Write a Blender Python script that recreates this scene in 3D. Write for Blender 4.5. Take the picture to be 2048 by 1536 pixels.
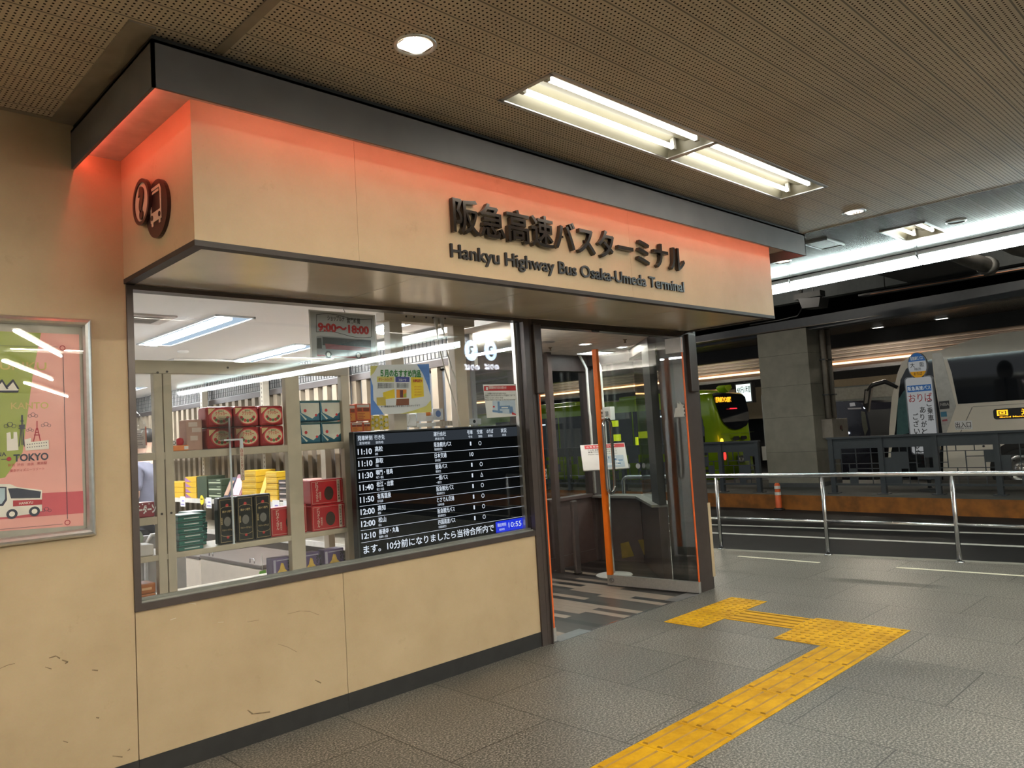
import bpy, bmesh, math, random
from mathutils import Vector, Matrix

# ------------------------------------------------------------------ scene, camera, world, exposure
S = bpy.context.scene
COL = S.collection
for o in list(bpy.data.objects):
    bpy.data.objects.remove(o)
RND = random.Random(11)
PI = math.pi

CAM = Vector((-1.236, -3.920, 1.5))
F_PIX = 1541.0                       # focal length for a 2048 px wide frame
RX = Vector((0.71939187, 0.00225373, 0.69460079))     # world axes seen from the camera (right, down, forward)
RY = Vector((-0.69197568, 0.0892432, 0.71638349))
RZ = Vector((-0.06037386, -0.99600731, 0.06576036))
RIGHT = Vector((RX[0], RY[0], RZ[0])); DOWN = Vector((RX[1], RY[1], RZ[1])); FWD = Vector((RX[2], RY[2], RZ[2]))
cd = bpy.data.cameras.new('camera')
cam = bpy.data.objects.new('camera', cd); COL.objects.link(cam)
cd.sensor_width = 36.0; cd.lens = F_PIX / 2048 * 36.0; cd.clip_start = 0.05; cd.clip_end = 200
m = Matrix((RIGHT, -DOWN, -FWD)).transposed().to_4x4(); m.translation = CAM
cam.matrix_world = m
S.camera = cam

w = bpy.data.worlds.new('dim_station_air'); S.world = w; w.use_nodes = True
w.node_tree.nodes['Background'].inputs['Color'].default_value = (0.9, 0.95, 1.0, 1)
w.node_tree.nodes['Background'].inputs['Strength'].default_value = 0.13
S.view_settings.view_transform = 'Standard'; S.view_settings.look = 'None'
S.view_settings.exposure = 2.0; S.view_settings.gamma = 1.0; S.view_settings.use_curve_mapping = False
S.cycles.max_bounces = 8; S.cycles.diffuse_bounces = 4; S.cycles.glossy_bounces = 4
S.cycles.transmission_bounces = 6; S.cycles.transparent_max_bounces = 16
S.cycles.caustics_reflective = False; S.cycles.caustics_refractive = False
S.cycles.use_denoising = True
S.cycles.sample_clamp_indirect = 6.0

# lamp strengths
L_TROFFER = 42.0      # open fluorescent tubes in the passage ceiling
L_FRONT = 3.2         # fixtures in view, tubes dimmed so their glare does not fill the reflectors
L_EDGE = 6.0         # cold tube band along the kerb
L_SHOP = 30.0          # shop ceiling lights
L_RED = 8.0          # red strip behind the canopy lip
L_WARM = 1.6          # warm strip under the far louvres

# ------------------------------------------------------------------ measuring helpers (camera ray to a plane)
def ray(px, py):
    c = Vector((px - 1024.0, py - 768.0, F_PIX))
    return Vector((RX.dot(c), RY.dot(c), RZ.dot(c)))
def PX(px, py, x):
    r = ray(px, py); return CAM + r * ((x - CAM.x) / r.x)
def PY(px, py, y):
    r = ray(px, py); return CAM + r * ((y - CAM.y) / r.y)
def PZ(px, py, z):
    r = ray(px, py); return CAM + r * ((z - CAM.z) / r.z)

# ------------------------------------------------------------------ materials
MATS = {}
def _nodes(name):
    m = bpy.data.materials.new(name); m.use_nodes = True
    nt = m.node_tree; b = nt.nodes['Principled BSDF']
    return m, nt, b
def M(name, col, rough=0.5, metal=0.0, var=0.10, scale=12.0, bump=0.0, bscale=60.0, spec=0.5, coat=0.0):
    if name in MATS: return MATS[name]
    m, nt, b = _nodes(name); N = nt.nodes; Lk = nt.links
    tc = N.new('ShaderNodeTexCoord'); nz = N.new('ShaderNodeTexNoise')
    nz.inputs['Scale'].default_value = scale; nz.inputs['Detail'].default_value = 3
    Lk.new(tc.outputs['Object'], nz.inputs['Vector'])
    rp = N.new('ShaderNodeValToRGB')
    rp.color_ramp.elements[0].position = 0.3; rp.color_ramp.elements[1].position = 0.7
    rp.color_ramp.elements[0].color = (*[c * (1 - var) for c in col], 1)
    rp.color_ramp.elements[1].color = (*[min(1, c * (1 + var)) for c in col], 1)
    Lk.new(nz.outputs['Fac'], rp.inputs['Fac']); Lk.new(rp.outputs['Color'], b.inputs['Base Color'])
    b.inputs['Roughness'].default_value = rough; b.inputs['Metallic'].default_value = metal
    b.inputs['Specular IOR Level'].default_value = spec; b.inputs['Coat Weight'].default_value = coat
    if bump:
        n2 = N.new('ShaderNodeTexNoise'); n2.inputs['Scale'].default_value = bscale
        Lk.new(tc.outputs['Object'], n2.inputs['Vector'])
        bp = N.new('ShaderNodeBump'); bp.inputs['Strength'].default_value = bump; bp.inputs['Distance'].default_value = 0.004
        Lk.new(n2.outputs['Fac'], bp.inputs['Height']); Lk.new(bp.outputs['Normal'], b.inputs['Normal'])
    MATS[name] = m; return m
def E(name, col, strength):
    if name in MATS: return MATS[name]
    m = bpy.data.materials.new(name); m.use_nodes = True; nt = m.node_tree
    nt.nodes.remove(nt.nodes['Principled BSDF'])
    e = nt.nodes.new('ShaderNodeEmission'); e.inputs['Color'].default_value = (*col, 1); e.inputs['Strength'].default_value = strength
    nt.links.new(e.outputs['Emission'], nt.nodes['Material Output'].inputs['Surface'])
    MATS[name] = m; return m
def glass(name, tint=(0.96, 0.98, 0.97), refl=0.05, rough=0.0):
    """thin clear pane: transparent with an angle dependent mirror layer"""
    if name in MATS: return MATS[name]
    m = bpy.data.materials.new(name); m.use_nodes = True; nt = m.node_tree; N = nt.nodes; Lk = nt.links
    N.remove(N['Principled BSDF'])
    g = N.new('ShaderNodeNewGeometry'); dt = N.new('ShaderNodeVectorMath'); dt.operation = 'DOT_PRODUCT'
    Lk.new(g.outputs['Normal'], dt.inputs[0]); Lk.new(g.outputs['Incoming'], dt.inputs[1])
    ab = N.new('ShaderNodeMath'); ab.operation = 'ABSOLUTE'; Lk.new(dt.outputs['Value'], ab.inputs[0])
    su = N.new('ShaderNodeMath'); su.operation = 'SUBTRACT'; su.inputs[0].default_value = 1.0; Lk.new(ab.outputs[0], su.inputs[1])
    pw = N.new('ShaderNodeMath'); pw.operation = 'POWER'; pw.inputs[1].default_value = 5.0; Lk.new(su.outputs[0], pw.inputs[0])
    ma = N.new('ShaderNodeMath'); ma.operation = 'MULTIPLY_ADD'; ma.inputs[1].default_value = 1 - refl; ma.inputs[2].default_value = refl
    Lk.new(pw.outputs[0], ma.inputs[0])
    t = N.new('ShaderNodeBsdfTransparent'); t.inputs['Color'].default_value = (*tint, 1)
    gl = N.new('ShaderNodeBsdfGlossy'); gl.inputs['Roughness'].default_value = rough
    mx = N.new('ShaderNodeMixShader'); Lk.new(ma.outputs[0], mx.inputs['Fac'])
    Lk.new(t.outputs[0], mx.inputs[1]); Lk.new(gl.outputs[0], mx.inputs[2])
    Lk.new(mx.outputs[0], N['Material Output'].inputs['Surface'])
    MATS[name] = m; return m

# ------------------------------------------------------------------ mesh builder
_TXT = {}
def text_mesh(s, bold, res):
    k = (s, bold, res)
    if k in _TXT: return _TXT[k]
    c = bpy.data.curves.new('lettering_curve', 'FONT'); c.body = s; c.size = 1.0
    c.offset = bold; c.resolution_u = res; c.extrude = 0.5
    o = bpy.data.objects.new('lettering_curve', c); COL.objects.link(o)
    dg = bpy.context.evaluated_depsgraph_get()
    me = bpy.data.meshes.new_from_object(o.evaluated_get(dg))
    V = [v.co.copy() for v in me.vertices]; Fc = [tuple(p.vertices) for p in me.polygons]
    bpy.data.objects.remove(o); bpy.data.curves.remove(c); bpy.data.meshes.remove(me)
    _TXT[k] = (V, Fc); return V, Fc

class MB:
    def __init__(self): self.v = []; self.f = []; self.mi = []; self.sm = []; self.cur = 0
    def mat(self, i): self.cur = i; return self
    def add(self, vs, fs, smooth=False):
        n = len(self.v); self.v += [Vector(p) for p in vs]
        for f in fs:
            self.f.append(tuple(i + n for i in f)); self.mi.append(self.cur); self.sm.append(smooth)
        return self
    def box(self, x0, x1, y0, y1, z0, z1, b=0.0):
        if x1 < x0: x0, x1 = x1, x0
        if y1 < y0: y0, y1 = y1, y0
        if z1 < z0: z0, z1 = z1, z0
        if b <= 0:
            vs = [(x, y, z) for z in (z0, z1) for y in (y0, y1) for x in (x0, x1)]
            fs = [(0, 2, 3, 1), (4, 5, 7, 6), (0, 1, 5, 4), (2, 6, 7, 3), (0, 4, 6, 2), (1, 3, 7, 5)]
            return self.add(vs, fs)
        bm = bmesh.new(); bmesh.ops.create_cube(bm, size=1.0)
        for v in bm.verts:
            v.co = Vector(((x0 + x1) / 2 + v.co.x * (x1 - x0), (y0 + y1) / 2 + v.co.y * (y1 - y0), (z0 + z1) / 2 + v.co.z * (z1 - z0)))
        b = min(b, 0.45 * min(x1 - x0, y1 - y0, z1 - z0))
        bmesh.ops.bevel(bm, geom=bm.edges[:], offset=b, segments=2, affect='EDGES', profile=0.6)
        self._bm(bm); return self
    def _bm(self, bm, mtx=None, smooth=False):
        bm.verts.index_update()
        vs = [(mtx @ v.co) if mtx else v.co.copy() for v in bm.verts]
        fs = [tuple(v.index for v in f.verts) for f in bm.faces]
        bm.free(); self.add(vs, fs, smooth)
    def plate(self, pts, vec):
        """polygon pushed along a vector"""
        pts = [Vector(p) for p in pts]; vec = Vector(vec); n = len(pts)
        nrm = Vector((0, 0, 0))
        for i in range(n):
            a, b = pts[i], pts[(i + 1) % n]
            nrm += a.cross(b)
        if nrm.dot(vec) > 0: pts.reverse()
        vs = pts + [p + vec for p in pts]
        fs = [tuple(range(n)), tuple(reversed(range(n, 2 * n)))]
        fs += [((i + 1) % n, i, i + n, (i + 1) % n + n) for i in range(n)]
        return self.add(vs, fs)
    def quad(self, a, b, c, d): return self.add([a, b, c, d], [(0, 1, 2, 3)])
    def tube(self, pts, r, n=10, closed=False, cap=True):
        pts = [Vector(p) for p in pts]; k = len(pts); rs = r if isinstance(r, (list, tuple)) else [r] * k
        vs = []; up = None
        for i, p in enumerate(pts):
            a = pts[i - 1] if (i > 0 or closed) else p
            b = pts[(i + 1) % k] if (i < k - 1 or closed) else p
            t = (b - a).normalized()
            if up is None:
                up = t.orthogonal().normalized()
            else:
                up = (up - t * up.dot(t)); up = up.normalized() if up.length > 1e-6 else t.orthogonal().normalized()
            s = t.cross(up)
            for j in range(n):
                q = 2 * PI * j / n
                vs.append(p + (up * math.cos(q) + s * math.sin(q)) * rs[i])
        fs = []
        for i in range(k if closed else k - 1):
            i2 = (i + 1) % k
            for j in range(n):
                j2 = (j + 1) % n
                fs.append((i * n + j, i * n + j2, i2 * n + j2, i2 * n + j))
        self.add(vs, fs, True)
        if cap and not closed:
            m0 = len(self.v) - len(vs)
            self.f.append(tuple(m0 + j for j in reversed(range(n)))); self.mi.append(self.cur); self.sm.append(False)
            self.f.append(tuple(m0 + (k - 1) * n + j for j in range(n))); self.mi.append(self.cur); self.sm.append(False)
        return self
    def disc(self, c, axis, r, depth, n=32, ry=None):
        """solid disc / short cylinder, axis is a vector; depth along it"""
        c = Vector(c); ax = Vector(axis).normalized()
        u = Vector((0, 0, 1)) if abs(ax.z) < 0.9 else Vector((0, 1, 0))
        u = (u - ax * u.dot(ax)).normalized(); s = u.cross(ax)
        pts = [c + s * (r * math.cos(2 * PI * i / n)) + u * ((ry or r) * math.sin(2 * PI * i / n)) for i in range(n)]
        return self.plate(pts, ax * depth)
    def ring(self, c, axis, r0, r1, depth, n=40):
        c = Vector(c); ax = Vector(axis).normalized()
        u = Vector((0, 0, 1)) if abs(ax.z) < 0.9 else Vector((0, 1, 0))
        u = (u - ax * u.dot(ax)).normalized(); s = ax.cross(u)
        vs = []
        for (r, d) in ((r0, 0), (r1, 0), (r1, depth), (r0, depth)):
            for i in range(n):
                q = 2 * PI * i / n
                vs.append(c + (u * math.cos(q) + s * math.sin(q)) * r + ax * d)
        fs = []
        for k in range(4):
            k2 = (k + 1) % 4
            for i in range(n):
                i2 = (i + 1) % n
                fs.append((k * n + i, k * n + i2, k2 * n + i2, k2 * n + i))
        return self.add(vs, [tuple(reversed(f)) for f in fs], False)
    def lathe(self, prof, c=(0, 0, 0), n=32, axis='Z', smooth=True):
        vs = []; c = Vector(c)
        for (r, h) in prof:
            for i in range(n):
                q = 2 * PI * i / n; a, b = r * math.cos(q), r * math.sin(q)
                vs.append(c + (Vector((a, b, h)) if axis == 'Z' else Vector((h, a, b)) if axis == 'X' else Vector((a, h, b))))
        fs = []
        for k in range(len(prof) - 1):
            for i in range(n):
                i2 = (i + 1) % n
                f = (k * n + i, k * n + i2, (k + 1) * n + i2, (k + 1) * n + i)
                fs.append(f if axis != 'Y' else tuple(reversed(f)))
        return self.add(vs, fs, smooth)
    def text(self, s, o, xd, yd, h, depth=0.002, bold=0.0, width=None, align='l', res=3, xs=1.0):
        """lettering standing on a surface; o = lower corner (or centre line), h = height of a capital / full character"""
        V, Fc = text_mesh(s, bold, res)
        if not V: return self
        x0 = min(v.x for v in V); x1 = max(v.x for v in V)
        sc = h / 0.75; sx = sc * xs
        if width: sx = width / max(1e-6, (x1 - x0))
        o = Vector(o); xd = Vector(xd).normalized(); yd = Vector(yd).normalized(); zd = xd.cross(yd)
        sh = 0 if align == 'l' else (x1 - x0) * sx / 2 if align == 'c' else (x1 - x0) * sx
        vs = [o + xd * ((v.x - x0) * sx - sh) + yd * (v.y * sc) + zd * ((v.z + 0.5) * depth) for v in V]
        return self.add(vs, Fc)
    def build(self, name, mats, parent=None, origin=None, local=False):
        if not isinstance(mats, (list, tuple)): mats = [mats]
        if local: og = Vector((0, 0, 0))
        elif origin is not None: og = Vector(origin)
        elif parent is not None: og = ORI[parent.name]
        else:
            xs = [p.x for p in self.v]; ys = [p.y for p in self.v]; zs = [p.z for p in self.v]
            og = Vector(((min(xs) + max(xs)) / 2, (min(ys) + max(ys)) / 2, min(zs)))
        me = bpy.data.meshes.new(name)
        me.from_pydata([p - og for p in self.v], [], self.f)
        for mt in mats: me.materials.append(mt)
        for p, i, s in zip(me.polygons, self.mi, self.sm):
            p.material_index = min(i, len(mats) - 1); p.use_smooth = s
        me.update()
        ob = bpy.data.objects.new(name, me); COL.objects.link(ob)
        if parent is not None:
            ob.parent = parent
            ob.location = og - ORI[parent.name] if not local else (0, 0, 0)
        else: ob.location = og
        ORI[ob.name] = og
        return ob

ORI = {}
def tag(o, label, cat, group=None):
    o['label'] = label; o['category'] = cat
    if group: o['group'] = group
    return o
def struct(o): o['kind'] = 'structure'; return o
def thing(name, label, cat, loc=(0, 0, 0), group=None, rz=0.0):
    o = bpy.data.objects.new(name, None); COL.objects.link(o); o.location = loc; o.empty_display_size = 0.1
    o.rotation_euler = (0, 0, rz)
    ORI[o.name] = Vector(loc)
    return tag(o, label, cat, group)
def solo(name, mb, mats, label, cat, group=None, origin=None):
    return tag(mb.build(name, mats, None, origin), label, cat, group)
def dup(root, loc, label, rz=None):
    """a copy of a thing with copies of its parts and sub-parts"""
    r = root.copy(); COL.objects.link(r); r.location = loc; r['label'] = label
    if rz is not None: r.rotation_euler = (0, 0, rz)
    ORI[r.name] = Vector(loc)
    for ch in list(root.children):
        c = ch.copy(); COL.objects.link(c); c.parent = r
        for g in list(ch.children):
            d = g.copy(); COL.objects.link(d); d.parent = c
    return r
ORD = ['first', 'second', 'third', 'fourth', 'fifth', 'sixth', 'seventh', 'eighth', 'ninth', 'tenth', 'eleventh', 'twelfth', 'thirteenth', 'fourteenth']

# ------------------------------------------------------------------ shared materials
bronze = M('dark_bronze_metal', (0.055, 0.045, 0.040), 0.32, 0.55, 0.1)
bronze2 = M('brown_bronze_metal', (0.078, 0.061, 0.056), 0.38, 0.35, 0.08)
steel = M('stainless_steel', (0.55, 0.55, 0.56), 0.25, 1.0, 0.06, 30)
alu = M('brushed_aluminium', (0.62, 0.62, 0.62), 0.34, 0.9, 0.05, 40)
black = M('black_plastic', (0.012, 0.012, 0.013), 0.4, 0, 0.1)
blackgloss = M('black_gloss_glass', (0.006, 0.007, 0.009), 0.06, 0, 0.1)
white = M('white_paint', (0.78, 0.77, 0.74), 0.45, 0, 0.04)
paper = M('white_paper', (0.80, 0.80, 0.80), 0.6, 0, 0.03)
cream = M('cream_shelf_board', (0.50, 0.44, 0.34), 0.5, 0, 0.06)
orange = M('orange_edge_strip', (0.95, 0.20, 0.01), 0.45, 0, 0.05)
dgrey = M('dark_grey_paint', (0.07, 0.075, 0.08), 0.45, 0.0, 0.1)
ink = M('black_ink', (0.015, 0.015, 0.018), 0.6, 0, 0.05)
redink = M('red_ink', (0.55, 0.03, 0.035), 0.55, 0, 0.06)
tube_mat = E('fluorescent_tube', (1.0, 0.95, 0.80), L_TROFFER)
front_mat = E('dimmed_tube_in_view', (1.0, 0.96, 0.84), L_FRONT)
edge_mat = E('cold_tube_diffuser', (0.82, 1.0, 0.97), L_EDGE)
shop_mat = E('shop_light_diffuser', (0.93, 0.97, 1.0), L_SHOP)
lens_mat = E('downlight_lens', (1.0, 0.97, 0.90), 22.0)
vest_lens = E('vestibule_downlight_lens', (1.0, 0.93, 0.82), 72.0)
pane = glass('clear_window_pane', (0.985, 0.99, 0.985), 0.06)
# ------------------------------------------------------------------ structure: materials
def mat_wall():
    m, nt, b = _nodes('beige_wall_panel'); N = nt.nodes; L = nt.links
    tc = N.new('ShaderNodeTexCoord')
    def noise(sc, det=4, rough=0.6):
        n = N.new('ShaderNodeTexNoise'); n.inputs['Scale'].default_value = sc; n.inputs['Detail'].default_value = det
        n.inputs['Roughness'].default_value = rough; L.new(tc.outputs['Object'], n.inputs['Vector']); return n
    a = noise(2.2); r = N.new('ShaderNodeValToRGB'); e = r.color_ramp.elements
    e[0].position = 0.30; e[0].color = (0.49, 0.368, 0.228, 1); e[1].position = 0.72; e[1].color = (0.585, 0.450, 0.290, 1)
    L.new(a.outputs['Fac'], r.inputs['Fac'])
    f = noise(90, 2); mix = N.new('ShaderNodeMix'); mix.data_type = 'RGBA'; mix.blend_type = 'MULTIPLY'
    mix.inputs['Factor'].default_value = 0.10; L.new(r.outputs['Color'], mix.inputs['A']); L.new(f.outputs['Color'], mix.inputs['B'])
    # scuffs: thresholded noise patches, stronger towards the kick zone where luggage rubs
    s = noise(5.5, 7, 0.75); sr = N.new('ShaderNodeValToRGB'); sr.color_ramp.elements[0].position = 0.60; sr.color_ramp.elements[1].position = 0.78
    L.new(s.outputs['Fac'], sr.inputs['Fac'])
    mx2 = N.new('ShaderNodeMix'); mx2.data_type = 'RGBA'; mx2.inputs['B'].default_value = (0.30, 0.22, 0.13, 1)
    fa = N.new('ShaderNodeMath'); fa.operation = 'MULTIPLY'; fa.inputs[1].default_value = 0.55
    L.new(sr.outputs['Color'], fa.inputs[0]); L.new(fa.outputs[0], mx2.inputs['Factor']); L.new(mix.outputs['Result'], mx2.inputs['A'])
    L.new(mx2.outputs['Result'], b.inputs['Base Color'])
    b.inputs['Roughness'].default_value = 0.55; b.inputs['Specular IOR Level'].default_value = 0.3
    bp = N.new('ShaderNodeBump'); bp.inputs['Strength'].default_value = 0.06; L.new(f.outputs['Fac'], bp.inputs['Height']); L.new(bp.outputs['Normal'], b.inputs['Normal'])
    return m
wallm = mat_wall()

def mat_floor():
    m, nt, b = _nodes('speckled_granite_paving'); N = nt.nodes; L = nt.links
    g = N.new('ShaderNodeNewGeometry'); sx = N.new('ShaderNodeSeparateXYZ'); L.new(g.outputs['Position'], sx.inputs[0])
    cb = N.new('ShaderNodeCombineXYZ')
    ox = N.new('ShaderNodeMath'); ox.operation = 'ADD'; ox.inputs[1].default_value = 0.0; L.new(sx.outputs['Y'], ox.inputs[0])
    oy = N.new('ShaderNodeMath'); oy.operation = 'ADD'; oy.inputs[1].default_value = 6.65 - 0.39 + 0.002; L.new(sx.outputs['X'], oy.inputs[0])
    L.new(ox.outputs[0], cb.inputs['X']); L.new(oy.outputs[0], cb.inputs['Y'])
    br = N.new('ShaderNodeTexBrick'); br.offset = 0.5; br.offset_frequency = 2; br.squash = 1.0
    for k, v in (('Scale', 1.0), ('Mortar Size', 0.0045), ('Mortar Smooth', 0.3), ('Bias', 0.0), ('Brick Width', 1.0), ('Row Height', 0.665)):
        br.inputs[k].default_value = v
    br.inputs['Color1'].default_value = (0.80, 0.80, 0.80, 1); br.inputs['Color2'].default_value = (1, 1, 1, 1); br.inputs['Mortar'].default_value = (0.22, 0.20, 0.18, 1)
    L.new(cb.outputs[0], br.inputs['Vector'])
    n = N.new('ShaderNodeTexNoise'); n.inputs['Scale'].default_value = 95; n.inputs['Detail'].default_value = 3; n.inputs['Roughness'].default_value = 0.7
    L.new(g.outputs['Position'], n.inputs['Vector'])
    r = N.new('ShaderNodeValToRGB'); e = r.color_ramp.elements
    e[0].position = 0.38; e[0].color = (0.032, 0.028, 0.023, 1); e[1].position = 0.62; e[1].color = (0.36, 0.33, 0.29, 1)
    q = r.color_ramp.elements.new(0.5); q.color = (0.12, 0.108, 0.092, 1)
    L.new(n.outputs['Fac'], r.inputs['Fac'])
    n2 = N.new('ShaderNodeTexNoise'); n2.inputs['Scale'].default_value = 1.3; n2.inputs['Detail'].default_value = 5; L.new(g.outputs['Position'], n2.inputs['Vector'])
    r2 = N.new('ShaderNodeValToRGB'); r2.color_ramp.elements[0].color = (0.78, 0.78, 0.78, 1); r2.color_ramp.elements[1].color = (1.12, 1.12, 1.12, 1)
    r2.color_ramp.elements[0].position = 0.3; r2.color_ramp.elements[1].position = 0.7; L.new(n2.outputs['Fac'], r2.inputs['Fac'])
    a = N.new('ShaderNodeMix'); a.data_type = 'RGBA'; a.blend_type = 'MULTIPLY'; a.inputs['Factor'].default_value = 1
    L.new(r.outputs['Color'], a.inputs['A']); L.new(br.outputs['Color'], a.inputs['B'])
    c = N.new('ShaderNodeMix'); c.data_type = 'RGBA'; c.blend_type = 'MULTIPLY'; c.inputs['Factor'].default_value = 1
    L.new(a.outputs['Result'], c.inputs['A']); L.new(r2.outputs['Color'], c.inputs['B'])
    L.new(c.outputs['Result'], b.inputs['Base Color'])
    b.inputs['Roughness'].default_value = 0.42; b.inputs['Specular IOR Level'].default_value = 0.45
    bp = N.new('ShaderNodeBump'); bp.inputs['Strength'].default_value = 0.25; bp.inputs['Distance'].default_value = 0.003
    iv = N.new('ShaderNodeMath'); iv.operation = 'SUBTRACT'; iv.inputs[0].default_value = 1.0; L.new(br.outputs['Fac'], iv.inputs[1])
    L.new(iv.outputs[0], bp.inputs['Height']); L.new(bp.outputs['Normal'], b.inputs['Normal'])
    return m

def mat_ceiling(name, base, rough, spec, dark, hole_r=0.0045, metal=0.0):
    """metal ceiling slats running along X, seam every 143 mm, six rows of punched holes in each"""
    m, nt, b = _nodes(name); N = nt.nodes; L = nt.links
    g = N.new('ShaderNodeNewGeometry'); sx = N.new('ShaderNodeSeparateXYZ'); L.new(g.outputs['Position'], sx.inputs[0])
    def math_(op, a, c=None, d=None):
        n = N.new('ShaderNodeMath'); n.operation = op
        for i, q in enumerate((a, c, d)):
            if q is None: continue
            if isinstance(q, (int, float)): n.inputs[i].default_value = q
            else: L.new(q, n.inputs[i])
        return n.outputs[0]
    y = math_('ADD', sx.outputs['Y'], 0.098 + 0.143 * 200)
    fy = math_('FRACT', math_('DIVIDE', y, 0.143))                     # 0..1 in a slat
    seam = math_('LESS_THAN', fy, 0.055)
    pit = 0.0212
    hy = math_('SUBTRACT', math_('FRACT', math_('DIVIDE', math_('SUBTRACT', math_('MULTIPLY', fy, 0.143), 0.0154), pit)), 0.5)
    hx = math_('SUBTRACT', math_('FRACT', math_('DIVIDE', math_('ADD', sx.outputs['X'], 50.0), pit)), 0.5)
    d = math_('MULTIPLY', math_('SQRT', math_('ADD', math_('MULTIPLY', hx, hx), math_('MULTIPLY', hy, hy))), pit)
    hole = math_('SUBTRACT', 1.0, math_('SMOOTHSTEP' if False else 'GREATER_THAN', d, hole_r))
    hole = math_('MULTIPLY', hole, math_('GREATER_THAN', fy, 0.108))
    nz = N.new('ShaderNodeTexNoise'); nz.inputs['Scale'].default_value = 1.6; nz.inputs['Detail'].default_value = 4; L.new(g.outputs['Position'], nz.inputs['Vector'])
    r = N.new('ShaderNodeValToRGB'); r.color_ramp.elements[0].position = 0.3; r.color_ramp.elements[1].position = 0.72
    r.color_ramp.elements[0].color = (*[c * 0.86 for c in base], 1); r.color_ramp.elements[1].color = (*[c * 1.12 for c in base], 1)
    L.new(nz.outputs['Fac'], r.inputs['Fac'])
    mx = N.new('ShaderNodeMix'); mx.data_type = 'RGBA'; mx.inputs['B'].default_value = (*dark, 1)
    L.new(math_('MAXIMUM', math_('MULTIPLY', seam, 0.7), hole), mx.inputs['Factor']); L.new(r.outputs['Color'], mx.inputs['A'])
    L.new(mx.outputs['Result'], b.inputs['Base Color'])
    L.new(math_('ADD', math_('MULTIPLY', hole, 0.5), rough), b.inputs['Roughness']); b.inputs['Metallic'].default_value = metal
    L.new(math_('MULTIPLY', math_('SUBTRACT', 1.0, hole), spec), b.inputs['Specular IOR Level'])
    bp = N.new('ShaderNodeBump'); bp.inputs['Strength'].default_value = 0.5; bp.inputs['Distance'].default_value = 0.004; bp.invert = True
    L.new(math_('MAXIMUM', seam, hole), bp.inputs['Height']); L.new(bp.outputs['Normal'], b.inputs['Normal'])
    return m
ceilm = mat_ceiling('punched_brown_slat', (0.56, 0.475, 0.365), 0.42, 0.40, (0.012, 0.010, 0.008))
ceilm2 = mat_ceiling('glossy_punched_slat', (0.12, 0.115, 0.105), 0.15, 0.6, (0.02, 0.02, 0.02), 0.0035)

def mat_planks():
    m, nt, b = _nodes('grey_wood_plank_floor'); N = nt.nodes; L = nt.links
    g = N.new('ShaderNodeNewGeometry'); sx = N.new('ShaderNodeSeparateXYZ'); L.new(g.outputs['Position'], sx.inputs[0])
    cb = N.new('ShaderNodeCombineXYZ'); L.new(sx.outputs['Y'], cb.inputs['X']); L.new(sx.outputs['X'], cb.inputs['Y'])
    br = N.new('ShaderNodeTexBrick'); br.offset = 0.43; br.offset_frequency = 2
    for k, v in (('Scale', 1.0), ('Mortar Size', 0.001), ('Mortar Smooth', 0.1), ('Bias', 0.0), ('Brick Width', 0.72), ('Row Height', 0.085)):
        br.inputs[k].default_value = v
    br.inputs['Color1'].default_value = (0, 0, 0, 1); br.inputs['Color2'].default_value = (1, 1, 1, 1); br.inputs['Mortar'].default_value = (0.1, 0.1, 0.1, 1)
    L.new(cb.outputs[0], br.inputs['Vector'])
    r = N.new('ShaderNodeValToRGB'); r.color_ramp.interpolation = 'CONSTANT'; e = r.color_ramp.elements
    e[0].position = 0.0; e[0].color = (0.026, 0.022, 0.022, 1); e[1].position = 0.36; e[1].color = (0.085, 0.072, 0.066, 1)
    q = e.new(0.62); q.color = (0.44, 0.355, 0.285, 1)
    L.new(br.outputs['Color'], r.inputs['Fac'])
    mp = N.new('ShaderNodeMapping'); mp.inputs['Scale'].default_value = (60, 3, 1); L.new(g.outputs['Position'], mp.inputs['Vector'])
    nz = N.new('ShaderNodeTexNoise'); nz.inputs['Scale'].default_value = 1.5; nz.inputs['Detail'].default_value = 5; L.new(mp.outputs[0], nz.inputs['Vector'])
    mx = N.new('ShaderNodeMix'); mx.data_type = 'RGBA'; mx.blend_type = 'MULTIPLY'; mx.inputs['Factor'].default_value = 0.55
    L.new(r.outputs['Color'], mx.inputs['A']); L.new(nz.outputs['Fac'], mx.inputs['B'])
    ml = N.new('ShaderNodeMix'); ml.data_type = 'RGBA'; ml.blend_type = 'MULTIPLY'; ml.inputs['Factor'].default_value = 1; ml.inputs['B'].default_value = (0.95, 0.92, 0.90, 1)
    L.new(mx.outputs['Result'], ml.inputs['A']); L.new(ml.outputs['Result'], b.inputs['Base Color'])
    b.inputs['Roughness'].default_value = 0.34
    return m
asphalt = M('dark_asphalt', (0.010, 0.0105, 0.011), 0.68, 0, 0.25, 3, 0.4, 150, 0.22)
concrete = M('grey_concrete', (0.235, 0.225, 0.19), 0.8, 0, 0.10, 4, 0.15, 40)
concrete_dk = M('dark_concrete', (0.06, 0.065, 0.06), 0.8, 0, 0.2, 2)
kerbpaint = M('worn_orange_kerb_paint', (0.22, 0.077, 0.009), 0.6, 0, 0.35, 6)
skirt = M('black_skirting', (0.022, 0.021, 0.021), 0.45, 0, 0.15)
canopym = M('charcoal_canopy_metal', (0.125, 0.118, 0.120), 0.46, 0.0, 0.08, 6, 0, 0, 0.35)
soffitm = M('glossy_beige_soffit', (0.78, 0.69, 0.54), 0.23, 0.2, 0.05, 3, 0, 0, 0.6)
shopceil = M('white_speckled_ceiling', (0.80, 0.77, 0.75), 0.8, 0, 0.05, 120)

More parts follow.
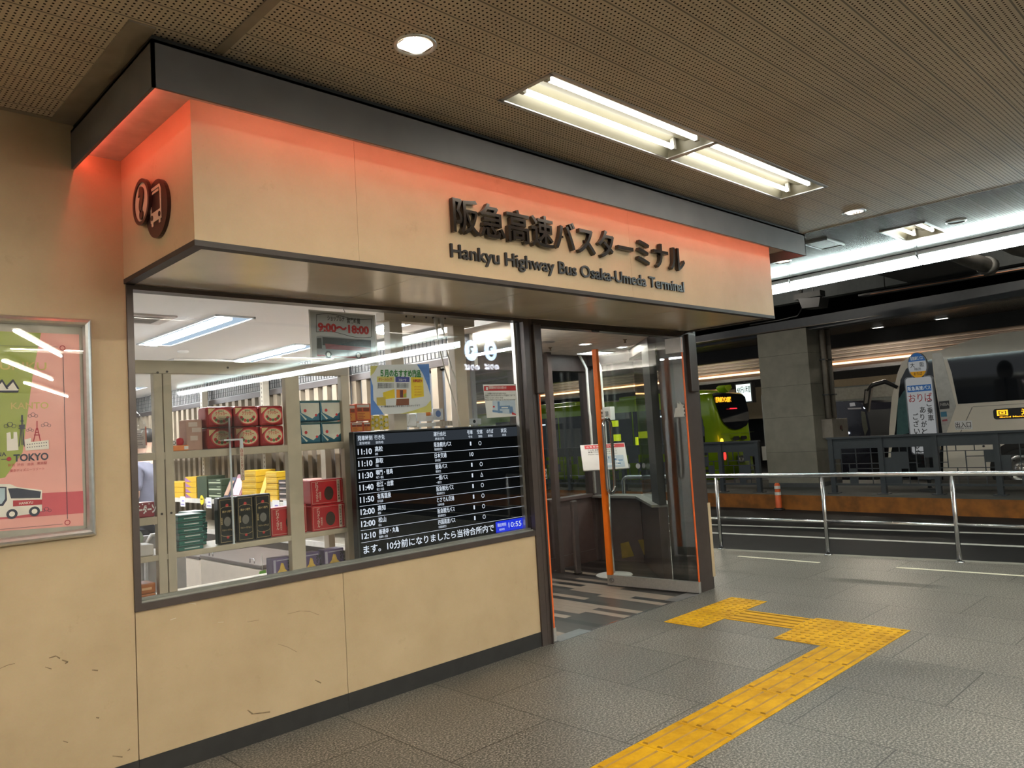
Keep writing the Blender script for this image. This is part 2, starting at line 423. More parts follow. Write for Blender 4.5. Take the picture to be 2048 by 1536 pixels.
# ------------------------------------------------------------------ structure: ground
def edge_x(y): return 6.96 - 0.128 * y          # where the paving stops at the bus lane
mb = MB()
mb.plate([(-7, -16, -0.3), (edge_x(-16), -16, -0.3), (edge_x(0), 0, -0.3), (edge_x(12), 12, -0.3), (4.99, 12, -0.3), (4.99, 0.0, -0.3), (-7, 0.0, -0.3)], (0, 0, 0.3))
struct(mb.build('floor', mat_floor(), origin=(0, 0, 0)))
mb = MB(); mb.box(2.80, 4.99, -0.0, 12.0, -0.3, -0.001); mb.plate([(4.99, 0.5, 0.0), (5.85, 1.33, 0.0), (5.85, 2.1, 0.0), (4.99, 2.1, 0.0)], (0, 0, 0.0008))
struct(mb.build('floor_vestibule', mat_planks(), origin=(0, 0, 0)))
mb = MB(); mb.box(-0.5, 2.80, 0.0, 12.0, -0.3, -0.001)
struct(mb.build('floor_shop', M('shop_vinyl_floor', (0.30, 0.29, 0.275), 0.35, 0, 0.1), origin=(0, 0, 0)))
mb = MB(); mb.box(4, 60, -40, 60, -0.6, -0.12)
struct(mb.build('road', asphalt, origin=(0, 0, 0)))
mb = MB(); mb.plate([(edge_x(-16), -16, -0.125), (edge_x(-16) + 0.12, -16, -0.125), (edge_x(12) + 0.12, 12, -0.125), (edge_x(12), 12, -0.125)], (0, 0, 0.124))
struct(mb.build('kerb_sidewalk', concrete, origin=(0, 0, 0)))
def isl(y): return 11.66 + 0.068 * y
mb = MB(); mb.plate([(isl(-14), -14, -0.13), (15.0, -14, -0.13), (15.0, 24, -0.13), (isl(24), 24, -0.13)], (0, 0, 0.27))
for i in (0, 1): mb.mi[i] = 0
mb.mi = [0] * len(mb.mi)
mb.mat(1).plate([(isl(-14) - 0.012, -14, -0.12), (isl(24) - 0.012, 24, -0.12), (isl(24) - 0.012, 24, 0.138), (isl(-14) - 0.012, -14, 0.138)], (0.012, 0, 0))
struct(mb.build('kerb_island', [concrete_dk, kerbpaint], origin=(0, 0, 0)))
linem = M('white_road_paint', (0.52, 0.52, 0.48), 0.6, 0, 0.2, 8)
mb = MB()
for (x0, y0, x1, y1, wd, z) in ((9.51, 3.04, 9.97, -1.30, 0.10, -0.119), (8.725, 2.54, 8.997, -1.517, 0.10, -0.119)):
    dx = (x1 - x0) / (y1 - y0)
    a = (x0 + dx * (12 - y0), 12); c = (x0 + dx * (-12 - y0), -12)
    mb.plate([(a[0], a[1], z), (a[0] + wd, a[1], z), (c[0] + wd, c[1], z), (c[0], c[1], z)], (0, 0, 0.003))
struct(mb.build('road_marking_lines', linem, origin=(0, 0, 0)))
mb = MB()
mb.plate([(6.53, 0.66, 0), (6.575, 0.66, 0), (6.565, -0.27, 0), (6.52, -0.26, 0)], (0, 0, 0.002))
mb.plate([(6.585, -1.0, 0), (6.63, -1.0, 0), (6.70, -2.1, 0), (6.65, -2.1, 0)], (0, 0, 0.002))
mb.plate([(6.70, -3.0, 0), (6.745, -3.0, 0), (6.82, -4.1, 0), (6.77, -4.1, 0)], (0, 0, 0.002))
struct(mb.build('floor_marking_lines', M('cream_floor_paint', (0.62, 0.58, 0.45), 0.6, 0, 0.1), origin=(0, 0, 0)))

# ------------------------------------------------------------------ structure: the shop front
mb = MB()
mb.box(-7, 0.0065, 0, 0.12, 0.10, 3.35)                     # wall with the poster
mb.box(0.0105, 1.128, 0, 0.12, 0.10, 0.776)                 # under the window
mb.box(1.131, 2.72, 0, 0.12, 0.10, 0.776)
mb.box(0.0065, 4.99, 0.02, 0.12, 2.36, 3.35)                # hidden behind the fascia
mb.mat(1).box(0.0, 2.72, 0.03, 0.118, 0.10, 0.770)          # seams
wf = struct(mb.build('wall_front', [wallm, M('beige_panel_seam', (0.26, 0.195, 0.115), 0.6)], origin=(0, 0, 0)))
mb = MB(); mb.box(-7, 0.007, -0.004, 0.1, 0, 0.10); mb.box(0.0085, 1.128, -0.004, 0.1, 0, 0.10); mb.box(1.1295, 2.755, -0.004, 0.1, 0, 0.10)
struct(mb.build('baseboard_front', skirt, origin=(0, 0, 0)))
mb = MB(); mb.box(4.945, 4.985, 0.005, 0.42, 0.0, 2.36); mb.mat(1).box(4.94, 4.99, -0.012, 0.10, 0.105, 0.77)
struct(mb.build('wall_right', [M('dark_side_cladding', (0.022, 0.019, 0.018), 0.5), wallm], origin=(0, 0, 0)))

scuff = M('brown_scuff', (0.22, 0.155, 0.09), 0.7, 0, 0.3, 40); chip = M('pale_chip', (0.60, 0.53, 0.42), 0.7)
for pts, wd, mt in (([(98, 1316), (112, 1312), (120, 1317)], 0.006, scuff), ([(124, 1320), (136, 1324), (130, 1327)], 0.007, scuff), ([(90, 1334), (103, 1338)], 0.004, scuff), ([(184, 1340), (196, 1341)], 0.006, scuff), ([(0, 1337), (16, 1330), (30, 1327)], 0.003, scuff),
                    ([(575, 1228), (600, 1222), (620, 1223), (638, 1230)], 0.0022, scuff), ([(494, 1244), (518, 1240)], 0.002, scuff), ([(556, 1288), (575, 1294), (594, 1304)], 0.0022, scuff), ([(225, 1512), (245, 1514)], 0.005, scuff), ([(255, 1502), (260, 1498)], 0.006, scuff), ([(495, 1420), (505, 1428), (540, 1424)], 0.008, scuff), ([(630, 1360), (642, 1366)], 0.007, scuff), ([(126, 1482), (136, 1485)], 0.004, scuff), ([(192, 1435), (198, 1436)], 0.007, scuff),
                    ([(340, 1240), (352, 1236)], 0.004, chip), ([(436, 1245), (447, 1244)], 0.003, chip), ([(378, 1206), (392, 1208)], 0.004, chip)):
    mb = MB()
    for k in range(len(pts) - 1):
        a, c = PY(*pts[k], -0.0002), PY(*pts[k + 1], -0.0002); d = (c - a).normalized(); s_ = Vector((-d.z, 0, d.x)) * wd / 2
        mb.plate([a + s_ * 0.6, c + s_, c - s_, a - s_ * 0.6], (0, -0.0003, 0))
    mb.build('scuff_mark', mt, wf)

# fascia signboard box
mb = MB()
for x0, x1 in ((0.0, 0.7735), (0.775, 2.898), (2.8995, 4.84)):
    mb.box(x0, x1, -0.862, 0.0, 2.362, 2.945)
mb.mat(1).box(0.01, 4.83, -0.852, 0.0, 2.365, 2.94)
struct(mb.build('wall_fascia', [wallm, skirt], origin=(0, 0, 0)))
mb = MB()                                                     # dark angle under the fascia
mb.box(-0.002, 4.842, -0.864, -0.815, 2.338, 2.3615); mb.box(-0.002, 0.045, -0.815, 0.0, 2.338, 2.3615); mb.box(4.797, 4.842, -0.815, 0.0, 2.338, 2.3615)
struct(mb.build('trim_fascia', M('dark_matt_trim', (0.045, 0.038, 0.035), 0.5, 0, 0.08, 12, 0, 0, 0.25), origin=(0, 0, 0)))
mb = MB()
xs = [0.045, 1.20, 2.03, 2.72, 3.62, 4.797]
for a, c in zip(xs[:-1], xs[1:]):
    mb.box(a + 0.0015, c - 0.0015, -0.815, 0.0, 2.349, 2.3615)
mb.mat(1).box(0.045, 4.797, -0.81, 0, 2.356, 2.3617)
struct(mb.build('ceiling_soffit', [soffitm, skirt], origin=(0, 0, 0)))

# canopy band
CX0, CX1, CY = -0.217, 5.10, -1.062
mb = MB()
mb.box(CX0, CX1, CY, CY + 0.012, 2.863, 3.046); mb.box(CX0, CX0 + 0.012, CY, 0.0, 2.863, 3.046); mb.box(CX1 - 0.012, CX1, CY, -0.3, 2.863, 3.046)
mb.box(CX0, CX1, CY, 0.0, 3.034, 3.046)
mb.mat(1).box(CX0 + 0.012, CX1 - 0.012, CY + 0.04, 0.0, 3.046, 3.09)          # dark recess above the band
mb.mat(2).box(CX0 + 0.03, 0.0, CY + 0.03, 0.0, 2.946, 2.958); mb.box(0.0, CX1 - 0.012, CY + 0.03, -0.30, 2.946, 2.958)
cano = struct(mb.build('ceiling_canopy', [canopym, skirt, M('off_white_canopy_lining', (0.55, 0.50, 0.44), 0.5)], origin=(0, 0, 0)))
redm = E('red_strip_glow', (1.0, 0.27, 0.21), L_RED)
mb = MB(); mb.box(CX0 + 0.022, CX0 + 0.030, CY + 0.05, -0.02, 2.926, 2.934); mb.build('light_strip', E('red_strip_glow_side', (1.0, 0.12, 0.075), L_RED * 1.25), cano)
mb = MB(); mb.box(0.02, CX1 - 0.05, CY + 0.022, CY + 0.030, 2.926, 2.934); mb.build('light_strip', redm, cano)

# ------------------------------------------------------------------ ceiling with its cut-outs
H = 3.082
TROFFERS = [(1.257, 2.612, -1.725, -1.39), (2.632, 4.028, -1.725, -1.39), (5.80, 6.40, -1.785, -1.43)]
BACK = []
for yy in (-5.0, -8.4):
    for xx in (-3.6, 1.1, 5.0): BACK.append((xx, xx + 1.36, yy - 0.17, yy + 0.17))
for xx in (-3.5,): BACK.append((xx, xx + 1.36, -1.725, -1.39))  # added troffer out of view, lights the canopy and fascia end
for yy in (2.1, 4.6): BACK.append((5.80, 6.40, yy, yy + 0.35))  # added troffers hidden by the fascia, brighten paving and vestibule
BACK.append((-5.4, -4.04, -0.95, -0.61)); BACK.append((0.05, 1.41, -3.40, -3.06))  # two more troffers added out of view to brighten the fascia
SPOTS = [(0.629, -1.557), (4.90, -1.563), (6.146, -0.339), (6.041, -1.959)]
cuts = TROFFERS + BACK + [(x - 0.06, x + 0.06, y - 0.06, y + 0.06) for x, y in SPOTS]
def cut_ceiling(x0, x1, y0, y1, name, mt):
    gx = sorted({x0, x1} | {c for k in cuts for c in k[:2] if x0 < c < x1}); gy = sorted({y0, y1} | {c for k in cuts for c in k[2:] if y0 < c < y1})
    mb = MB()
    for a, b_ in zip(gx[:-1], gx[1:]):
        for c, d in zip(gy[:-1], gy[1:]):
            mx_, my_ = (a + b_) / 2, (c + d) / 2
            if any(k[0] < mx_ < k[1] and k[2] < my_ < k[3] for k in cuts): continue
            mb.box(a, b_, c, d, H, H + 0.012)
    mb.box(x0, x1, y0, y1, H + 0.16, H + 0.2)
    return struct(mb.build(name, mt, origin=(0, 0, 0)))
cut_ceiling(-7, 5.205, -16, 0.0, 'ceiling', ceilm)
cut_ceiling(5.215, 7.04, -16, 12.0, 'ceiling_edge', ceilm2)
mb = MB(); mb.box(0.024, 0.064, -16, CY + 0.02, H - 0.006, H); mb.box(-0.30, CX0 + 0.012, CY - 0.02, 0.0, H - 0.008, H); mb.box(-7, -0.30, -0.03, 0, H - 0.004, H)
mb.box(5.203, 5.217, -16, 12, H - 0.003, H + 0.01)
struct(mb.build('trim_ceiling', M('ceiling_joint_cover', (0.27, 0.225, 0.17), 0.5), origin=(0, 0, 0)))
# ------------------------------------------------------------------ passage ceiling lights
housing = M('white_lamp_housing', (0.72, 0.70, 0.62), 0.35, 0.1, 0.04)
housing_f = M('dimmed_lamp_reflector', (0.22, 0.205, 0.15), 0.4, 0.0, 0.06, 4)  # white reflector of the lights in view, darkened to hold back glare
sock = M('lamp_socket', (0.5, 0.49, 0.46), 0.4)
def troffer(x0, x1, y0, y1, label, group, tl=None):
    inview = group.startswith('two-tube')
    t = thing('ceiling_light', label, 'ceiling light', ((x0 + x1) / 2, (y0 + y1) / 2, H), group)
    mb = MB(); e = 0.010; d = 0.10
    mb.box(x0 - 0.012, x1 + 0.012, y0 - 0.012, y0 + e, H - 0.006, H + 0.02); mb.box(x0 - 0.012, x1 + 0.012, y1 - e, y1 + 0.012, H - 0.006, H + 0.02)
    mb.box(x0 - 0.012, x0 + e, y0, y1, H - 0.006, H + 0.02); mb.box(x1 - e, x1 + 0.012, y0, y1, H - 0.006, H + 0.02)
    mb.build('frame', alu, t)
    mb = MB(); yc = (y0 + y1) / 2; w2 = (y1 - y0) / 2
    prof = [(-w2 + 0.012, 0.0), (-w2 + 0.045, 0.07), (-0.045, 0.085), (-0.02, 0.055), (0.02, 0.055), (0.045, 0.085), (w2 - 0.045, 0.07), (w2 - 0.012, 0.0)]
    for (a, za), (b_, zb) in zip(prof[:-1], prof[1:]):
        mb.quad((x0 + 0.01, yc + a, H + za), (x1 - 0.01, yc + a, H + za), (x1 - 0.01, yc + b_, H + zb), (x0 + 0.01, yc + b_, H + zb))
    mb.quad((x0 + 0.012, y0 + 0.01, H), (x0 + 0.03, y0 + 0.03, H + 0.09), (x0 + 0.03, y1 - 0.03, H + 0.09), (x0 + 0.012, y1 - 0.01, H))
    mb.quad((x1 - 0.012, y0 + 0.01, H), (x1 - 0.03, y0 + 0.03, H + 0.09), (x1 - 0.03, y1 - 0.03, H + 0.09), (x1 - 0.012, y1 - 0.01, H))
    mb.box(x0, x1, y0, y1, H + 0.095, H + 0.10)
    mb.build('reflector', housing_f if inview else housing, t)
    for s in (-1, 1):
        yt = yc + s * 0.078
        mb = MB(); mb.tube([(x0 + 0.075, yt, H + 0.030), (x1 - 0.075, yt, H + 0.030)], 0.0145, 12)
        tb = mb.build('fluorescent_tube', front_mat if inview else tube_mat, t)
        for xe in (x0 + 0.060, x1 - 0.060):
            mb = MB(); mb.box(xe - 0.012, xe + 0.012, yt - 0.013, yt + 0.013, H + 0.015, H + 0.085, 0.003); mb.build('lamp_socket', sock, t)
    return t
troffer(*TROFFERS[0], 'recessed two-tube ceiling light of the long pair, on the side of the big round downlight', 'two-tube ceiling lights')
troffer(*TROFFERS[1], 'recessed two-tube ceiling light, end of the long pair above the word Terminal', 'two-tube ceiling lights')
troffer(*TROFFERS[2], 'short recessed two-tube light in the shiny ceiling by the long cold tube band', 'two-tube ceiling lights')
for i, b_ in enumerate(BACK):
    troffer(*b_, 'two-tube ceiling light out of view, %s of the unseen and added passage lights' % ORD[i], 'passage lights behind the viewpoint')

def downlight(x, y, label, lit=True, z=H, ro=0.088, group='round downlights'):
    t = thing('downlight', label, 'downlight', (x, y, z), group)
    k = ro / 0.088
    mb = MB(); mb.lathe([(0.070 * k, z + 0.004), (0.071 * k, z - 0.004), (0.082 * k, z - 0.007), (0.088 * k, z - 0.003), (0.088 * k, z + 0.004)], (x, y, 0), 40)
    mb.build('trim_ring', alu, t)
    mb = MB(); mb.lathe([(0.070 * k, z), (0.045 * k, z + 0.055)] if z > 2.6 else [(0.070 * k, z), (0.066 * k, z + 0.006)], (x, y, 0), 40)
    mb.build('reflector_cone', housing, t)
    mb = MB(); mb.lathe([(0.047 * k, z + 0.048), (0.0005, z + 0.045)] if z > 2.6 else [(0.068 * k, z + 0.002), (0.04 * k, z - 0.003), (0.0005, z - 0.005)], (x, y, 0), 32)
    mb.build('lens', (vest_lens if z < 2.6 else lens_mat) if lit else M('unlit_lens', (0.3, 0.3, 0.3), 0.4), t)
    return t
downlight(*SPOTS[0], 'lit round downlight above the fascia, before the long pair of tube lights')
downlight(*SPOTS[1], 'lit round downlight beside the joint where the ceiling turns shiny')
downlight(*SPOTS[2], 'lit round downlight low beside the end of the canopy band')
t = thing('ceiling_speaker', 'flat round ceiling speaker ring next to the short tube light', 'speaker', (SPOTS[3][0], SPOTS[3][1], H))
mb = MB(); mb.lathe([(0.0005, H - 0.003), (0.065, H - 0.004)], (SPOTS[3][0], SPOTS[3][1], 0), 36); mb.build('speaker_grille', M('dark_grille', (0.05, 0.05, 0.05), 0.4, 0.3), t)
mb = MB(); mb.lathe([(0.066, H), (0.068, H - 0.008), (0.080, H - 0.006), (0.082, H + 0.002)], (SPOTS[3][0], SPOTS[3][1], 0), 36); mb.build('trim_ring', alu, t)
t = thing('ceiling_hatch', 'flat rectangular access hatch in the shiny ceiling behind the canopy end', 'hatch', (5.78, -0.92, H))
mb = MB(); mb.box(5.60, 5.97, -1.03, -0.83, H - 0.006, H); mb.build('hatch_panel', M('hatch_grey', (0.16, 0.15, 0.13), 0.25, 0.2), t)
mb = MB()
for a in ((5.59, 5.60, -1.04, -0.82), (5.97, 5.98, -1.04, -0.82), (5.59, 5.98, -1.04, -1.03), (5.59, 5.98, -0.83, -0.82)): mb.box(*a, H - 0.009, H)
mb.build('hatch_frame', alu, t)

# long cold light band along the kerb
def lamp_x(y): return 7.075 + 0.075 * y
n = 0
y = 4.2
seg = 1.385
for i in range(14):
    y1 = y; y0 = y - seg + 0.02
    t = thing('strip_light', 'cold white strip light over the kerb, %s module counted from behind the sign' % ORD[i], 'strip light', (lamp_x((y0 + y1) / 2), (y0 + y1) / 2, 2.95), 'cold strip lights along the kerb')
    mb = MB()
    def sl(dx, z): return [(lamp_x(y0) + dx, y0, z), (lamp_x(y1) + dx, y1, z)]
    a = sl(0.0, 3.075); b_ = sl(0.0, 3.035); c = sl(0.16, 3.075); d = sl(0.16, 2.965)
    mb.add([a[0], a[1], b_[0], b_[1], c[0], c[1], d[0], d[1]], [(0, 2, 3, 1), (0, 1, 5, 4), (4, 5, 7, 6), (0, 4, 6, 2), (1, 3, 7, 5), (2, 6, 7, 3)])
    mb.build('lamp_housing', M('pale_lamp_housing', (0.62, 0.60, 0.60), 0.4), t)
    mb = MB(); p = sl(-0.002, 3.034); q = sl(0.018, 2.972); r = sl(0.05, 2.952); s = sl(0.158, 2.957)
    for u, v in ((p, q), (q, r), (r, s)): mb.quad(u[0], v[0], v[1], u[1])
    for k in (0, 1): mb.add([p[k], q[k], r[k], s[k]], [(0, 1, 2, 3)])
    mb.build('diffuser', edge_mat, t)
    mb = MB()
    for yy in (y0, y1 - 0.006):
        mb = MB(); mb.plate([(lamp_x(yy) - 0.006, yy, 3.04), (lamp_x(yy) + 0.013, yy, 2.968), (lamp_x(yy) + 0.05, yy, 2.946), (lamp_x(yy) + 0.16, yy, 2.952), (lamp_x(yy) + 0.16, yy, 3.07)], (0, 0.006, 0))
        mb.build('end_cap', M('pale_lamp_housing', (0.62, 0.60, 0.60), 0.4), t)
    y -= seg
# strip lights in the passage behind the viewpoint, seen mirrored in the poster glass
dv = Vector((0.41, -0.91, 0)).normalized()
for i, (px, py) in enumerate([(80, 690), (60, 743), (96, 781)]):
    P = PZ(px, py, 2.985); c = Vector((P.x, -P.y, 2.985))
    ln = 1.2 + 0.35 * i
    a = c - dv * ln; b_ = c + dv * ln
    t = thing('strip_light', 'bare hanging tube light mirrored in the poster glass, %s line from its top' % ORD[i], 'strip light', c, 'tube lights mirrored in the poster')
    mb = MB(); mb.tube([a, b_], 0.018, 8); mb.build('fluorescent_tube', tube_mat, t)
    sd = Vector((-dv.y, dv.x, 0)) * 0.05
    mb = MB(); mb.plate([a + sd + Vector((0, 0, 0.03)), b_ + sd + Vector((0, 0, 0.03)), b_ - sd + Vector((0, 0, 0.03)), a - sd + Vector((0, 0, 0.03))], (0, 0, 0.05)); mb.build('lamp_housing', housing, t)

# ------------------------------------------------------------------ lettering and emblem on the fascia
letterm = M('polished_dark_letter', (0.085, 0.075, 0.068), 0.16, 0.85, 0.05)
lettere = M('black_letter', (0.022, 0.02, 0.02), 0.3, 0.2, 0.05)
t = thing('sign_lettering', 'raised dark metal Japanese characters on the beige fascia', 'sign lettering', (1.34, -0.862, 2.577))
chars = '阪急高速バスターミナル'
X0, X1 = 1.342, 3.50
adv = (X1 - X0) / 10.93
for i, ch in enumerate(chars):
    mb = MB(); V, _ = text_mesh(ch, 0.012, 4)
    sc = 0.182 / 0.90
    for v in V: pass
    base = 2.597
    mb.add([Vector((X0 + i * adv + (v.x - 0.06) * sc * 0.98, -0.868 - (0.5 - v.z) * 0 - (v.z + 0.5) * 0.028, base + v.y * sc)) for v in V], text_mesh(ch, 0.012, 4)[1])
    # pegs that hold the character off the board
    cx = X0 + i * adv + 0.45 * sc
    mb.box(cx - 0.006, cx + 0.006, -0.870, -0.860, base + 0.36 * sc, base + 0.42 * sc)
    mb.build('letter', letterm, t)
t = thing('sign_lettering', 'raised black English line under the Japanese characters on the fascia', 'sign lettering', (1.33, -0.862, 2.43))
mb = MB()
words = ['Hankyu', 'Highway', 'Bus', 'Osaka-Umeda', 'Terminal']
full = 'Hankyu Highway Bus Osaka-Umeda Terminal'
Vf, _ = text_mesh(full, 0.012, 4); fx0 = min(v.x for v in Vf); fw = max(v.x for v in Vf) - fx0
W = 3.495 - 1.332
pos = 0
for wd in words:
    i0 = full.index(wd)
    Vp, _ = text_mesh(full[:i0] + wd, 0.012, 4); xe = max(v.x for v in Vp) - fx0
    Vw, _ = text_mesh(wd, 0.012, 4); wl = max(v.x for v in Vw) - min(v.x for v in Vw)
    mb = MB(); mb.text(wd, (1.332 + (xe - wl) * W / fw, -0.861, 2.447), (1, 0, 0), (0, 0, 1), 0.078, 0.014, 0.012, width=wl * W / fw, res=4)
    mb.build('lettering', lettere, t)

t = thing('bus_stop_emblem', 'round question mark badge overlapping a round bus badge on the fascia end', 'emblem', (0, -0.43, 2.45))
def circ(c, r, n=40): return [(-0.0, c[0] + r * math.cos(2 * PI * i / n), c[1] + r * math.sin(2 * PI * i / n)) for i in range(n)]
emb = M('maroon_black_emblem', (0.05, 0.022, 0.02), 0.3, 0.2); embc = M('emblem_cream', (0.62, 0.50, 0.38), 0.5)
c2 = (-0.498, 2.580)
mb = MB(); mb.plate(circ(c2, 0.128), (-0.016, 0, 0))
mb.build('bus_disc', emb, t)
mb = MB(); k = 0.0165                                             # the little bus in the disc
def bp(y, z): return (-k, c2[0] - y, c2[1] + z)                    # y towards the corner, as seen from outside
mb.plate([bp(-0.052, 0.095), (-k, c2[0] - 0.03, c2[1] + 0.112), bp(-0.03, 0.112), bp(-0.052, 0.095)], (-0.002, 0, 0)) if False else None
mb.plate([bp(y, z) for y, z in ((-0.062, -0.012), (-0.062, 0.075), (-0.048, 0.098), (0.048, 0.098), (0.062, 0.075), (0.062, -0.012), (0.052, -0.012), (0.052, 0.068), (0.044, 0.086), (-0.044, 0.086), (-0.052, 0.068), (-0.052, -0.012))], (-0.003, 0, 0))
mb.plate([bp(y, z) for y, z in ((-0.040, 0.070), (0.040, 0.070), (0.034, 0.080), (-0.034, 0.080))], (-0.003, 0, 0))
mb.plate([bp(y, z) for y, z in ((-0.062, -0.055), (-0.062, -0.012), (0.062, -0.012), (0.062, -0.055), (0.052, -0.055), (0.052, -0.072), (0.034, -0.072), (0.034, -0.055), (-0.034, -0.055), (-0.034, -0.072), (-0.052, -0.072), (-0.052, -0.055))], (-0.003, 0, 0))
mb.mat(1)
for s in (-1, 1): mb.disc((-k - 0.003, c2[0] + s * 0.044, c2[1] - 0.034), (-1, 0, 0), 0.012, 0.002, 16)
mb.build('bus_symbol', [embc, emb], t)
c1 = (-0.352, 2.645)
mb = MB(); mb.ring((-0.016, c1[0], c1[1]), (-1, 0, 0), 0.088, 0.105, 0.016); mb.mat(1).plate([(-0.016, y, z) for _, y, z in circ(c1, 0.09)], (-0.010, 0, 0))
mb.build('question_disc', [emb, embc], t)
mb = MB(); mb.text('?', (-0.026, c1[0], c1[1] - 0.068), (0, -1, 0), (0, 0, 1), 0.140, 0.006, 0.055, align='c', res=5); mb.build('question_mark', emb, t)

# ------------------------------------------------------------------ framed poster on the wall
t = thing('framed_poster', 'pink and green bus route poster in a silver frame on the beige wall', 'poster', (-0.58, 0, 1.158))
PXL, PXR, PZB, PZT = -1.02, -0.154, 1.158, 2.154
mb = MB()
def rail(p0, p1, nrm_in):
    p0, p1, nn = Vector(p0), Vector(p1), Vector(nrm_in); d = (p1 - p0).normalized()
    prof = [(0.0, 0.0), (0.0, 0.018), (0.008, 0.028), (0.018, 0.032), (0.028, 0.026), (0.034, 0.014), (0.036, 0.010)]
    vs = []
    for (a, h) in prof:
        vs.append(p0 + nn * a + d * a + Vector((0, -h, 0))); vs.append(p1 + nn * a - d * a + Vector((0, -h, 0)))
    fs = []
    for i in range(len(prof) - 1): fs.append((2 * i, 2 * i + 1, 2 * i + 3, 2 * i + 2))
    mb.add(vs, fs, False)
A, B, Cc, D = (PXL, 0, PZB), (PXR, 0, PZB), (PXR, 0, PZT), (PXL, 0, PZT)
rail(A, B, (0, 0, 1)); rail(B, Cc, (-1, 0, 0)); rail(Cc, D, (0, 0, -1)); rail(D, A, (1, 0, 0))
mb.build('frame', alu, t)
pink = M('poster_pink', (0.88, 0.43, 0.38), 0.6, 0, 0.03); green = M('poster_green', (0.36, 0.44, 0.09), 0.6, 0, 0.03)
rose = M('poster_rose', (0.66, 0.11, 0.14), 0.6, 0, 0.03); navy = M('poster_navy', (0.03, 0.04, 0.075), 0.6); pcream = M('poster_cream', (0.88, 0.84, 0.76), 0.6); pyel = M('poster_yellow_line', (0.62, 0.50, 0.15), 0.6); pdark = M('poster_dark_line', (0.05, 0.05, 0.06), 0.6)
pred = M('poster_red', (0.48, 0.03, 0.05), 0.6); pblue = M('poster_window_blue', (0.42, 0.55, 0.62), 0.6)
yb = -0.004
mb = MB(); mb.box(PXL + 0.02, PXR - 0.02, yb, 0.002, PZB + 0.02, PZT - 0.02)
mb.build('backing', M('poster_backing', (0.42, 0.40, 0.34), 0.6), t)
def pp(px, py, k=1): return PY(px, py, yb - 0.0006 * k)
mb = MB(); k = 1
mb.mat(0).plate([pp(-170, 655), pp(158, 669), pp(167, 1051), pp(-170, 1074)], (0, -0.0005, 0))
mb.mat(1).plate([pp(-170, 655, 2), pp(82, 666, 2), pp(66, 745, 2), pp(45, 905, 2), pp(10, 955, 2), pp(-170, 985, 2)], (0, -0.0005, 0))
mb.mat(2).plate([pp(-170, 1000, 3), pp(166, 982, 3), pp(167, 1026, 3), pp(-170, 1052, 3)], (0, -0.0005, 0))
mb.build('print', [pink, green, rose], t)
mb = MB()
xd, zd = (1, 0, 0), (0, 0, 1)
def outline(s, px, py, h, bold, width=None):
    p = pp(px, py, 5); mb.text(s, p, xd, zd, h, 0.0004, bold, width=width)
mb.mat(0)
outline('URIKU', 0, 739, 0.037, 0.01, (pp(93, 740) - pp(0, 740)).x); outline('KANTO', 22, 818, 0.030, 0.01, (pp(97, 818) - pp(22, 818)).x)
mb.mat(1)
outline('TOKYO', 27, 923, 0.032, 0.03, (pp(97, 922) - pp(27, 922)).x); outline('NA', -6, 913, 0.018, 0.01)
mb.mat(2)
for (x, y, s) in ((16, 933, '新宿'), (34, 932, '渋谷'), (54, 931, '池袋'), (74, 929, '東京駅')): outline(s, x, y, 0.010, 0.0)
outline('東京ディズニーリゾート', 20, 944, 0.010, 0.0, 0.13)
mb.build('lettering', [pyel, navy, pred], t)
mb = MB(); mb.mat(0)
def line(a, b_, wd=0.0022, k=6):
    a, b_ = pp(*a, k), pp(*b_, k); d = (b_ - a).normalized(); s = Vector((-d.z, 0, d.x)) * wd / 2
    mb.plate([a + s, b_ + s, b_ - s, a - s], (0, -0.0003, 0))
def dotted(a, b_, n, wd=0.0022):
    for i in range(n):
        u, v = i / n, (i + 0.6) / n
        line((a[0] + (b_[0] - a[0]) * u, a[1] + (b_[1] - a[1]) * u), (a[0] + (b_[0] - a[0]) * v, a[1] + (b_[1] - a[1]) * v), wd)
dotted((-60, 690), (116, 694), 60); dotted((-60, 1064), (126, 1048), 60); line((126, 708), (135, 1038)); line((2, 919), (14, 918)); 
def ring(px, py, r): mb.ring(pp(px, py, 7), (0, -1, 0), r * 0.72, r, 0.0003, 20)
mb.mat(1); ring(125, 696, 0.012); ring(135, 1045, 0.012); mb.disc(pp(18, 918, 7), (0, -1, 0), 0.009, 0.0003, 16)
# skyline sketch: two tower blocks, a slim lattice tower, a red lattice tower, a low block
def poly(mi, pts, k): mb.mat(mi).plate([pp(*p, k) for p in pts], (0, -0.0003, 0))
poly(2, [(13, 866), (21, 864), (22, 878), (27, 877), (27, 864), (34, 864), (37, 900), (14, 902)], 7)
for x in (15, 18, 25, 30): line((x, 868), (x + 1, 898), 0.0012, 8) if False else None
mb.mat(0)
for a, b_ in (((43, 830), (44, 890)), ((45, 830), (47, 890)), ((38, 893), (43, 850)), ((49, 893), (45, 850)), ((38, 852), (50, 852)), ((37, 857), (51, 857)), ((40, 842), (48, 842))): line(a, b_, 0.003)
poly(0, [(38, 850), (50, 849), (49, 858), (40, 859)], 8)
poly(2, [(49, 879), (62, 876), (62, 884), (97, 880), (98, 898), (51, 901)], 8)
mb.mat(0)
for i in range(9):
    for j in range(2): mb.disc(pp(55 + i * 4.7, 889 + j * 6 - i * 0.5, 9), (0, -1, 0), 0.0022, 0.0003, 8)
mb.mat(1)
for a, b_ in (((74, 842), (74, 860)), ((67, 883), (73, 856)), ((81, 883), (75, 856)), ((68, 870), (80, 870)), ((70, 865), (78, 865)), ((66, 884), (82, 883))): line(a, b_, 0.004)
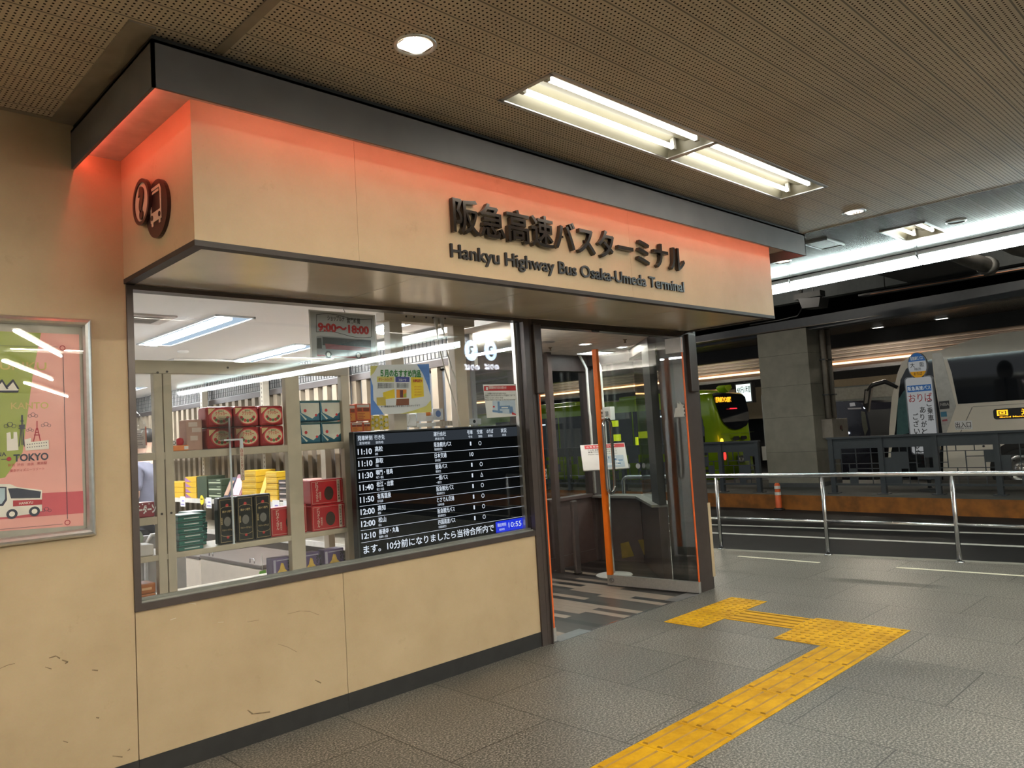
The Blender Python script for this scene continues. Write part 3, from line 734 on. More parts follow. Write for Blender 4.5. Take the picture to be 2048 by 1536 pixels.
def cloud(px, py, s):
    mb.mat(0)
    for dx, dy, r in ((-7, 1, 0.008), (0, -2, 0.010), (7, 1, 0.008)): mb.ring(pp(px + dx * s, py + dy * s, 7), (0, -1, 0), r * s * 0.82, r * s, 0.0003, 14)
cloud(66, 831, 0.9); cloud(20, 851, 1.1); cloud(60, 860, 0.7); cloud(92, 850, 0.9); cloud(93, 1020, 0.9)
# thatched houses
for x in (-8, 14):
    poly(2, [(x, 770), (x + 12, 760), (x + 23, 778), (x + 22, 782), (x, 782)], 7)
    poly(0, [(x - 3, 773), (x + 11, 759), (x + 13, 759), (x + 25, 778), (x + 21, 778), (x + 12, 764), (x + 2, 775)], 8)
poly(0, [(-20, 781), (38, 781), (36, 785), (-20, 785)], 8)
# cartoon bus
poly(2, [(-40, 975), (-2, 968), (20, 968), (34, 974), (84, 980), (84, 1022), (60, 1028), (20, 1034), (-40, 1036)], 8)
poly(0, [(16, 977), (34, 976), (82, 983), (80, 996), (22, 997)], 9)
poly(0, [(-40, 972), (13, 974), (14, 1000), (6, 1012), (-40, 1014)], 9)
poly(3, [(-40, 976), (10, 976), (10, 998), (3, 1008), (-40, 1010)], 10)
poly(1, [(26, 1001), (84, 999), (84, 1009), (26, 1013)], 9)
mb.mat(2).text('HANKYU', pp(38, 1009.5, 10), xd, zd, 0.011, 0.0003, 0.02, width=(pp(68, 1008) - pp(40, 1008)).x)
for x in (24, 69):
    mb.mat(0).disc(pp(x, 1028 - (x - 24) * 0.12, 10), (0, -1, 0), 0.021, 0.0003, 20); mb.mat(2).disc(pp(x, 1028 - (x - 24) * 0.12, 11), (0, -1, 0), 0.011, 0.0003, 16)
mb.build('drawing', [navy, pred, pcream, pblue], t)
mb = MB(); mb.box(PXL + 0.025, PXR - 0.025, -0.0125, -0.0105, PZB + 0.025, PZT - 0.025); mb.build('glazing', glass('poster_glazing', (1, 1, 1), 0.05, 0.012), t)
# ------------------------------------------------------------------ window
WX0, WX1, WZ0, WZ1 = 0.006, 2.72, 0.777, 2.336
wd_ = bpy.data.objects.new('window_1', None); COL.objects.link(wd_); wd_.location = (1.36, 0, WZ0); ORI['window_1'] = Vector((1.36, 0, WZ0)); struct(wd_)
mb = MB()
mb.box(WX0, WX0 + 0.030, -0.012, 0.07, WZ0, WZ1); mb.box(WX0 + 0.03, WX1, -0.012, 0.07, WZ0, WZ0 + 0.034); mb.box(WX0 + 0.03, WX1, -0.012, 0.07, WZ1 - 0.022, WZ1)
mb.box(WX1 - 0.02, WX1 + 0.055, -0.014, 0.10, 0.0, WZ1)
mb.build('frame', bronze2, wd_)
mb = MB(); mb.box(WX0 + 0.03, WX1 - 0.02, 0.012, 0.022, WZ0 + 0.034, WZ0 + 0.042); mb.box(WX0 + 0.03, WX1 - 0.02, 0.036, 0.060, WZ0 + 0.034, WZ0 + 0.052); mb.build('glazing_channel', M('grey_glazing_channel', (0.34, 0.34, 0.31), 0.35, 0.5), wd_)
mb = MB(); mb.box(WX0 + 0.03, WX1 - 0.02, 0.025, 0.033, WZ0 + 0.036, WZ1 - 0.022); mb.build('glass_pane', pane, wd_)
mb = MB(); mb.box(2.668, 2.690, 0.055, 0.085, WZ0 + 0.04, WZ1 - 0.02); mb.build('inner_post', M('satin_aluminium_post', (0.55, 0.53, 0.5), 0.3, 0.8), wd_)

# ------------------------------------------------------------------ entrance doorway and the two open leaves
dw = bpy.data.objects.new('doorway_frame', None); COL.objects.link(dw); dw.location = (3.75, 0, 0); ORI['doorway_frame'] = Vector((3.75, 0, 0)); struct(dw)
mb = MB(); mb.box(2.755, 2.79, -0.016, 0.06, 0, 2.338); mb.box(2.775, 2.855, -0.045, 0.03, 1.785, 2.30, 0.01); mb.box(2.79, 2.80, -0.03, 0.05, 0.0, 1.79)
mb.box(4.71, 4.945, -0.012, 0.09, 0, 2.338); mb.box(4.78, 4.90, -0.05, 0.02, 1.79, 2.32, 0.01)
mb.build('jamb', bronze2, dw)
mb = MB(); mb.box(2.79, 4.72, -0.018, 0.07, 2.288, 2.338); mb.box(2.79, 4.72, -0.022, -0.012, 2.302, 2.312); mb.build('header', bronze, dw)
mb = MB(); mb.box(3.46, 3.52, -0.05, -0.015, 2.272, 2.292, 0.006); mb.build('door_sensor', black, dw)
mb = MB(); mb.box(2.78, 4.72, -0.02, 0.0, -0.001, 0.003); mb.build('threshold', steel, dw)
mb = MB(); mb.box(2.86, 3.20, -0.035, 0.085, 0.0, 0.0035); mb.box(4.32, 4.70, -0.03, 0.09, 0.0, 0.0035); mb.build('floor_hinge_cover', M('grey_hinge_cover', (0.33, 0.33, 0.34), 0.3, 0.8), dw)

def door_leaf(name, px_, py_, free, handle=True):
    """leaf swung open into the vestibule; px_,py_ hinge foot; free = foot of the free edge"""
    hx, hy = px_, py_; fx, fy = free
    d = Vector((fx - hx, fy - hy, 0)); ln = d.length; d.normalize(); s = Vector((d.y, -d.x, 0))
    if s.x > 0: s = -s                                     # s points to the -X face that the viewpoint sees
    o = bpy.data.objects.new(name, None); COL.objects.link(o); o.location = (hx, hy, 0); ORI[name] = Vector((hx, hy, 0)); struct(o)
    def slab(mb, u0, u1, z0, z1, th):
        pts = [Vector((hx, hy, 0)) + d * u + s * q for u, q in ((u0, -th / 2), (u1, -th / 2), (u1, th / 2), (u0, th / 2))]
        return mb.plate([p + Vector((0, 0, z0)) for p in pts], (0, 0, z1 - z0))
    mb = MB(); slab(mb, 0.012, ln - 0.02, 0.10, 2.268, 0.010); mb.build('glass_panel', glass('door_glass', (0.93, 0.955, 0.94), 0.065), o)
    mb = MB(); slab(mb, 0.0, ln, 0.010, 0.104, 0.036); mb.build('bottom_rail', M('brushed_door_rail', (0.46, 0.44, 0.42), 0.33, 0.55, 0.08, 60), o)
    mb = MB(); slab(mb, 0.0, 0.16, 2.15, 2.285, 0.034); mb.build('top_patch', M('grey_patch_fitting', (0.42, 0.40, 0.39), 0.45, 0.2), o)
    mb = MB(); slab(mb, ln - 0.05, ln, 0.104, 2.285, 0.042); mb.build('edge_strip', orange, o)
    mb = MB(); slab(mb, 0.0, 0.010, 0.104, 2.285, 0.014); mb.build('hinge_edge_strip', M('orange_red_edge', (0.75, 0.13, 0.02), 0.5), o)
    hm = MB(); u = ln - 0.105
    for q in (-1, 1):
        pts = []
        base = Vector((hx, hy, 0)) + d * u
        for k in range(9):
            a = PI * k / 8
            pts.append(base + s * (q * (0.006 + 0.065 * math.sin(a / 2 if False else a) ** 1)) if False else None)
        path = []
        for k in range(7):
            a = PI / 2 * k / 6
            path.append(base + s * q * (0.062 * math.sin(a) + 0.004) + Vector((0, 0, 1.60 - 0.07 * (1 - math.cos(a)) + 0.0)))
        for k in range(7):
            a = PI / 2 * (1 - k / 6)
            path.append(base + s * q * (0.062 * math.sin(a) + 0.004) + Vector((0, 0, 0.885 + 0.07 * (1 - math.cos(a)))))
        hb = MB(); hb.tube(path, 0.0155, 12); hb.build('handle', M('chrome_handle', (0.7, 0.7, 0.72), 0.08, 1.0), o)
    if handle:
        mb = MB(); c = Vector((hx, hy, 0)) + d * (ln - 0.055) + s * 0.020 + Vector((0, 0, 0.055))
        mb.disc(c, s, 0.024, 0.012, 24); mb.disc(c + s * 0.012, s, 0.014, 0.006, 20); mb.build('lock_cylinder', steel, o)
        mb = MB(); c = Vector((hx, hy, 0)) + d * (ln - 0.055) + s * 0.006 + Vector((0, 0, 1.645)); mb.disc(c, s, 0.047, 0.001, 28)
        mb.mat(1).text('押', c + s * 0.0012 + Vector((0, 0, 0.0)), -d, (0, 0, 1), 0.024, 0.0005, 0.02, align='c'); mb.text('PUSH', c + s * 0.0012 + Vector((0, 0, -0.024)), -d, (0, 0, 1), 0.013, 0.0005, 0.02, align='c')
        mb.build('push_sticker', [paper, ink], o)
        mb = MB(); c = Vector((hx, hy, 0)) + d * 0.02 + s * 0.006 + Vector((0, 0, 1.57))
        q = [(0, 0), (0.11, 0), (0.09, 0.08), (0.07, 0.085), (0.066, 0.13), (0.045, 0.115), (0.04, 0.14), (0.02, 0.11), (0.0, 0.105), (0.012, 0.085), (-0.004, 0.07), (0.01, 0.05), (-0.006, 0.035), (0.006, 0.02)]
        mb.plate([c + d * u + Vector((0, 0, v)) for u, v in q], s * 0.0006); mb.build('torn_sticker', M('torn_white_sticker', (0.55, 0.55, 0.52), 0.6), o)
    return o
door_leaf('door_1', 4.690, -0.035, (4.595, 0.925))
door_leaf('door_2', 2.820, -0.020, (2.825, 0.945), False)

# ------------------------------------------------------------------ vestibule
vg = glass('vestibule_glass', (0.90, 0.93, 0.92), 0.07)
VC = 2.372
mb = MB(); mb.plate([(2.80, 0.07, VC), (4.94, 0.07, VC), (4.94, 0.50, VC), (5.80, 1.33, VC), (5.80, 2.12, VC), (2.80, 2.12, VC)], (0, 0, 0.05))
struct(mb.build('ceiling_vestibule', M('off_white_vestibule_ceiling', (0.88, 0.84, 0.78), 0.6), origin=(0, 0, 0)))
vb = M('vestibule_brown_frame', (0.105, 0.082, 0.078), 0.42, 0.2, 0.08)
wa = bpy.data.objects.new('wall_vestibule', None); COL.objects.link(wa); wa.location = (4.5, 2.0, 0); ORI['wall_vestibule'] = Vector((4.5, 2.0, 0)); struct(wa)
mb = MB(); mb.box(3.1, 5.85, 1.95, 2.07, 2.19, VC); mb.box(5.70, 5.85, 1.33, 2.07, 2.25, VC)
mb.plate([(5.70, 1.33, 2.27), (5.85, 1.33, 2.27), (5.0, 0.46, 2.27), (4.94, 0.52, 2.27)], (0, 0, 0.10))
mb.build('header', vb, wa)
mb = MB()
for x0, x1 in ((3.1, 3.2), (4.50, 4.56), (5.66, 5.82)): mb.box(x0, x1, 1.93, 2.06, 0, 2.2)
mb.box(4.84, 4.905, 1.775, 1.84, 0, VC)
mb.build('mullion', vb, wa)
mb = MB(); mb.box(4.56, 5.70, 1.96, 2.06, 0, 0.13); mb.box(4.95, 5.70, 1.98, 2.04, 0.13, 0.74); mb.box(4.92, 5.72, 1.95, 2.09, 0.73, 0.765)
mb.box(5.72, 5.80, 1.33, 2.0, 0, 0.72)
mb.plate([(5.76, 1.36, 0), (5.82, 1.30, 0), (4.99, 0.46, 0), (4.93, 0.52, 0)], (0, 0, 0.72))
mb.build('wainscot', M('dark_brown_wainscot', (0.105, 0.072, 0.066), 0.4, 0.05), wa)
mb = MB(); mb.box(5.64, 5.88, 1.30, 2.06, 0.72, 0.745)
mb.plate([(5.64, 1.33, 0.72), (5.88, 1.28, 0.72), (5.05, 0.42, 0.72), (4.90, 0.58, 0.72)], (0, 0, 0.025))
mb.build('window_board', M('grey_window_board', (0.32, 0.31, 0.30), 0.3, 0.3), wa)
mb = MB(); mb.box(3.2, 4.5, 1.99, 2.0, 0.05, 2.2); mb.box(4.56, 5.68, 2.0, 2.01, 0.76, 2.2); mb.box(5.75, 5.76, 1.34, 1.95, 0.745, 2.26)
mb.plate([(5.78, 1.335, 0.745), (5.785, 1.33, 0.745), (5.235, 0.767, 0.745), (5.23, 0.772, 0.745)], (0, 0, 1.53))
mb.build('glass_pane', vg, wa)
mb = MB(); mb.plate([(4.95, 0.44, 0.745), (5.24, 0.73, 0.745), (5.19, 0.78, 0.745), (4.90, 0.49, 0.745)], (0, 0, 1.53)); mb.build('corner_panel', M('dark_side_cladding', (0.022, 0.019, 0.018), 0.5), wa)

hz = M('dim_hazard_yellow', (0.30, 0.20, 0.025), 0.6, 0, 0.2, 8)
for pts in ([(1241, 1087), (1257, 1083), (1268, 1112), (1244, 1117)], [(1276, 1080), (1296, 1078), (1300, 1108), (1288, 1110)]):
    mb = MB(); mb.plate([PX(px, py, 5.718) for px, py in pts], (0.002, 0, 0)); mb.build('hazard_stripe', hz, wa)
for px in (1256, 1276, 1296):
    mb = MB(); mb.disc(PX(px, 932, 5.748), (-1, 0, 0), 0.030, 0.001, 20); mb.build('safety_dot', M('frosted_white_dot', (0.55, 0.55, 0.55), 0.6), wa)
p = PY(1090, 948, 1.988); mb = MB(); mb.box(p.x - 0.028, p.x + 0.028, 1.986, 1.988, p.z - 0.055, p.z + 0.055); mb.mat(1).ring((p.x, 1.986, p.z + 0.015), (0, -1, 0), 0.015, 0.022, 0.001, 18); mb.box(p.x - 0.02, p.x + 0.02, 1.985, 1.986, p.z - 0.045, p.z - 0.03); mb.build('glass_sticker', [M('sticker_grey_white', (0.5, 0.5, 0.48), 0.6), ink], wa)
for i, (x, y, lit, lb) in enumerate(((4.72, 1.12, True, 'lit round downlight in the middle of the vestibule ceiling'), (4.16, 1.12, False, 'unlit round downlight in the vestibule ceiling beside the door frame'), (5.40, 1.18, True, 'lit round downlight over the sign stand behind the open door leaf'))):
    downlight(x, y, lb, lit, VC, 0.075, 'vestibule downlights')
t = thing('ceiling_panel_light', 'small rectangular panel light in the vestibule corner by the conduits', 'ceiling light', (5.48, 1.62, VC))
mb = MB(); mb.box(5.28, 5.68, 1.50, 1.76, VC - 0.012, VC); mb.build('frame', white, t)
mb = MB(); mb.box(5.30, 5.66, 1.52, 1.74, VC - 0.015, VC - 0.011); mb.build('diffuser', E('panel_light_diffuser', (0.85, 1.0, 0.98), 2.0), t)
t = thing('sprinkler_head', 'small dark sprinkler head on the vestibule ceiling between the downlights', 'sprinkler', (4.55, 1.45, VC))
mb = MB(); mb.lathe([(0.02, VC), (0.02, VC - 0.006), (0.008, VC - 0.01), (0.008, VC - 0.03), (0.016, VC - 0.034), (0.0005, VC - 0.036)], (4.55, 1.45, 0), 16); mb.build('sprinkler_body', M('sprinkler_brass', (0.25, 0.2, 0.14), 0.4, 0.8), t)
t = thing('sprinkler_head', 'small dark sprinkler head on the vestibule ceiling above the door handle', 'sprinkler', (4.85, 0.72, VC))
mb = MB(); mb.lathe([(0.02, VC), (0.02, VC - 0.006), (0.008, VC - 0.01), (0.008, VC - 0.03), (0.016, VC - 0.034), (0.0005, VC - 0.036)], (4.85, 0.72, 0), 16); mb.build('sprinkler_body', M('sprinkler_brass', (0.25, 0.2, 0.14), 0.4, 0.8), t)
t = thing('fill_light', 'slim added fill light over the opening between vestibule and shop, behind the door jamb', 'wall light', (3.0, 1.2, 2.1))  # added fill that brightens the vestibule ceiling
mb = MB(); mb.box(3.00, 3.06, 0.99, 1.75, 2.10, 2.14); mb.box(3.00, 3.125, 0.99, 1.75, 2.10, 2.115); mb.box(3.115, 3.125, 0.99, 1.75, 2.10, 2.187); mb.box(3.0, 3.125, 0.98, 0.99, 2.10, 2.187); mb.box(3.0, 3.125, 1.75, 1.76, 2.10, 2.187); mb.build('housing', white, t)
mb = MB(); mb.tube([(3.085, 1.02, 2.165), (3.085, 1.72, 2.165)], 0.018, 10); mb.build('tube', E('vestibule_fill_tube', (1.0, 0.93, 0.82), 220.0), t)
# short posts by the inner glass
for i, (x, y, lb) in enumerate(((4.915, 1.60, 'short brown guard post on the plank floor beside the tall mullion'), (4.70, 1.88, 'short brown guard post half hidden behind the tall mullion'))):
    t = thing('guard_post', lb, 'post', (x, y, 0), 'short guard posts in the vestibule')
    mb = MB(); mb.box(x - 0.037, x + 0.037, y - 0.022, y + 0.022, 0, 0.765, 0.012); mb.build('post', vb, t)
    mb = MB(); mb.box(x - 0.042, x + 0.042, y - 0.027, y + 0.027, 0, 0.012, 0.003); mb.build('foot_plate', bronze, t)
# conduits with switch box
t = thing('conduit_pipe', 'pair of white conduits down the vestibule corner with a switch box', 'pipe', (5.60, 1.80, 1.0))
for k, (dx, dy) in enumerate(((0.0, 0.04), (0.10, -0.06))):
    x, y = 5.585 + dx * 0.6, 1.80 + dy * 1.6
    mb = MB(); mb.tube([(x - 0.05, y + 0.05, VC), (x - 0.02, y + 0.02, VC - 0.09), (x, y, VC - 0.16), (x, y, 1.72), (x - 0.004, y - 0.01, 1.66), (x - 0.004, y - 0.01, 0.78)], 0.016, 10); mb.build('conduit', white, t)
mb = MB(); mb.box(5.58, 5.66, 1.55, 1.66, 1.60, 1.75, 0.006); mb.mat(1).box(5.574, 5.581, 1.58, 1.63, 1.65, 1.70, 0.002); mb.build('switch_box', [white, M('grey_switch', (0.3, 0.3, 0.3), 0.4)], t)
# information stand
t = thing('sign_stand', 'white information stand with tilted board on a round base behind the glass door', 'sign stand', (5.025, 1.20, 0), None, math.atan2(-0.69, 0.72))
mb = MB(); mb.lathe([(0.0005, 0.018), (0.15, 0.016), (0.185, 0.008), (0.19, 0.0), (0.0005, 0.0)], (0, 0, 0), 40); mb.build('base', white, t, local=True)
mb = MB(); mb.tube([(0, 0.05, 0.015), (0, 0.05, 1.12)], 0.018, 14); mb.build('pole', alu, t, local=True)
bm0 = Matrix.Translation((-0.02, 0.02, 1.215)) @ Matrix.Rotation(-0.62, 4, 'X')
mb = MB(); mb.box(-0.235, 0.235, -0.006, 0.012, -0.16, 0.16, 0.005)
mb.mat(1).box(-0.19, 0.228, -0.0075, -0.005, 0.105, 0.150)
mb.mat(2).box(-0.05, 0.20, -0.0072, -0.005, -0.14, 0.005)
RR = random.Random(5)
for i in range(14):
    x, z = -0.04 + RR.random() * 0.19, -0.135 + RR.random() * 0.11
    mb.mat(3 + i % 2).box(x, x + 0.02 + RR.random() * 0.03, -0.0078, -0.0055, z, z + 0.01 + RR.random() * 0.02)
mb.mat(5)
for i, (s, h) in enumerate((('この先 自動ドアは開きません', 0.014), ('高速バスのりば入口はこちら', 0.014), ('Please use the next entrance', 0.011))):
    mb.text(s, (-0.16, -0.0065, 0.08 - i * 0.026), (1, 0, 0), (0, 0, 1), h, 0.0008, 0, width=0.30)
mb.mat(0).text('こちらは出入口です', (-0.17, -0.0078, 0.118), (1, 0, 0), (0, 0, 1), 0.018, 0.0008, 0.01, width=0.30)
mb.v = [bm0 @ p for p in mb.v]
mb.build('board', [paper, redink, M('map_pale_blue', (0.50, 0.60, 0.72), 0.6), M('map_blue', (0.10, 0.22, 0.42), 0.6), M('map_white', (0.85, 0.87, 0.9), 0.6), ink], t, local=True)
mb = MB(); mb.box(-0.05, 0.05, 0.03, 0.075, 1.10, 1.19, 0.008); mb.build('bracket', white, t, local=True)
# grey sliding board beyond the glass
t = thing('notice_board', 'plain grey-green board standing behind the vestibule mullion', 'board', (4.3, 2.6, 0))
mb = MB(); mb.box(4.15, 5.25, 2.60, 2.64, 0.06, 1.19, 0.006); mb.build('board', M('grey_green_board', (0.13, 0.15, 0.145), 0.5), t)
mb = MB(); mb.box(4.2, 4.26, 2.5, 2.74, 0, 0.06); mb.box(5.14, 5.2, 2.5, 2.74, 0, 0.06); mb.build('foot', dgrey, t)

# ------------------------------------------------------------------ notices on the window
t = thing('hours_sign', 'grey laminated opening hours sign hanging from a hook inside the window', 'sign', PY(690, 680, 0.05))
yy = 0.048
def hp(px, py, k=0): return PY(px, py, yy - 0.0006 * k)
mb = MB(); mb.mat(1).plate([hp(617, 619), hp(750, 630), hp(757, 730), hp(622, 727)], (0, 0.002, 0)); mb.mat(0).plate([hp(620, 622, 1), hp(747, 632, 1), hp(753, 727, 1), hp(625, 724, 1)], (0, 0.0005, 0))
hb_ = mb.build('card', [M('hours_card_grey', (0.46, 0.46, 0.48), 0.25, 0, 0.06, 6, 0, 0, 0.5, 0.4), paper], t)
mb = MB(); mb.mat(0).text('ショップルナ', hp(655, 640, 3), (1, 0, 0), (0, 0, 1), 0.026, 0.0004, 0.02, width=(hp(689, 642) - hp(655, 640)).x); mb.text('営業時間', hp(694, 645, 3), (1, 0, 0), (0, 0, 1), 0.026, 0.0004, 0.03, width=(hp(720, 645) - hp(694, 645)).x)
mb.mat(1).text('9:00～18:00', hp(636, 661, 3) , (1, 0, -0.012), (0, 0, 1), 0.048, 0.0004, 0.05, width=(hp(738, 666) - hp(636, 661)).x)
mb.build('lettering', [ink, redink], t)
mb = MB()
def wave(y0, y1, x0=633, x1=743):
    top = []
    for i in range(13):
        u = i / 12; top.append((x0 + (x1 - x0) * u, y0 + (y1 - y0) * u - 3.5 * math.sin(u * 2 * PI)))
    return top
def ribbon(pts, wd=0.003):
    for a, b_ in zip(pts[:-1], pts[1:]):
        a, b_ = hp(*a, 2), hp(*b_, 2); d = (b_ - a).normalized(); s = Vector((-d.z, 0, d.x)) * wd / 2
        mb.plate([a + s, b_ + s, b_ - s, a - s], (0, 0.0003, 0))
mb.mat(0); w1 = wave(629, 638); w2 = wave(664, 674); ribbon(w1); ribbon(w2); ribbon([w1[0], w2[0]]); ribbon([w1[-1], w2[-1]])
def hpoly(mi, pts, k): mb.mat(mi).plate([hp(*p, k) for p in pts], (0, 0.0003, 0))
hpoly(1, [(633, 673), (640, 671), (742, 680), (743, 716), (734, 717), (634, 711)], 2)
hpoly(2, [(645, 674), (742, 681), (742, 694), (645, 690)], 3)
hpoly(2, [(634, 676), (643, 676), (644, 697), (634, 697)], 3)
hpoly(3, [(650, 687), (742, 696), (742, 703), (652, 698)], 4)
hpoly(3, [(634, 709), (720, 714), (742, 716), (742, 718), (634, 712)], 4)
for x, y in ((657, 709), (717, 711)): mb.mat(2).disc(hp(x, y, 4), (0, -1, 0), 0.022, 0.0004, 20); mb.mat(4).disc(hp(x, y, 5), (0, -1, 0), 0.012, 0.0004, 16)
mb.build('bus_picture', [ink, M('picture_silver', (0.24, 0.25, 0.27), 0.5), M('picture_black', (0.02, 0.025, 0.03), 0.4), M('picture_maroon', (0.25, 0.05, 0.06), 0.5), paper], t)
mb = MB(); a = PY(688, 628, 0.05); mb.tube([a + Vector((0, 0, -0.005)), a + Vector((0.006, 0, 0.012)), a + Vector((-0.004, 0, 0.030)), a + Vector((0, 0, 0.055))], 0.0025, 8); mb.build('hook', steel, t)

t = thing('advert_poster', 'colourful Japanese poster for May products on the window under the hours sign', 'poster', PY(800, 780, 0.045))
yy = 0.045
mb = MB(); mb.plate([hp(741, 731), hp(858, 727), hp(864, 824), hp(742, 830)], (0, 0.0015, 0)); mb.build('sheet', M('poster_white', (0.66, 0.68, 0.72), 0.4, 0, 0.03), t)
mb = MB()
hpoly(0, [(741, 755), (746, 772), (747, 800), (768, 829), (742, 830)], 1); hpoly(0, [(834, 729), (858, 728), (861, 790), (855, 770), (846, 748)], 1)
hpoly(1, [(741, 732), (756, 731), (748, 745), (741, 752)], 1); hpoly(1, [(862, 800), (863, 824), (800, 828), (830, 820), (852, 812)], 1)
hpoly(1, [(754, 753), (788, 753), (788, 764), (754, 764)], 2); hpoly(2, [(791, 753), (819, 754), (819, 764), (791, 764)], 2)
hpoly(3, [(822, 754), (846, 755), (848, 793), (823, 797)], 2)
hpoly(4, [(754, 765), (788, 766), (788, 776), (754, 778)], 2); hpoly(4, [(792, 765), (818, 766), (818, 777), (792, 776)], 2)
hpoly(3, [(766, 785), (789, 778), (790, 796), (767, 799)], 2); hpoly(5, [(753, 795), (771, 794), (772, 811), (754, 811)], 2)
hpoly(6, [(793, 779), (813, 779), (813, 795), (793, 796)], 2); hpoly(7, [(793, 798), (818, 797), (818, 810), (792, 811)], 2)
hpoly(8, [(800, 780), (806, 780), (806, 795), (800, 795)], 3); hpoly(9, [(807, 788), (813, 786), (813, 794), (807, 795)], 3)
mb.build('print', [M('print_blue', (0.09, 0.22, 0.60), 0.5), M('print_yellow_pale', (0.62, 0.58, 0.16), 0.5), M('print_navy', (0.05, 0.06, 0.30), 0.5), M('print_yellow', (0.75, 0.56, 0.02), 0.5), M('print_grey', (0.50, 0.52, 0.56), 0.5), M('print_ochre', (0.55, 0.42, 0.08), 0.5), M('print_orange', (0.65, 0.22, 0.02), 0.5), M('print_brown', (0.22, 0.07, 0.03), 0.5), M('print_dark', (0.10, 0.02, 0.03), 0.5), M('print_olive', (0.30, 0.36, 0.03), 0.5)], t)
mb = MB(); mb.mat(0).text('５月のおすすめ商品', hp(761, 752, 4), (1, 0, 0), (0, 0, 1), 0.036, 0.0004, 0.045, width=(hp(842, 752) - hp(761, 752)).x)
mb.mat(1).text('ゼリー ハイップ!', hp(757, 761.5, 4), (1, 0, 0), (0, 0, 1), 0.016, 0.0004, 0.02, width=0.10); mb.text('お得情報大', hp(826, 764, 4), (1, 0, 0), (0, 0, 1), 0.016, 0.0004, 0.03, width=0.075)
for i in range(4): mb.text('ポイントカード', hp(829, 775 + i * 5.4, 4), (1, 0, 0), (0, 0, 1), 0.010, 0.0004, 0.0, width=0.055)
mb.mat(3).text('フルーツ', hp(797, 762, 4), (1, 0, 0), (0, 0, 1), 0.014, 0.0004, 0.02, width=0.06)
mb.mat(2).text('※一部商品を除きます 詳しくはスタッフまで', hp(762, 815, 4), (1, 0, 0.01), (0, 0, 1), 0.010, 0.0004, 0.0, width=0.30)
for i in range(3):
    mb.text('夏の味わいをお届けします', hp(756, 769 + i * 3.2, 4), (1, 0, 0), (0, 0, 1), 0.007, 0.0003, 0, width=0.10); mb.text('果実たっぷりの美味しさ', hp(794, 769 + i * 3.0, 4), (1, 0, 0), (0, 0, 1), 0.007, 0.0003, 0, width=0.085)
mb.build('lettering', [M('print_green', (0.03, 0.20, 0.04), 0.5), pred, ink, paper], t)

t = thing('notice_sheet', 'white notice sheet with red header and blue map on the window beside the door', 'notice', PY(1000, 800, 0.045))
yy = 0.045
mb = MB(); mb.plate([hp(966, 769), hp(1032, 768), hp(1037, 832), hp(974, 836)], (0, 0.0015, 0)); mb.build('sheet', paper, t)
mb = MB(); hpoly(0, [(968, 772), (1031, 771), (1032, 781), (968, 782)], 1); hpoly(1, [(985, 802), (1030, 800), (1032, 829), (986, 825)], 1)
for pts in ([(985, 820), (1005, 822), (1005, 826), (985, 824)], [(995, 803), (999, 803), (1000, 826), (996, 826)], [(999, 812), (1020, 811), (1020, 818), (999, 818)], [(1018, 813), (1025, 813), (1027, 826), (1019, 826)]): hpoly(2, pts, 2)
hpoly(3, [(1003, 814), (1016, 814), (1016, 816.5), (1003, 816.5)], 3); hpoly(0, [(1024, 824), (1032, 828), (1032, 830), (1024, 829)], 3); hpoly(0, [(986, 812), (989.5, 812), (989.5, 815), (986, 815)], 3)
hpoly(3, [(972, 774), (976, 774), (976, 780), (972, 780)], 3)
mb.build('print', [redink, M('map_pale_blue', (0.5, 0.6, 0.72), 0.6), M('map_mid_blue', (0.16, 0.28, 0.5), 0.6), paper], t)
mb = MB(); mb.mat(0).text('営業案内のりばのお知らせ', hp(977.5, 777.5, 3), (1, 0, 0), (0, 0, 1), 0.017, 0.0004, 0.01, width=0.17)
mb.mat(1)
for i, (s, wd) in enumerate((('ここは高速バスのりばではありません', 0.20), ('高速バスのりばは北口より徒歩二分です', 0.29), ('This is not a bus stop', 0.17), ('Please follow the map to the bus terminal', 0.29))):
    mb.text(s, hp(970.5, 788.5 + i * 4.2, 3), (1, 0, 0), (0, 0, 1), 0.010, 0.0004, 0, width=wd)
mb.build('lettering', [paper, ink], t)
# ------------------------------------------------------------------ departure screen
t = thing('departure_screen', 'large black departure board screen standing inside the shop window', 'screen', (2.02, 0.10, 0.80))
TX0, TX1, TZ0, TZ1, TY = 1.297, 2.73, 0.805, 1.575, 0.090
mb = MB(); mb.box(TX0, TX1, TY, TY + 0.05, TZ0, TZ1, 0.006); mb.build('screen_case', black, t)
mb = MB(); mb.box(TX0 + 0.012, TX1 - 0.012, TY - 0.002, TY + 0.001, TZ0 + 0.012, TZ1 - 0.010)
mb.mat(1).box(TX0 + 0.02, TX1 - 0.02, TY - 0.0026, TY - 0.0018, TZ1 - 0.085, TZ1 - 0.018)
mb.mat(2).box(2.41, TX1 - 0.03, TY - 0.0028, TY - 0.0018, TZ0 + 0.022, TZ0 + 0.098)
mb.build('display', [M('dark_display', (0.004, 0.005, 0.007), 0.2, 0, 0.1, 12, 0, 0, 0.12), E('display_header_grey', (0.35, 0.42, 0.52), 0.025), E('display_blue', (0.02, 0.05, 1.0), 0.20)], t)
mb = MB(); sx, sz = (1, 0, 0), (0, 0, 1); fy = TY - 0.0032
def st(s, x, z, h, w=None, b=0.01): mb.text(s, (x, fy, z), sx, sz, h, 0.0004, b, width=w)
hz = TZ1 - 0.052
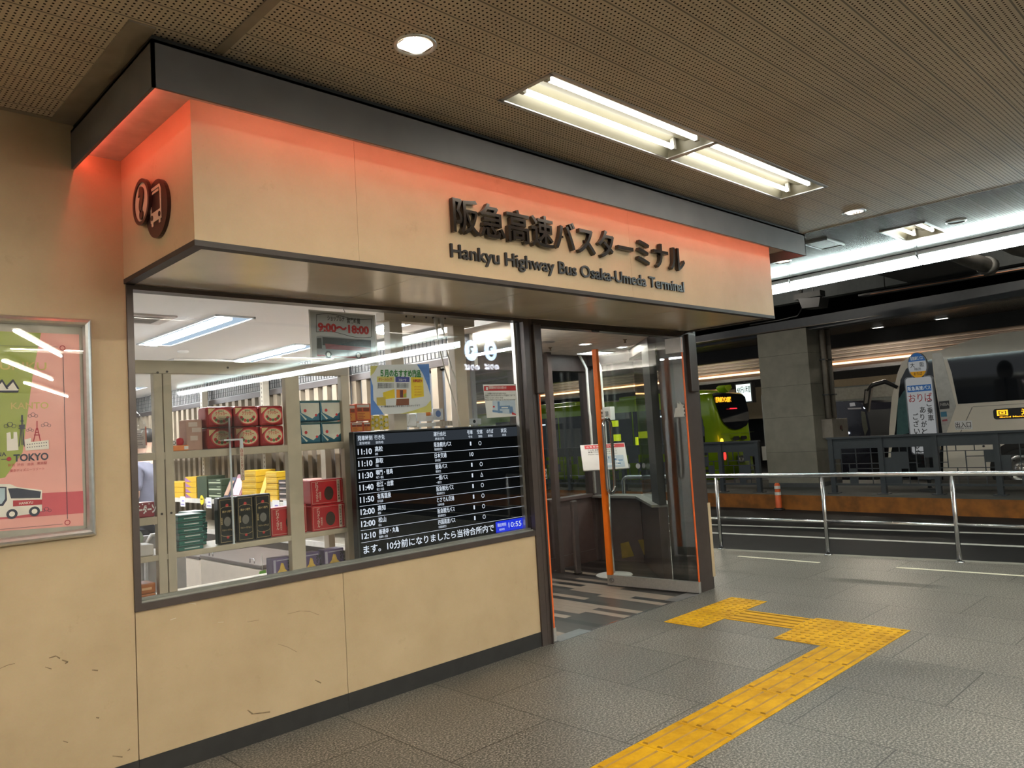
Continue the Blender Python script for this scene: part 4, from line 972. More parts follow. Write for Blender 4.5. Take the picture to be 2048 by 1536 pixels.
for s, x, w, s2 in (('発車時刻', 1.325, 0.105, '发车时刻'), ('行き先', 1.445, 0.075, '目的地'), ('運行会社', 1.905, 0.105, '承运公司'), ('号車', 2.195, 0.050, '号车'), ('空席', 2.285, 0.050, '空席状态'), ('のりば', 2.375, 0.062, '乘车地点'), ('状況', 2.51, 0.055, '状态')):
    st(s, x, hz, 0.024, w); st(s2, x + 0.01, hz - 0.026, 0.014, w * 0.72, 0.0)
rows = [('11:10', '高松', '阪急観光バス', '1', '○', '高松', '阪急观光巴士'), ('11:10', '鳥取', '日本交通', '10', '', '鸟取', '日本交通'), ('11:30', '鳴門・徳島', '徳島バス', '1', '○', '鸣门・德岛', '德岛巴士'),
        ('11:40', '松江・出雲', '一畑バス', '1', '△', '松江・出云', '一畑巴士'), ('11:50', '有馬温泉', '阪急観光バス', '1', '○', '有马温泉', '阪急观光巴士'), ('12:00', '高知', 'とさでん交通', '1', '○', '高知', '土佐电交通'),
        ('12:00', '松山', '阪急観光バス', '1', '○', '松山', '阪急观光巴士'), ('12:10', '善通寺・丸亀', '四国高速バス', '1', '○', '善通寺・丸龟', '四国高速巴士')]
rz0 = TZ1 - 0.088; pit = (rz0 - (TZ0 + 0.105)) / 8
for i, (tm, ds, co, no, va, d2, c2_) in enumerate(rows):
    z = rz0 - (i + 1) * pit
    st(tm, 1.322, z + 0.022, 0.036, 0.100, 0.02); st(ds, 1.445, z + 0.036, 0.026, 0.0225 * len(ds) + 0.012, 0.015); st(d2, 1.445, z + 0.012, 0.013, 0.0105 * len(d2), 0.0)
    st(co, 1.905, z + 0.038, 0.026, 0.0225 * len(co) + 0.01, 0.01); st(c2_, 1.907, z + 0.014, 0.013, 0.011 * len(c2_), 0.0)
    st(no, 2.215 - 0.008 * (len(no) - 1), z + 0.030, 0.028, 0.012 if no == '1' else 0.034, 0.015)
    if va: st(va, 2.293, z + 0.028, 0.028, 0.026, 0.01)
    mb.box(TX0 + 0.02, TX1 - 0.05, fy - 0.0003, fy, z, z + 0.0022)
st('ます。10分前になりましたら当待合所内で', 1.33, TZ0 + 0.042, 0.040, 1.06, 0.012)
st('現在時刻', 2.425, TZ0 + 0.062, 0.020, 0.082, 0.0); st('现在时刻', 2.44, TZ0 + 0.034, 0.012, 0.05, 0.0); st('10:55', 2.532, TZ0 + 0.044, 0.038, 0.125, 0.0)
mb.build('lettering', E('display_white_text', (0.80, 0.88, 1.0), 0.24), t)

# ------------------------------------------------------------------ shop room
slatm = M('tan_slat_wood', (0.29, 0.23, 0.165), 0.55, 0, 0.12, 6); slatback = M('slate_grey_backing', (0.16, 0.17, 0.19), 0.6)
SC = 2.45
mb = MB(); mb.box(-0.1, 2.80, 0.07, 10.0, SC, SC + 0.05); mb.box(2.80, 3.2, 0.9, 10.0, SC, SC + 0.05)
struct(mb.build('ceiling_shop', shopceil, origin=(0, 0, 0)))
mb = MB(); mb.box(-0.1, 2.72, 0.09, 0.12, 2.34, SC); struct(mb.build('trim_shop_ceiling', shopceil, origin=(0, 0, 0)))
mb = MB(); mb.box(-0.2, -0.1, 0.12, 10.0, 0, SC); struct(mb.build('wall_shop_left', M('shop_wall_white', (0.62, 0.60, 0.56), 0.7), origin=(0, 0, 0)))
mb = MB(); mb.box(-0.2, 3.2, 9.4, 9.5, 0, SC); struct(mb.build('wall_shop_back', M('shop_wall_grey', (0.34, 0.34, 0.36), 0.7), origin=(0, 0, 0)))
mb = MB(); mb.mat(1).box(3.02, 3.06, 0.95, 9.4, 0, 2.19); mb.mat(3).box(3.02, 3.06, 0.95, 9.4, 2.19, SC)
y = 0.97
while y < 9.35:
    mb.mat(0).box(2.965, 3.02, y, y + 0.085, 0, 2.13); y += 0.185
mb.mat(2).box(2.955, 3.03, 0.95, 9.4, 2.13, 2.19)
struct(mb.build('wall_slatted', [slatm, slatback, bronze2, M('upper_wall_pale', (0.45, 0.44, 0.43), 0.6)], origin=(0, 0, 0)))
t = thing('wire_mesh_panel', 'black wire mesh strip above the slatted shop wall', 'wire mesh', (2.94, 5, 2.2))
mb = MB()
for k in range(5): mb.box(2.945, 2.951, 0.95, 9.3, 2.20 + k * 0.055, 2.205 + k * 0.055)
y = 0.95
while y < 9.3: mb.box(2.945, 2.951, y, y + 0.005, 2.20, 2.425); y += 0.055
mb.build('wire_mesh', black, t)
mb = MB()
for y in (0.95, 2.7, 4.45, 6.2, 7.9): mb = MB(); mb.box(2.942, 2.965, y, y + 0.06, 2.195, SC - 0.01); mb.build('bracket', dgrey, t)

def shop_light(x0, x1, y0, y1, label):
    t = thing('shop_ceiling_light', label, 'ceiling light', ((x0 + x1) / 2, (y0 + y1) / 2, SC), 'shop ceiling lights')
    mb = MB(); e = 0.012
    for a in ((x0, x1, y0, y0 + e), (x0, x1, y1 - e, y1), (x0, x0 + e, y0, y1), (x1 - e, x1, y0, y1)): mb.box(*a, SC - 0.012, SC)
    mb.build('frame', M('lamp_frame_blue_white', (0.66, 0.70, 0.74), 0.3), t)
    xm = x0 + (x1 - x0) * 0.52
    mb = MB(); mb.box(x0 + e, x1 - e, y0 + e, y1 - e, SC - 0.004, SC); mb.build('reflector', E('lamp_reflector_glow', (0.62, 0.80, 1.0), 0.20), t)
    mb = MB(); mb.box(x0 + 0.045, xm - 0.005, y0 + 0.06, y1 - 0.06, SC - 0.022, SC - 0.006, 0.006); mb.build('diffuser', shop_mat, t)
shop_light(0.98, 1.27, 1.25, 2.85, 'long shop ceiling light nearest the wall with the poster')
shop_light(2.22, 2.50, 2.45, 3.9, 'shop ceiling light partly behind the hours sign')
shop_light(1.42, 1.70, 5.2, 6.7, 'shop ceiling light seen beneath the shelf top rail')
shop_light(2.30, 2.52, 0.8, 1.7, 'shop ceiling light near the entrance door')
shop_light(0.3, 0.58, 5.0, 6.5, 'shop ceiling light deep along the end wall')
shop_light(2.2, 2.48, 7.0, 8.5, 'shop ceiling light over the far slatted corner')
downlight(2.62, 1.62, 'lit round downlight on the shop ceiling above the mirrored platform signs', True, SC, 0.09, 'shop downlights')
t = thing('air_conditioner', 'square ceiling cassette air conditioner with slotted grille in the shop', 'air conditioner', (1.98, 4.1, SC))
mb = MB(); mb.box(1.62, 2.36, 3.75, 4.45, SC - 0.02, SC - 0.002, 0.006); mb.build('panel', white, t)
mb = MB()
for i in range(6): mb.box(1.70 + i * 0.055, 1.735 + i * 0.055, 3.83, 4.37, SC - 0.024, SC - 0.017)
mb.build('grille', M('vent_dark', (0.06, 0.06, 0.07), 0.5), t)
mb = MB(); mb.box(2.06, 2.28, 3.85, 4.35, SC - 0.023, SC - 0.017); mb.build('filter_flap', M('vent_tan', (0.55, 0.45, 0.35), 0.5), t)
t = thing('ceiling_vent', 'beige ceiling vent with fine louvres at the window corner of the shop', 'vent', (0.60, 1.55, SC))
mb = MB(); mb.box(0.42, 0.78, 1.40, 1.75, SC - 0.014, SC, 0.004); mb.build('frame', M('vent_beige', (0.58, 0.52, 0.48), 0.5), t)
mb = MB()
for i in range(10): mb.box(0.45, 0.70, 1.44 + i * 0.026, 1.452 + i * 0.026, SC - 0.018, SC - 0.012)
mb.build('louvre', M('vent_shadow', (0.2, 0.18, 0.17), 0.5), t)
t = thing('smoke_detector', 'small flat smoke detector on the shop ceiling between lights', 'detector', (1.5, 3.2, SC))
mb = MB(); mb.lathe([(0.05, SC), (0.05, SC - 0.012), (0.03, SC - 0.022), (0.0005, SC - 0.024)], (1.5, 3.2, 0), 24); mb.build('detector_body', white, t)

# ------------------------------------------------------------------ display shelf just inside the window
t = thing('display_shelf', 'cream wooden display shelf unit right behind the window glass', 'shelf', (0.72, 0.42, 0))
FY0, FY1 = 0.275, 0.60
def shelf_part(name, *boxes):
    mb = MB()
    for b_ in boxes: mb.box(*b_, 0.004)
    return mb.build(name, cream, t)
for x0, x1 in ((0.218, 0.262), (0.266, 0.310), (0.965, 1.055), (1.345, 1.400)):
    shelf_part('post', (x0, x1, FY0, FY0 + 0.045, 0.0, 1.935))
for x0, x1 in ((0.335, 0.395), (1.125, 1.195)):
    shelf_part('rear_post', (x0, x1, FY1 - 0.04, FY1, 0.0, 1.935))
shelf_part('top_rail', (0.04, 1.40, FY0, FY0 + 0.05, 1.935, 2.005))
shelf_part('shelf_board', (0.04, 1.345, FY0 + 0.002, FY1, 1.480, 1.521))
shelf_part('shelf_board', (0.04, 1.345, FY0 + 0.002, FY1, 0.962, 0.992))
shelf_part('shelf_board', (0.04, 1.345, FY0 + 0.002, FY1, 0.715, 0.750))
shelf_part('shelf_board', (0.04, 0.218, FY0 + 0.002, FY1, 1.150, 1.190))
mb = MB()
for x, z in ((0.24, 1.20), (0.288, 1.20), (0.62, 1.972), (0.24, 1.94), (0.288, 1.945)): mb.disc((x, FY0 - 0.0005, z), (0, -1, 0), 0.006, 0.003, 12)
mb.build('screw_head', bronze, t)

def bx(x0, x1, y0, y1, z0, z1, mats, name, label, cat, group, art=None, bev=0.006, part_art='label_art', **kw):
    """a boxed product as one thing: carton + printed art"""
    t = thing(name, label, cat, ((x0 + x1) / 2, (y0 + y1) / 2, z0), group)
    mb = MB(); mb.box(x0, x1, y0, y1, z0, z1, bev); mb.build(kw.get('body', 'box'), mats[0], t)
    if art:
        mb = MB(); art(mb, x0, x1, y0 - 0.0006, z0, z1); mb.build(part_art, mats[1:], t)
    return t
XD, ZD = (1, 0, 0), (0, 0, 1)
goldm = M('gold_print', (0.55, 0.42, 0.20), 0.4, 0.3); tinred = M('red_tin', (0.33, 0.03, 0.03), 0.22, 0.3, 0.08); labelcream = M('tin_label_cream', (0.66, 0.55, 0.33), 0.5); leaf_green = M('label_green', (0.10, 0.17, 0.06), 0.5)
def fr(mb, x0, x1, y, z0, z1, wd, d=0.0006):
    mb.box(x0, x1, y - d, y, z0, z0 + wd); mb.box(x0, x1, y - d, y, z1 - wd, z1); mb.box(x0, x0 + wd, y - d, y, z0, z1); mb.box(x1 - wd, x1, y - d, y, z0, z1)
def cracker_art(mb, x0, x1, y, z0, z1):
    cx, cz = (x0 + x1) / 2 + 0.008, (z0 + z1) / 2; rx, rz = (x1 - x0) * 0.36, (z1 - z0) * 0.36
    mb.mat(1).disc((cx, y, cz), (0, -1, 0), rx * 1.14, 0.0006, 32, rz * 1.14); mb.mat(0).disc((cx, y - 0.0006, cz), (0, -1, 0), rx, 0.0006, 32, rz)
    mb.mat(1).text('クラッカー', (cx, y - 0.0014, cz + rz * 0.22), XD, ZD, 0.018, 0.0004, 0.03, width=rx * 1.25, align='c')
    mb.mat(2).text('前田の', (cx, y - 0.0014, cz + rz * 0.68), XD, ZD, 0.008, 0.0004, 0.03, width=rx * 0.6, align='c')
    for k in range(7):
        a = PI + 0.25 + k * (PI - 0.5) / 6
        mb.mat(2 if k % 2 else 1).disc((cx + math.cos(a) * rx * 0.7, y - 0.0008, cz + math.sin(a) * rz * 0.62), (0, -1, 0), 0.009, 0.0006, 12)
    mb.mat(3).plate([(x0 + 0.012, y, z1 - 0.010), (x0 + 0.052, y, z1 - 0.010), (x0 + 0.012, y, z1 - 0.045)], (0, -0.0006, 0))
names = ['beside the pinkish carton', 'in the middle column', 'next to the thick shelf post']
for r in (0, 1):
    for c in range(3):
        x0 = 0.500 + c * 0.154
        bx(x0, x0 + 0.150, 0.30, 0.42, 1.522 + r * 0.118, 1.638 + r * 0.118, [tinred, labelcream, redink, leaf_green, goldm], 'cracker_tin', 'red cracker tin with oval cream label, %s row, %s' % (('lower', 'upper')[r], names[c]), 'tin', 'red cracker tins on the top shelf', cracker_art, 0.014, body='tin')
tinblue = M('blue_tin', (0.04, 0.14, 0.20), 0.25, 0.3, 0.06); tincream = M('blue_tin_cream_face', (0.62, 0.61, 0.52), 0.35)
def shield_art(mb, x0, x1, y, z0, z1):
    w_, h_ = x1 - x0, z1 - z0
    mb.mat(0).plate([(x0 + w_ * .06, y, z1 - h_ * .12), (x1 - w_ * .02, y, z1 - h_ * .12), (x1 - w_ * .02, y, z0 + h_ * .42), (x0 + w_ * .62, y, z0 + h_ * .14), (x0 + w_ * .10, y, z0 + h_ * .42)], (0, -0.0006, 0))
    mb.mat(0).plate([(x0 + w_ * .02, y, z0 + h_ * .42), (x0 + w_ * .10, y, z0 + h_ * .36), (x0 + w_ * .36, y, z0 + h_ * .12), (x0 + w_ * .28, y, z0 + h_ * .08)], (0, -0.0006, 0))
    mb.mat(2).box(x0, x1, y - 0.0007, y, z1 - h_ * 0.09, z1 - h_ * 0.01)
    mb.mat(1).disc((x0 + w_ * 0.28, y - 0.0006, z0 + h_ * 0.52), (0, -1, 0), 0.010, 0.0005, 16); mb.disc((x0 + w_ * 0.80, y - 0.0006, z0 + h_ * 0.30), (0, -1, 0), 0.008, 0.0005, 16)
for r in (0, 1):
    for c in range(2):
        x0 = 1.062 + c * 0.143
        bx(x0, x0 + 0.139, 0.30, 0.42, 1.522 + r * 0.132, 1.651 + r * 0.132, [tinblue, tincream, redink, M('tin_dark_green', (0.04, 0.10, 0.09), 0.3)], 'biscuit_tin', 'blue tin with cream shield front, %s row, %s' % (('lower', 'upper')[r], ('against the thick shelf post', 'at the open end of the shelf')[c]), 'tin', 'blue tins on the top shelf', shield_art, 0.010, body='tin')
tinblack = M('black_tin', (0.016, 0.017, 0.017), 0.28, 0.2, 0.1)
def black_art(mb, x0, x1, y, z0, z1):
    mb.mat(0); fr(mb, x0 + 0.010, x1 - 0.010, y, z0 + 0.012, z1 - 0.012, 0.0016)
    cx, cz = (x0 + x1) / 2, (z0 + z1) / 2
    mb.text('串かつ専門', (cx, y - 0.0006, cz + 0.045), XD, ZD, 0.011, 0.0004, 0.02, width=0.055, align='c'); mb.text('ウエハースチョコ', (cx, y - 0.0006, cz - 0.055), XD, ZD, 0.009, 0.0004, 0.02, width=0.062, align='c')
    for s in (-1, 1):
        pts = [(cx + math.cos(a) * 0.036, y - 0.0006, cz + s * (0.062 + math.sin(a) * 0.012) - (0.012 if s < 0 else -0.004)) for a in [PI * k / 8 for k in range(9)]]
        mb.tube(pts, 0.0010, 5)
    mb.mat(1).disc((cx, y - 0.0003, z1 - 0.045), (0, -1, 0), 0.009, 0.0005, 12); mb.disc((cx, y - 0.0003, z0 + 0.038), (0, -1, 0), 0.008, 0.0005, 12)
    mb.mat(0).text('大阪名物', (cx - 0.036, y - 0.0006, cz - 0.0), (0, 0, -1), (1, 0, 0), 0.008, 0.0004, 0.02, width=0.04, align='c'); mb.mat(2).disc((cx, y - 0.0004, cz - 0.005), (0, -1, 0), 0.020, 0.0005, 18, 0.026)
for c, (x0, nm) in enumerate(((0.548, 'beside the teal boxes'), (0.653, 'in the middle of the three'), (0.758, 'beside the red boxes'))):
    bx(x0, x0 + 0.100, 0.30, 0.36, 0.993, 1.250, [tinblack, goldm, redink, M('badge_grey', (0.20, 0.19, 0.17), 0.4)], 'tall_tin', 'tall black tin with gold border, %s' % nm, 'tin', 'tall black tins on the lower shelf', black_art, 0.010, body='tin')
bxred = M('red_gift_box', (0.46, 0.022, 0.03), 0.35, 0, 0.06)
def red_art(mb, x0, x1, y, z0, z1):
    mb.mat(0); fr(mb, x0 + 0.008, x1 - 0.008, y, z0 + 0.010, z1 - 0.010, 0.0016)
    for k, ch in enumerate('ビリケンさん'): mb.text(ch, (x0 + 0.034, y - 0.0006, z1 - 0.034 - k * 0.019), XD, ZD, 0.018, 0.0004, 0.03, width=0.017)
    mb.text('大阪銘菓', (x0 + 0.068, y - 0.0006, z0 + 0.03), (0, 0, 1), (-1, 0, 0), 0.010, 0.0004, 0.01, width=0.05)
    mb.mat(1).disc(((x0 + x1) / 2 + 0.01, y - 0.0004, (z0 + z1) / 2 - 0.01), (0, -1, 0), 0.032, 0.0006, 20, 0.042)
    mb.mat(0).box(x1 - 0.045, x1 - 0.024, y - 0.0012, y, z0 + 0.006, z1 - 0.006); mb.mat(2)
    for k, ch in enumerate('大阪詰合せ本舗'): mb.text(ch, (x1 - 0.0345, y - 0.0016, z1 - 0.028 - k * 0.017), XD, ZD, 0.012, 0.0003, 0.01, width=0.012, align='c')
cr = M('gift_print_cream', (0.66, 0.55, 0.45), 0.5); dk = M('gift_print_dark', (0.05, 0.03, 0.02), 0.5)
bx(0.866, 1.098, 0.326, 0.42, 0.993, 1.160, [bxred, cr, dk, ink], 'gift_box', 'red gift box with cream lettering standing half behind the thick shelf post', 'box', 'red gift boxes on the lower shelf', red_art)
bx(1.112, 1.340, 0.29, 0.40, 0.993, 1.145, [bxred, cr, dk, ink], 'gift_box', 'red gift box with cream lettering, bottom of the pair by the screen', 'box', 'red gift boxes on the lower shelf', red_art)
bx(1.115, 1.340, 0.30, 0.40, 1.146, 1.298, [bxred, cr, dk, ink], 'gift_box', 'red gift box with cream lettering, top of the pair by the screen', 'box', 'red gift boxes on the lower shelf', red_art)
tealm = M('teal_box', (0.02, 0.15, 0.125), 0.4, 0, 0.06); tband = M('teal_box_dark_band', (0.012, 0.03, 0.03), 0.4)
for sidx, (x0, x1, y0, y1, nm) in enumerate(((0.325, 0.455, 0.285, 0.43, 'front pile'), (0.440, 0.540, 0.44, 0.58, 'rear pile'))):
    for k in range(6):
        z = 0.993 + k * 0.0315
        dx = RND.uniform(-0.006, 0.006)
        t = thing('confection_box', 'flat teal box with dark band, %s up from the shelf in the %s' % (ORD[k], nm), 'box', ((x0 + x1) / 2, (y0 + y1) / 2, z), 'teal boxes piled on the lower shelf')
        mb = MB(); mb.box(x0 + dx, x1 + dx, y0, y1, z, z + 0.0305, 0.003); mb.build('box', tealm, t)
        mb = MB(); mb.box(x0 + dx - 0.0006, x1 + dx + 0.0006, y0 - 0.0006, y1, z + 0.019, z + 0.025); mb.mat(1).box(x0 + dx + 0.008, x1 + dx - 0.008, y0 + 0.008, y1 - 0.008, z + 0.030, z + 0.0311); mb.mat(1).box(x0 + dx + 0.03, x1 + dx - 0.02, y0 - 0.0008, y0, z + 0.008, z + 0.013)
        mb.build('label_art', [tband, M('teal_box_white_top', (0.62, 0.66, 0.66), 0.5)], t)
bxpur = M('purple_snack_box', (0.11, 0.075, 0.19), 0.45, 0, 0.15, 20); pyell = M('snack_yellow', (0.62, 0.42, 0.08), 0.5, 0, 0.2, 30); psky = M('snack_pale', (0.45, 0.43, 0.55), 0.5)
def snack_art(mb, x0, x1, y, z0, z1):
    w_ = x1 - x0
    mb.mat(0).plate([(x0 + w_ * .20, y, z0 + 0.018), (x0 + w_ * .72, y, z0 + 0.012), (x0 + w_ * .78, y, z0 + 0.030), (x0 + w_ * .64, y, z0 + 0.050), (x0 + w_ * .56, y, z1 - 0.034), (x0 + w_ * .44, y, z1 - 0.030), (x0 + w_ * .36, y, z0 + 0.052), (x0 + w_ * .24, y, z0 + 0.036)], (0, -0.0006, 0))
    mb.mat(1).box(x0 + 0.004, x0 + w_ * .16, y - 0.0006, y, z0 + 0.01, z1 - 0.01); mb.box(x0 + w_ * .2, x1 - 0.01, y - 0.0005, y, z1 - 0.018, z1 - 0.012)
    mb.mat(2).text('たこ焼', (x0 + w_ * 0.82, y - 0.001, z1 - 0.02), (0, 0, -1), (1, 0, 0), 0.026, 0.0004, 0.06, width=0.075); mb.mat(3).plate([(x0 + w_ * .30, y - 0.0007, z0 + 0.024), (x0 + w_ * .60, y - 0.0007, z0 + 0.020), (x0 + w_ * .55, y - 0.0007, z0 + 0.030), (x0 + w_ * .34, y - 0.0007, z0 + 0.032)], (0, -0.0004, 0))
for x0, x1, nm in ((0.868, 0.985, 'before the thick shelf post'), (1.057, 1.172, 'just beyond the thick shelf post'), (1.205, 1.340, 'at the corner below the screen')):
    bx(x0, x1, 0.326, 0.41, 0.751, 0.868, [bxpur, pyell, psky, ink, M('snack_brown', (0.2, 0.06, 0.02), 0.5)], 'snack_box', 'purple snack box with golden picture at sill level, %s' % nm, 'box', 'purple snack boxes at sill level', snack_art)
# small goods of the end bay
bx(0.045, 0.210, 0.29, 0.38, 1.191, 1.268, [M('maroon_snack_box', (0.24, 0.02, 0.04), 0.4, 0, 0.06), paper], 'snack_box', 'maroon box with white rounded lettering in the end bay of the shelf', 'box', None, lambda mb, x0, x1, y, z0, z1: (mb.mat(0).text('ハッピーターン', ((x0 + x1) / 2 + 0.012, y - 0.0006, z0 + 0.022), XD, ZD, 0.034, 0.0004, 0.05, width=0.155, align='c'), [mb.disc((x0 + 0.01 + k * 0.016, y, z1 - 0.010 - (k % 2) * 0.008), (0, -1, 0), 0.0032, 0.0005, 8) for k in range(10)]))
for k in range(4):
    t = thing('snack_packet', 'striped dark snack packet leaning behind the maroon box, %s from the glass' % ORD[k], 'packet', (0.07 + k * 0.03, 0.40, 1.191), 'packets behind the maroon box')
    mb = MB(); x = 0.06 + k * 0.028; mb.plate([(x, 0.39 + k * 0.012, 1.191), (x + 0.07, 0.39 + k * 0.012, 1.191), (x + 0.03, 0.42 + k * 0.012, 1.345 - k * 0.02), (x - 0.03, 0.42 + k * 0.012, 1.345 - k * 0.02)], (0, 0.008, 0)); mb.build('wrapper', [M('packet_a', (0.10, 0.02, 0.03), 0.3), M('packet_b', (0.05, 0.06, 0.04), 0.3), M('packet_c', (0.3, 0.2, 0.05), 0.3), M('packet_d', (0.03, 0.03, 0.04), 0.3)][k], t)
bx(0.05, 0.130, 0.30, 0.42, 0.993, 1.055, [M('white_grey_box', (0.60, 0.58, 0.58), 0.5), M('box_red_corner', (0.5, 0.05, 0.05), 0.5)], 'carton', 'plain white carton lying in the end bay above the shelf board, at the frame', 'box', 'white cartons in the end bay', None)
bx(0.134, 0.205, 0.30, 0.42, 0.993, 1.050, [M('white_grey_box', (0.60, 0.58, 0.58), 0.5)], 'carton', 'plain white carton in the end bay touching the twin posts', 'box', 'white cartons in the end bay', None)
t = thing('gift_bag', 'pale green cloth bag slumped on white cartons in the end bay', 'bag', (0.12, 0.36, 1.055))
mb = MB(); mb.lathe([(0.0005, 1.056), (0.055, 1.06), (0.062, 1.085), (0.05, 1.115), (0.03, 1.128), (0.0005, 1.132)], (0.115, 0.37, 0), 14); mb.build('bag', M('sage_cloth', (0.36, 0.42, 0.34), 0.8, 0, 0.15, 20), t)
ora = M('orange_carton', (0.42, 0.13, 0.03), 0.45, 0, 0.12, 20); oraw = M('carton_pale_print', (0.70, 0.45, 0.25), 0.5)
for k in range(2):
    for j in range(2):
        bx(0.05 + j * 0.08, 0.126 + j * 0.08, 0.295, 0.42, 0.751 + k * 0.052, 0.801 + k * 0.052, [ora, oraw], 'carton', 'small orange-brown carton low in the end bay, %s layer, %s' % (('bottom', 'top')[k], ('next to the window frame', 'next to the twin posts')[j]), 'box', 'orange cartons in the end bay', lambda mb, x0, x1, y, z0, z1: mb.box(x0 + 0.008, x1 - 0.02, y - 0.0004, y, z0 + 0.018, z0 + 0.030))
bx(0.318, 0.400, 0.30, 0.40, 1.522, 1.552, [M('orange_snack_box', (0.80, 0.24, 0.05), 0.45), paper], 'carton', 'flat orange carton on the top shelf board beside the twin posts', 'box', None, lambda mb, x0, x1, y, z0, z1: mb.box(x1 - 0.025, x1 - 0.003, y - 0.0006, y, z0 + 0.006, z1 - 0.006))
bx(0.405, 0.492, 0.34, 0.44, 1.522, 1.690, [M('pinkish_brown_carton', (0.50, 0.30, 0.24), 0.55), M('pale_pink_print', (0.68, 0.56, 0.52), 0.5)], 'carton', 'upright pinkish brown carton beside the red cracker tins', 'box', None, lambda mb, x0, x1, y, z0, z1: (mb.box(x0 + 0.012, x0 + 0.06, y - 0.0006, y, z1 - 0.04, z1 - 0.015), mb.box(x0 + 0.03, x0 + 0.08, y - 0.0006, y, z1 - 0.07, z1 - 0.045), mb.box(x0 + 0.02, x0 + 0.06, y - 0.0006, y, z1 - 0.115, z1 - 0.09)))
t = thing('souvenir', 'small red round souvenir on top of the flat orange carton', 'souvenir', (0.375, 0.35, 1.552))
mb = MB(); mb.lathe([(0.0005, 1.552), (0.016, 1.554), (0.021, 1.57), (0.017, 1.588), (0.0005, 1.594)], (0.372, 0.35, 0), 16); mb.build('body', M('souvenir_red', (0.5, 0.02, 0.04), 0.4), t)
t = thing('name_card', 'small white card propped on the flat orange carton', 'card', (0.335, 0.33, 1.552))
mb = MB(); mb.box(0.322, 0.345, 0.328, 0.330, 1.552, 1.580); mb.mat(1).ring((0.3335, 0.3278, 1.566), (0, -1, 0), 0.006, 0.009, 0.0005, 14); mb.build('card', [paper, ink], t)
t = thing('clear_bag', 'clear plastic bag with a printed sheet hung at the frame edge of the window', 'bag', (0.11, 0.22, 1.53))
mb = MB(); mb.box(0.052, 0.150, 0.215, 0.217, 1.545, 1.640); mb.mat(1)
for k in range(9): mb.box(0.060, 0.060 + RND.uniform(0.05, 0.082), 0.2142, 0.215, 1.553 + k * 0.0095, 1.5565 + k * 0.0095)
mb.mat(2).box(0.150, 0.156, 0.214, 0.218, 1.56, 1.655); mb.build('printed_sheet', [M('sheet_pinkish', (0.62, 0.54, 0.54), 0.6), M('print_grey_text', (0.2, 0.16, 0.18), 0.6), M('tag_red', (0.5, 0.08, 0.05), 0.5)], t)
mb = MB(); mb.tube([(0.105, 0.216, 1.515), (0.10, 0.216, 1.55), (0.10, 0.216, 1.66), (0.10, 0.216, 1.70), (0.10, 0.216, 1.73)], [0.045, 0.056, 0.054, 0.04, 0.012], 14); mb.build('bag', glass('clear_plastic', (0.95, 0.95, 0.95), 0.08, 0.05), t)
# clear brochure holder on a pole before the cracker tins
t = thing('brochure_stand', 'clear acrylic brochure holder on a slim white pole in front of the cracker tins', 'stand', (0.53, 0.285, 0.992))
BSX = PY(470, 1000, 0.285).x - 0.015
mb = MB(); mb.tube([Vector((BSX, 0.285, 0.992)), Vector((BSX, 0.285, 1.0)), PY(458, 836, 0.24)], 0.0055, 10); mb.lathe([(0.0005, 0.998), (0.008, 0.996), (0.010, 0.992)], (BSX, 0.287, 0), 16); mb.build('pole', M('pale_blue_white_pole', (0.62, 0.68, 0.74), 0.4), t)
acr = glass('clear_acrylic', (0.88, 0.88, 0.88), 0.06, 0.02)
mb = MB(); a = PY(438, 836, 0.22); b_ = PY(486, 878, 0.22); mb.box(a.x, b_.x, 0.215, 0.217, b_.z, a.z); mb.box(a.x, b_.x, 0.238, 0.240, b_.z, a.z + 0.01); mb.box(a.x, b_.x, 0.215, 0.240, b_.z, b_.z + 0.003); mb.build('holder', acr, t)
mb = MB(); a = PY(452, 880, 0.235); b_ = PY(482, 884, 0.235); mb.box(a.x - 0.02, b_.x, 0.212, 0.26, a.z - 0.005, a.z + 0.004); mb.box(b_.x - 0.018, b_.x, 0.210, 0.212, a.z - 0.05, a.z - 0.004); mb.build('clip', M('pale_clip', (0.6, 0.66, 0.72), 0.4), t)
mb = MB(); p0, p1 = PY(481, 890, 0.24), PY(487, 960, 0.24); mb.box(p0.x - 0.006, p0.x + 0.016, 0.238, 0.240, p1.z, p0.z)
mb.mat(1)
for k, ch in enumerate('ご自由にお取り下さい'): mb.text(ch, (p0.x + 0.005, 0.2376, p0.z - 0.02 - k * 0.020), XD, ZD, 0.015, 0.0003, 0.02, width=0.014, align='c')
mb.build('strip_notice', [M('notice_cream', (0.7, 0.62, 0.5), 0.6), M('notice_red', (0.35, 0.10, 0.08), 0.6)], t)
# ------------------------------------------------------------------ screen supports, upper goods, inside posts
t = thing('support_frame', 'beige post frame with outlet rail that carries the departure screen', 'frame', (1.95, 0.21, 0))
tan = M('beige_post_paint', (0.47, 0.40, 0.31), 0.5, 0, 0.05)
for (pa, pb) in (((775, 640), (800, 640)), ((902, 640), (924, 640))):
    a, b_ = PY(*pa, 0.20), PY(*pb, 0.20)
    mb = MB(); mb.box(a.x, b_.x, 0.18, 0.25, 0.0, 2.34, 0.004); mb.build('post', tan, t)
mb = MB(); a, b_ = PY(762, 628, 0.2), PY(942, 640, 0.2); mb.box(a.x, b_.x, 0.165, 0.26, 2.285, 2.345, 0.004); mb.build('top_rail', tan, t)
mb = MB(); mb.box(1.40, 2.62, 0.145, 0.18, 1.10, 1.16); mb.build('cross_bar', dgrey, t)
mb = MB()
for px in (812, 828, 852, 866, 890): 
    p = PY(px, 633 + (px - 812) * 0.05, 0.163); mb.disc(p, (0, -1, 0), 0.007, 0.004, 10)
mb.build('bolt', bronze, t)
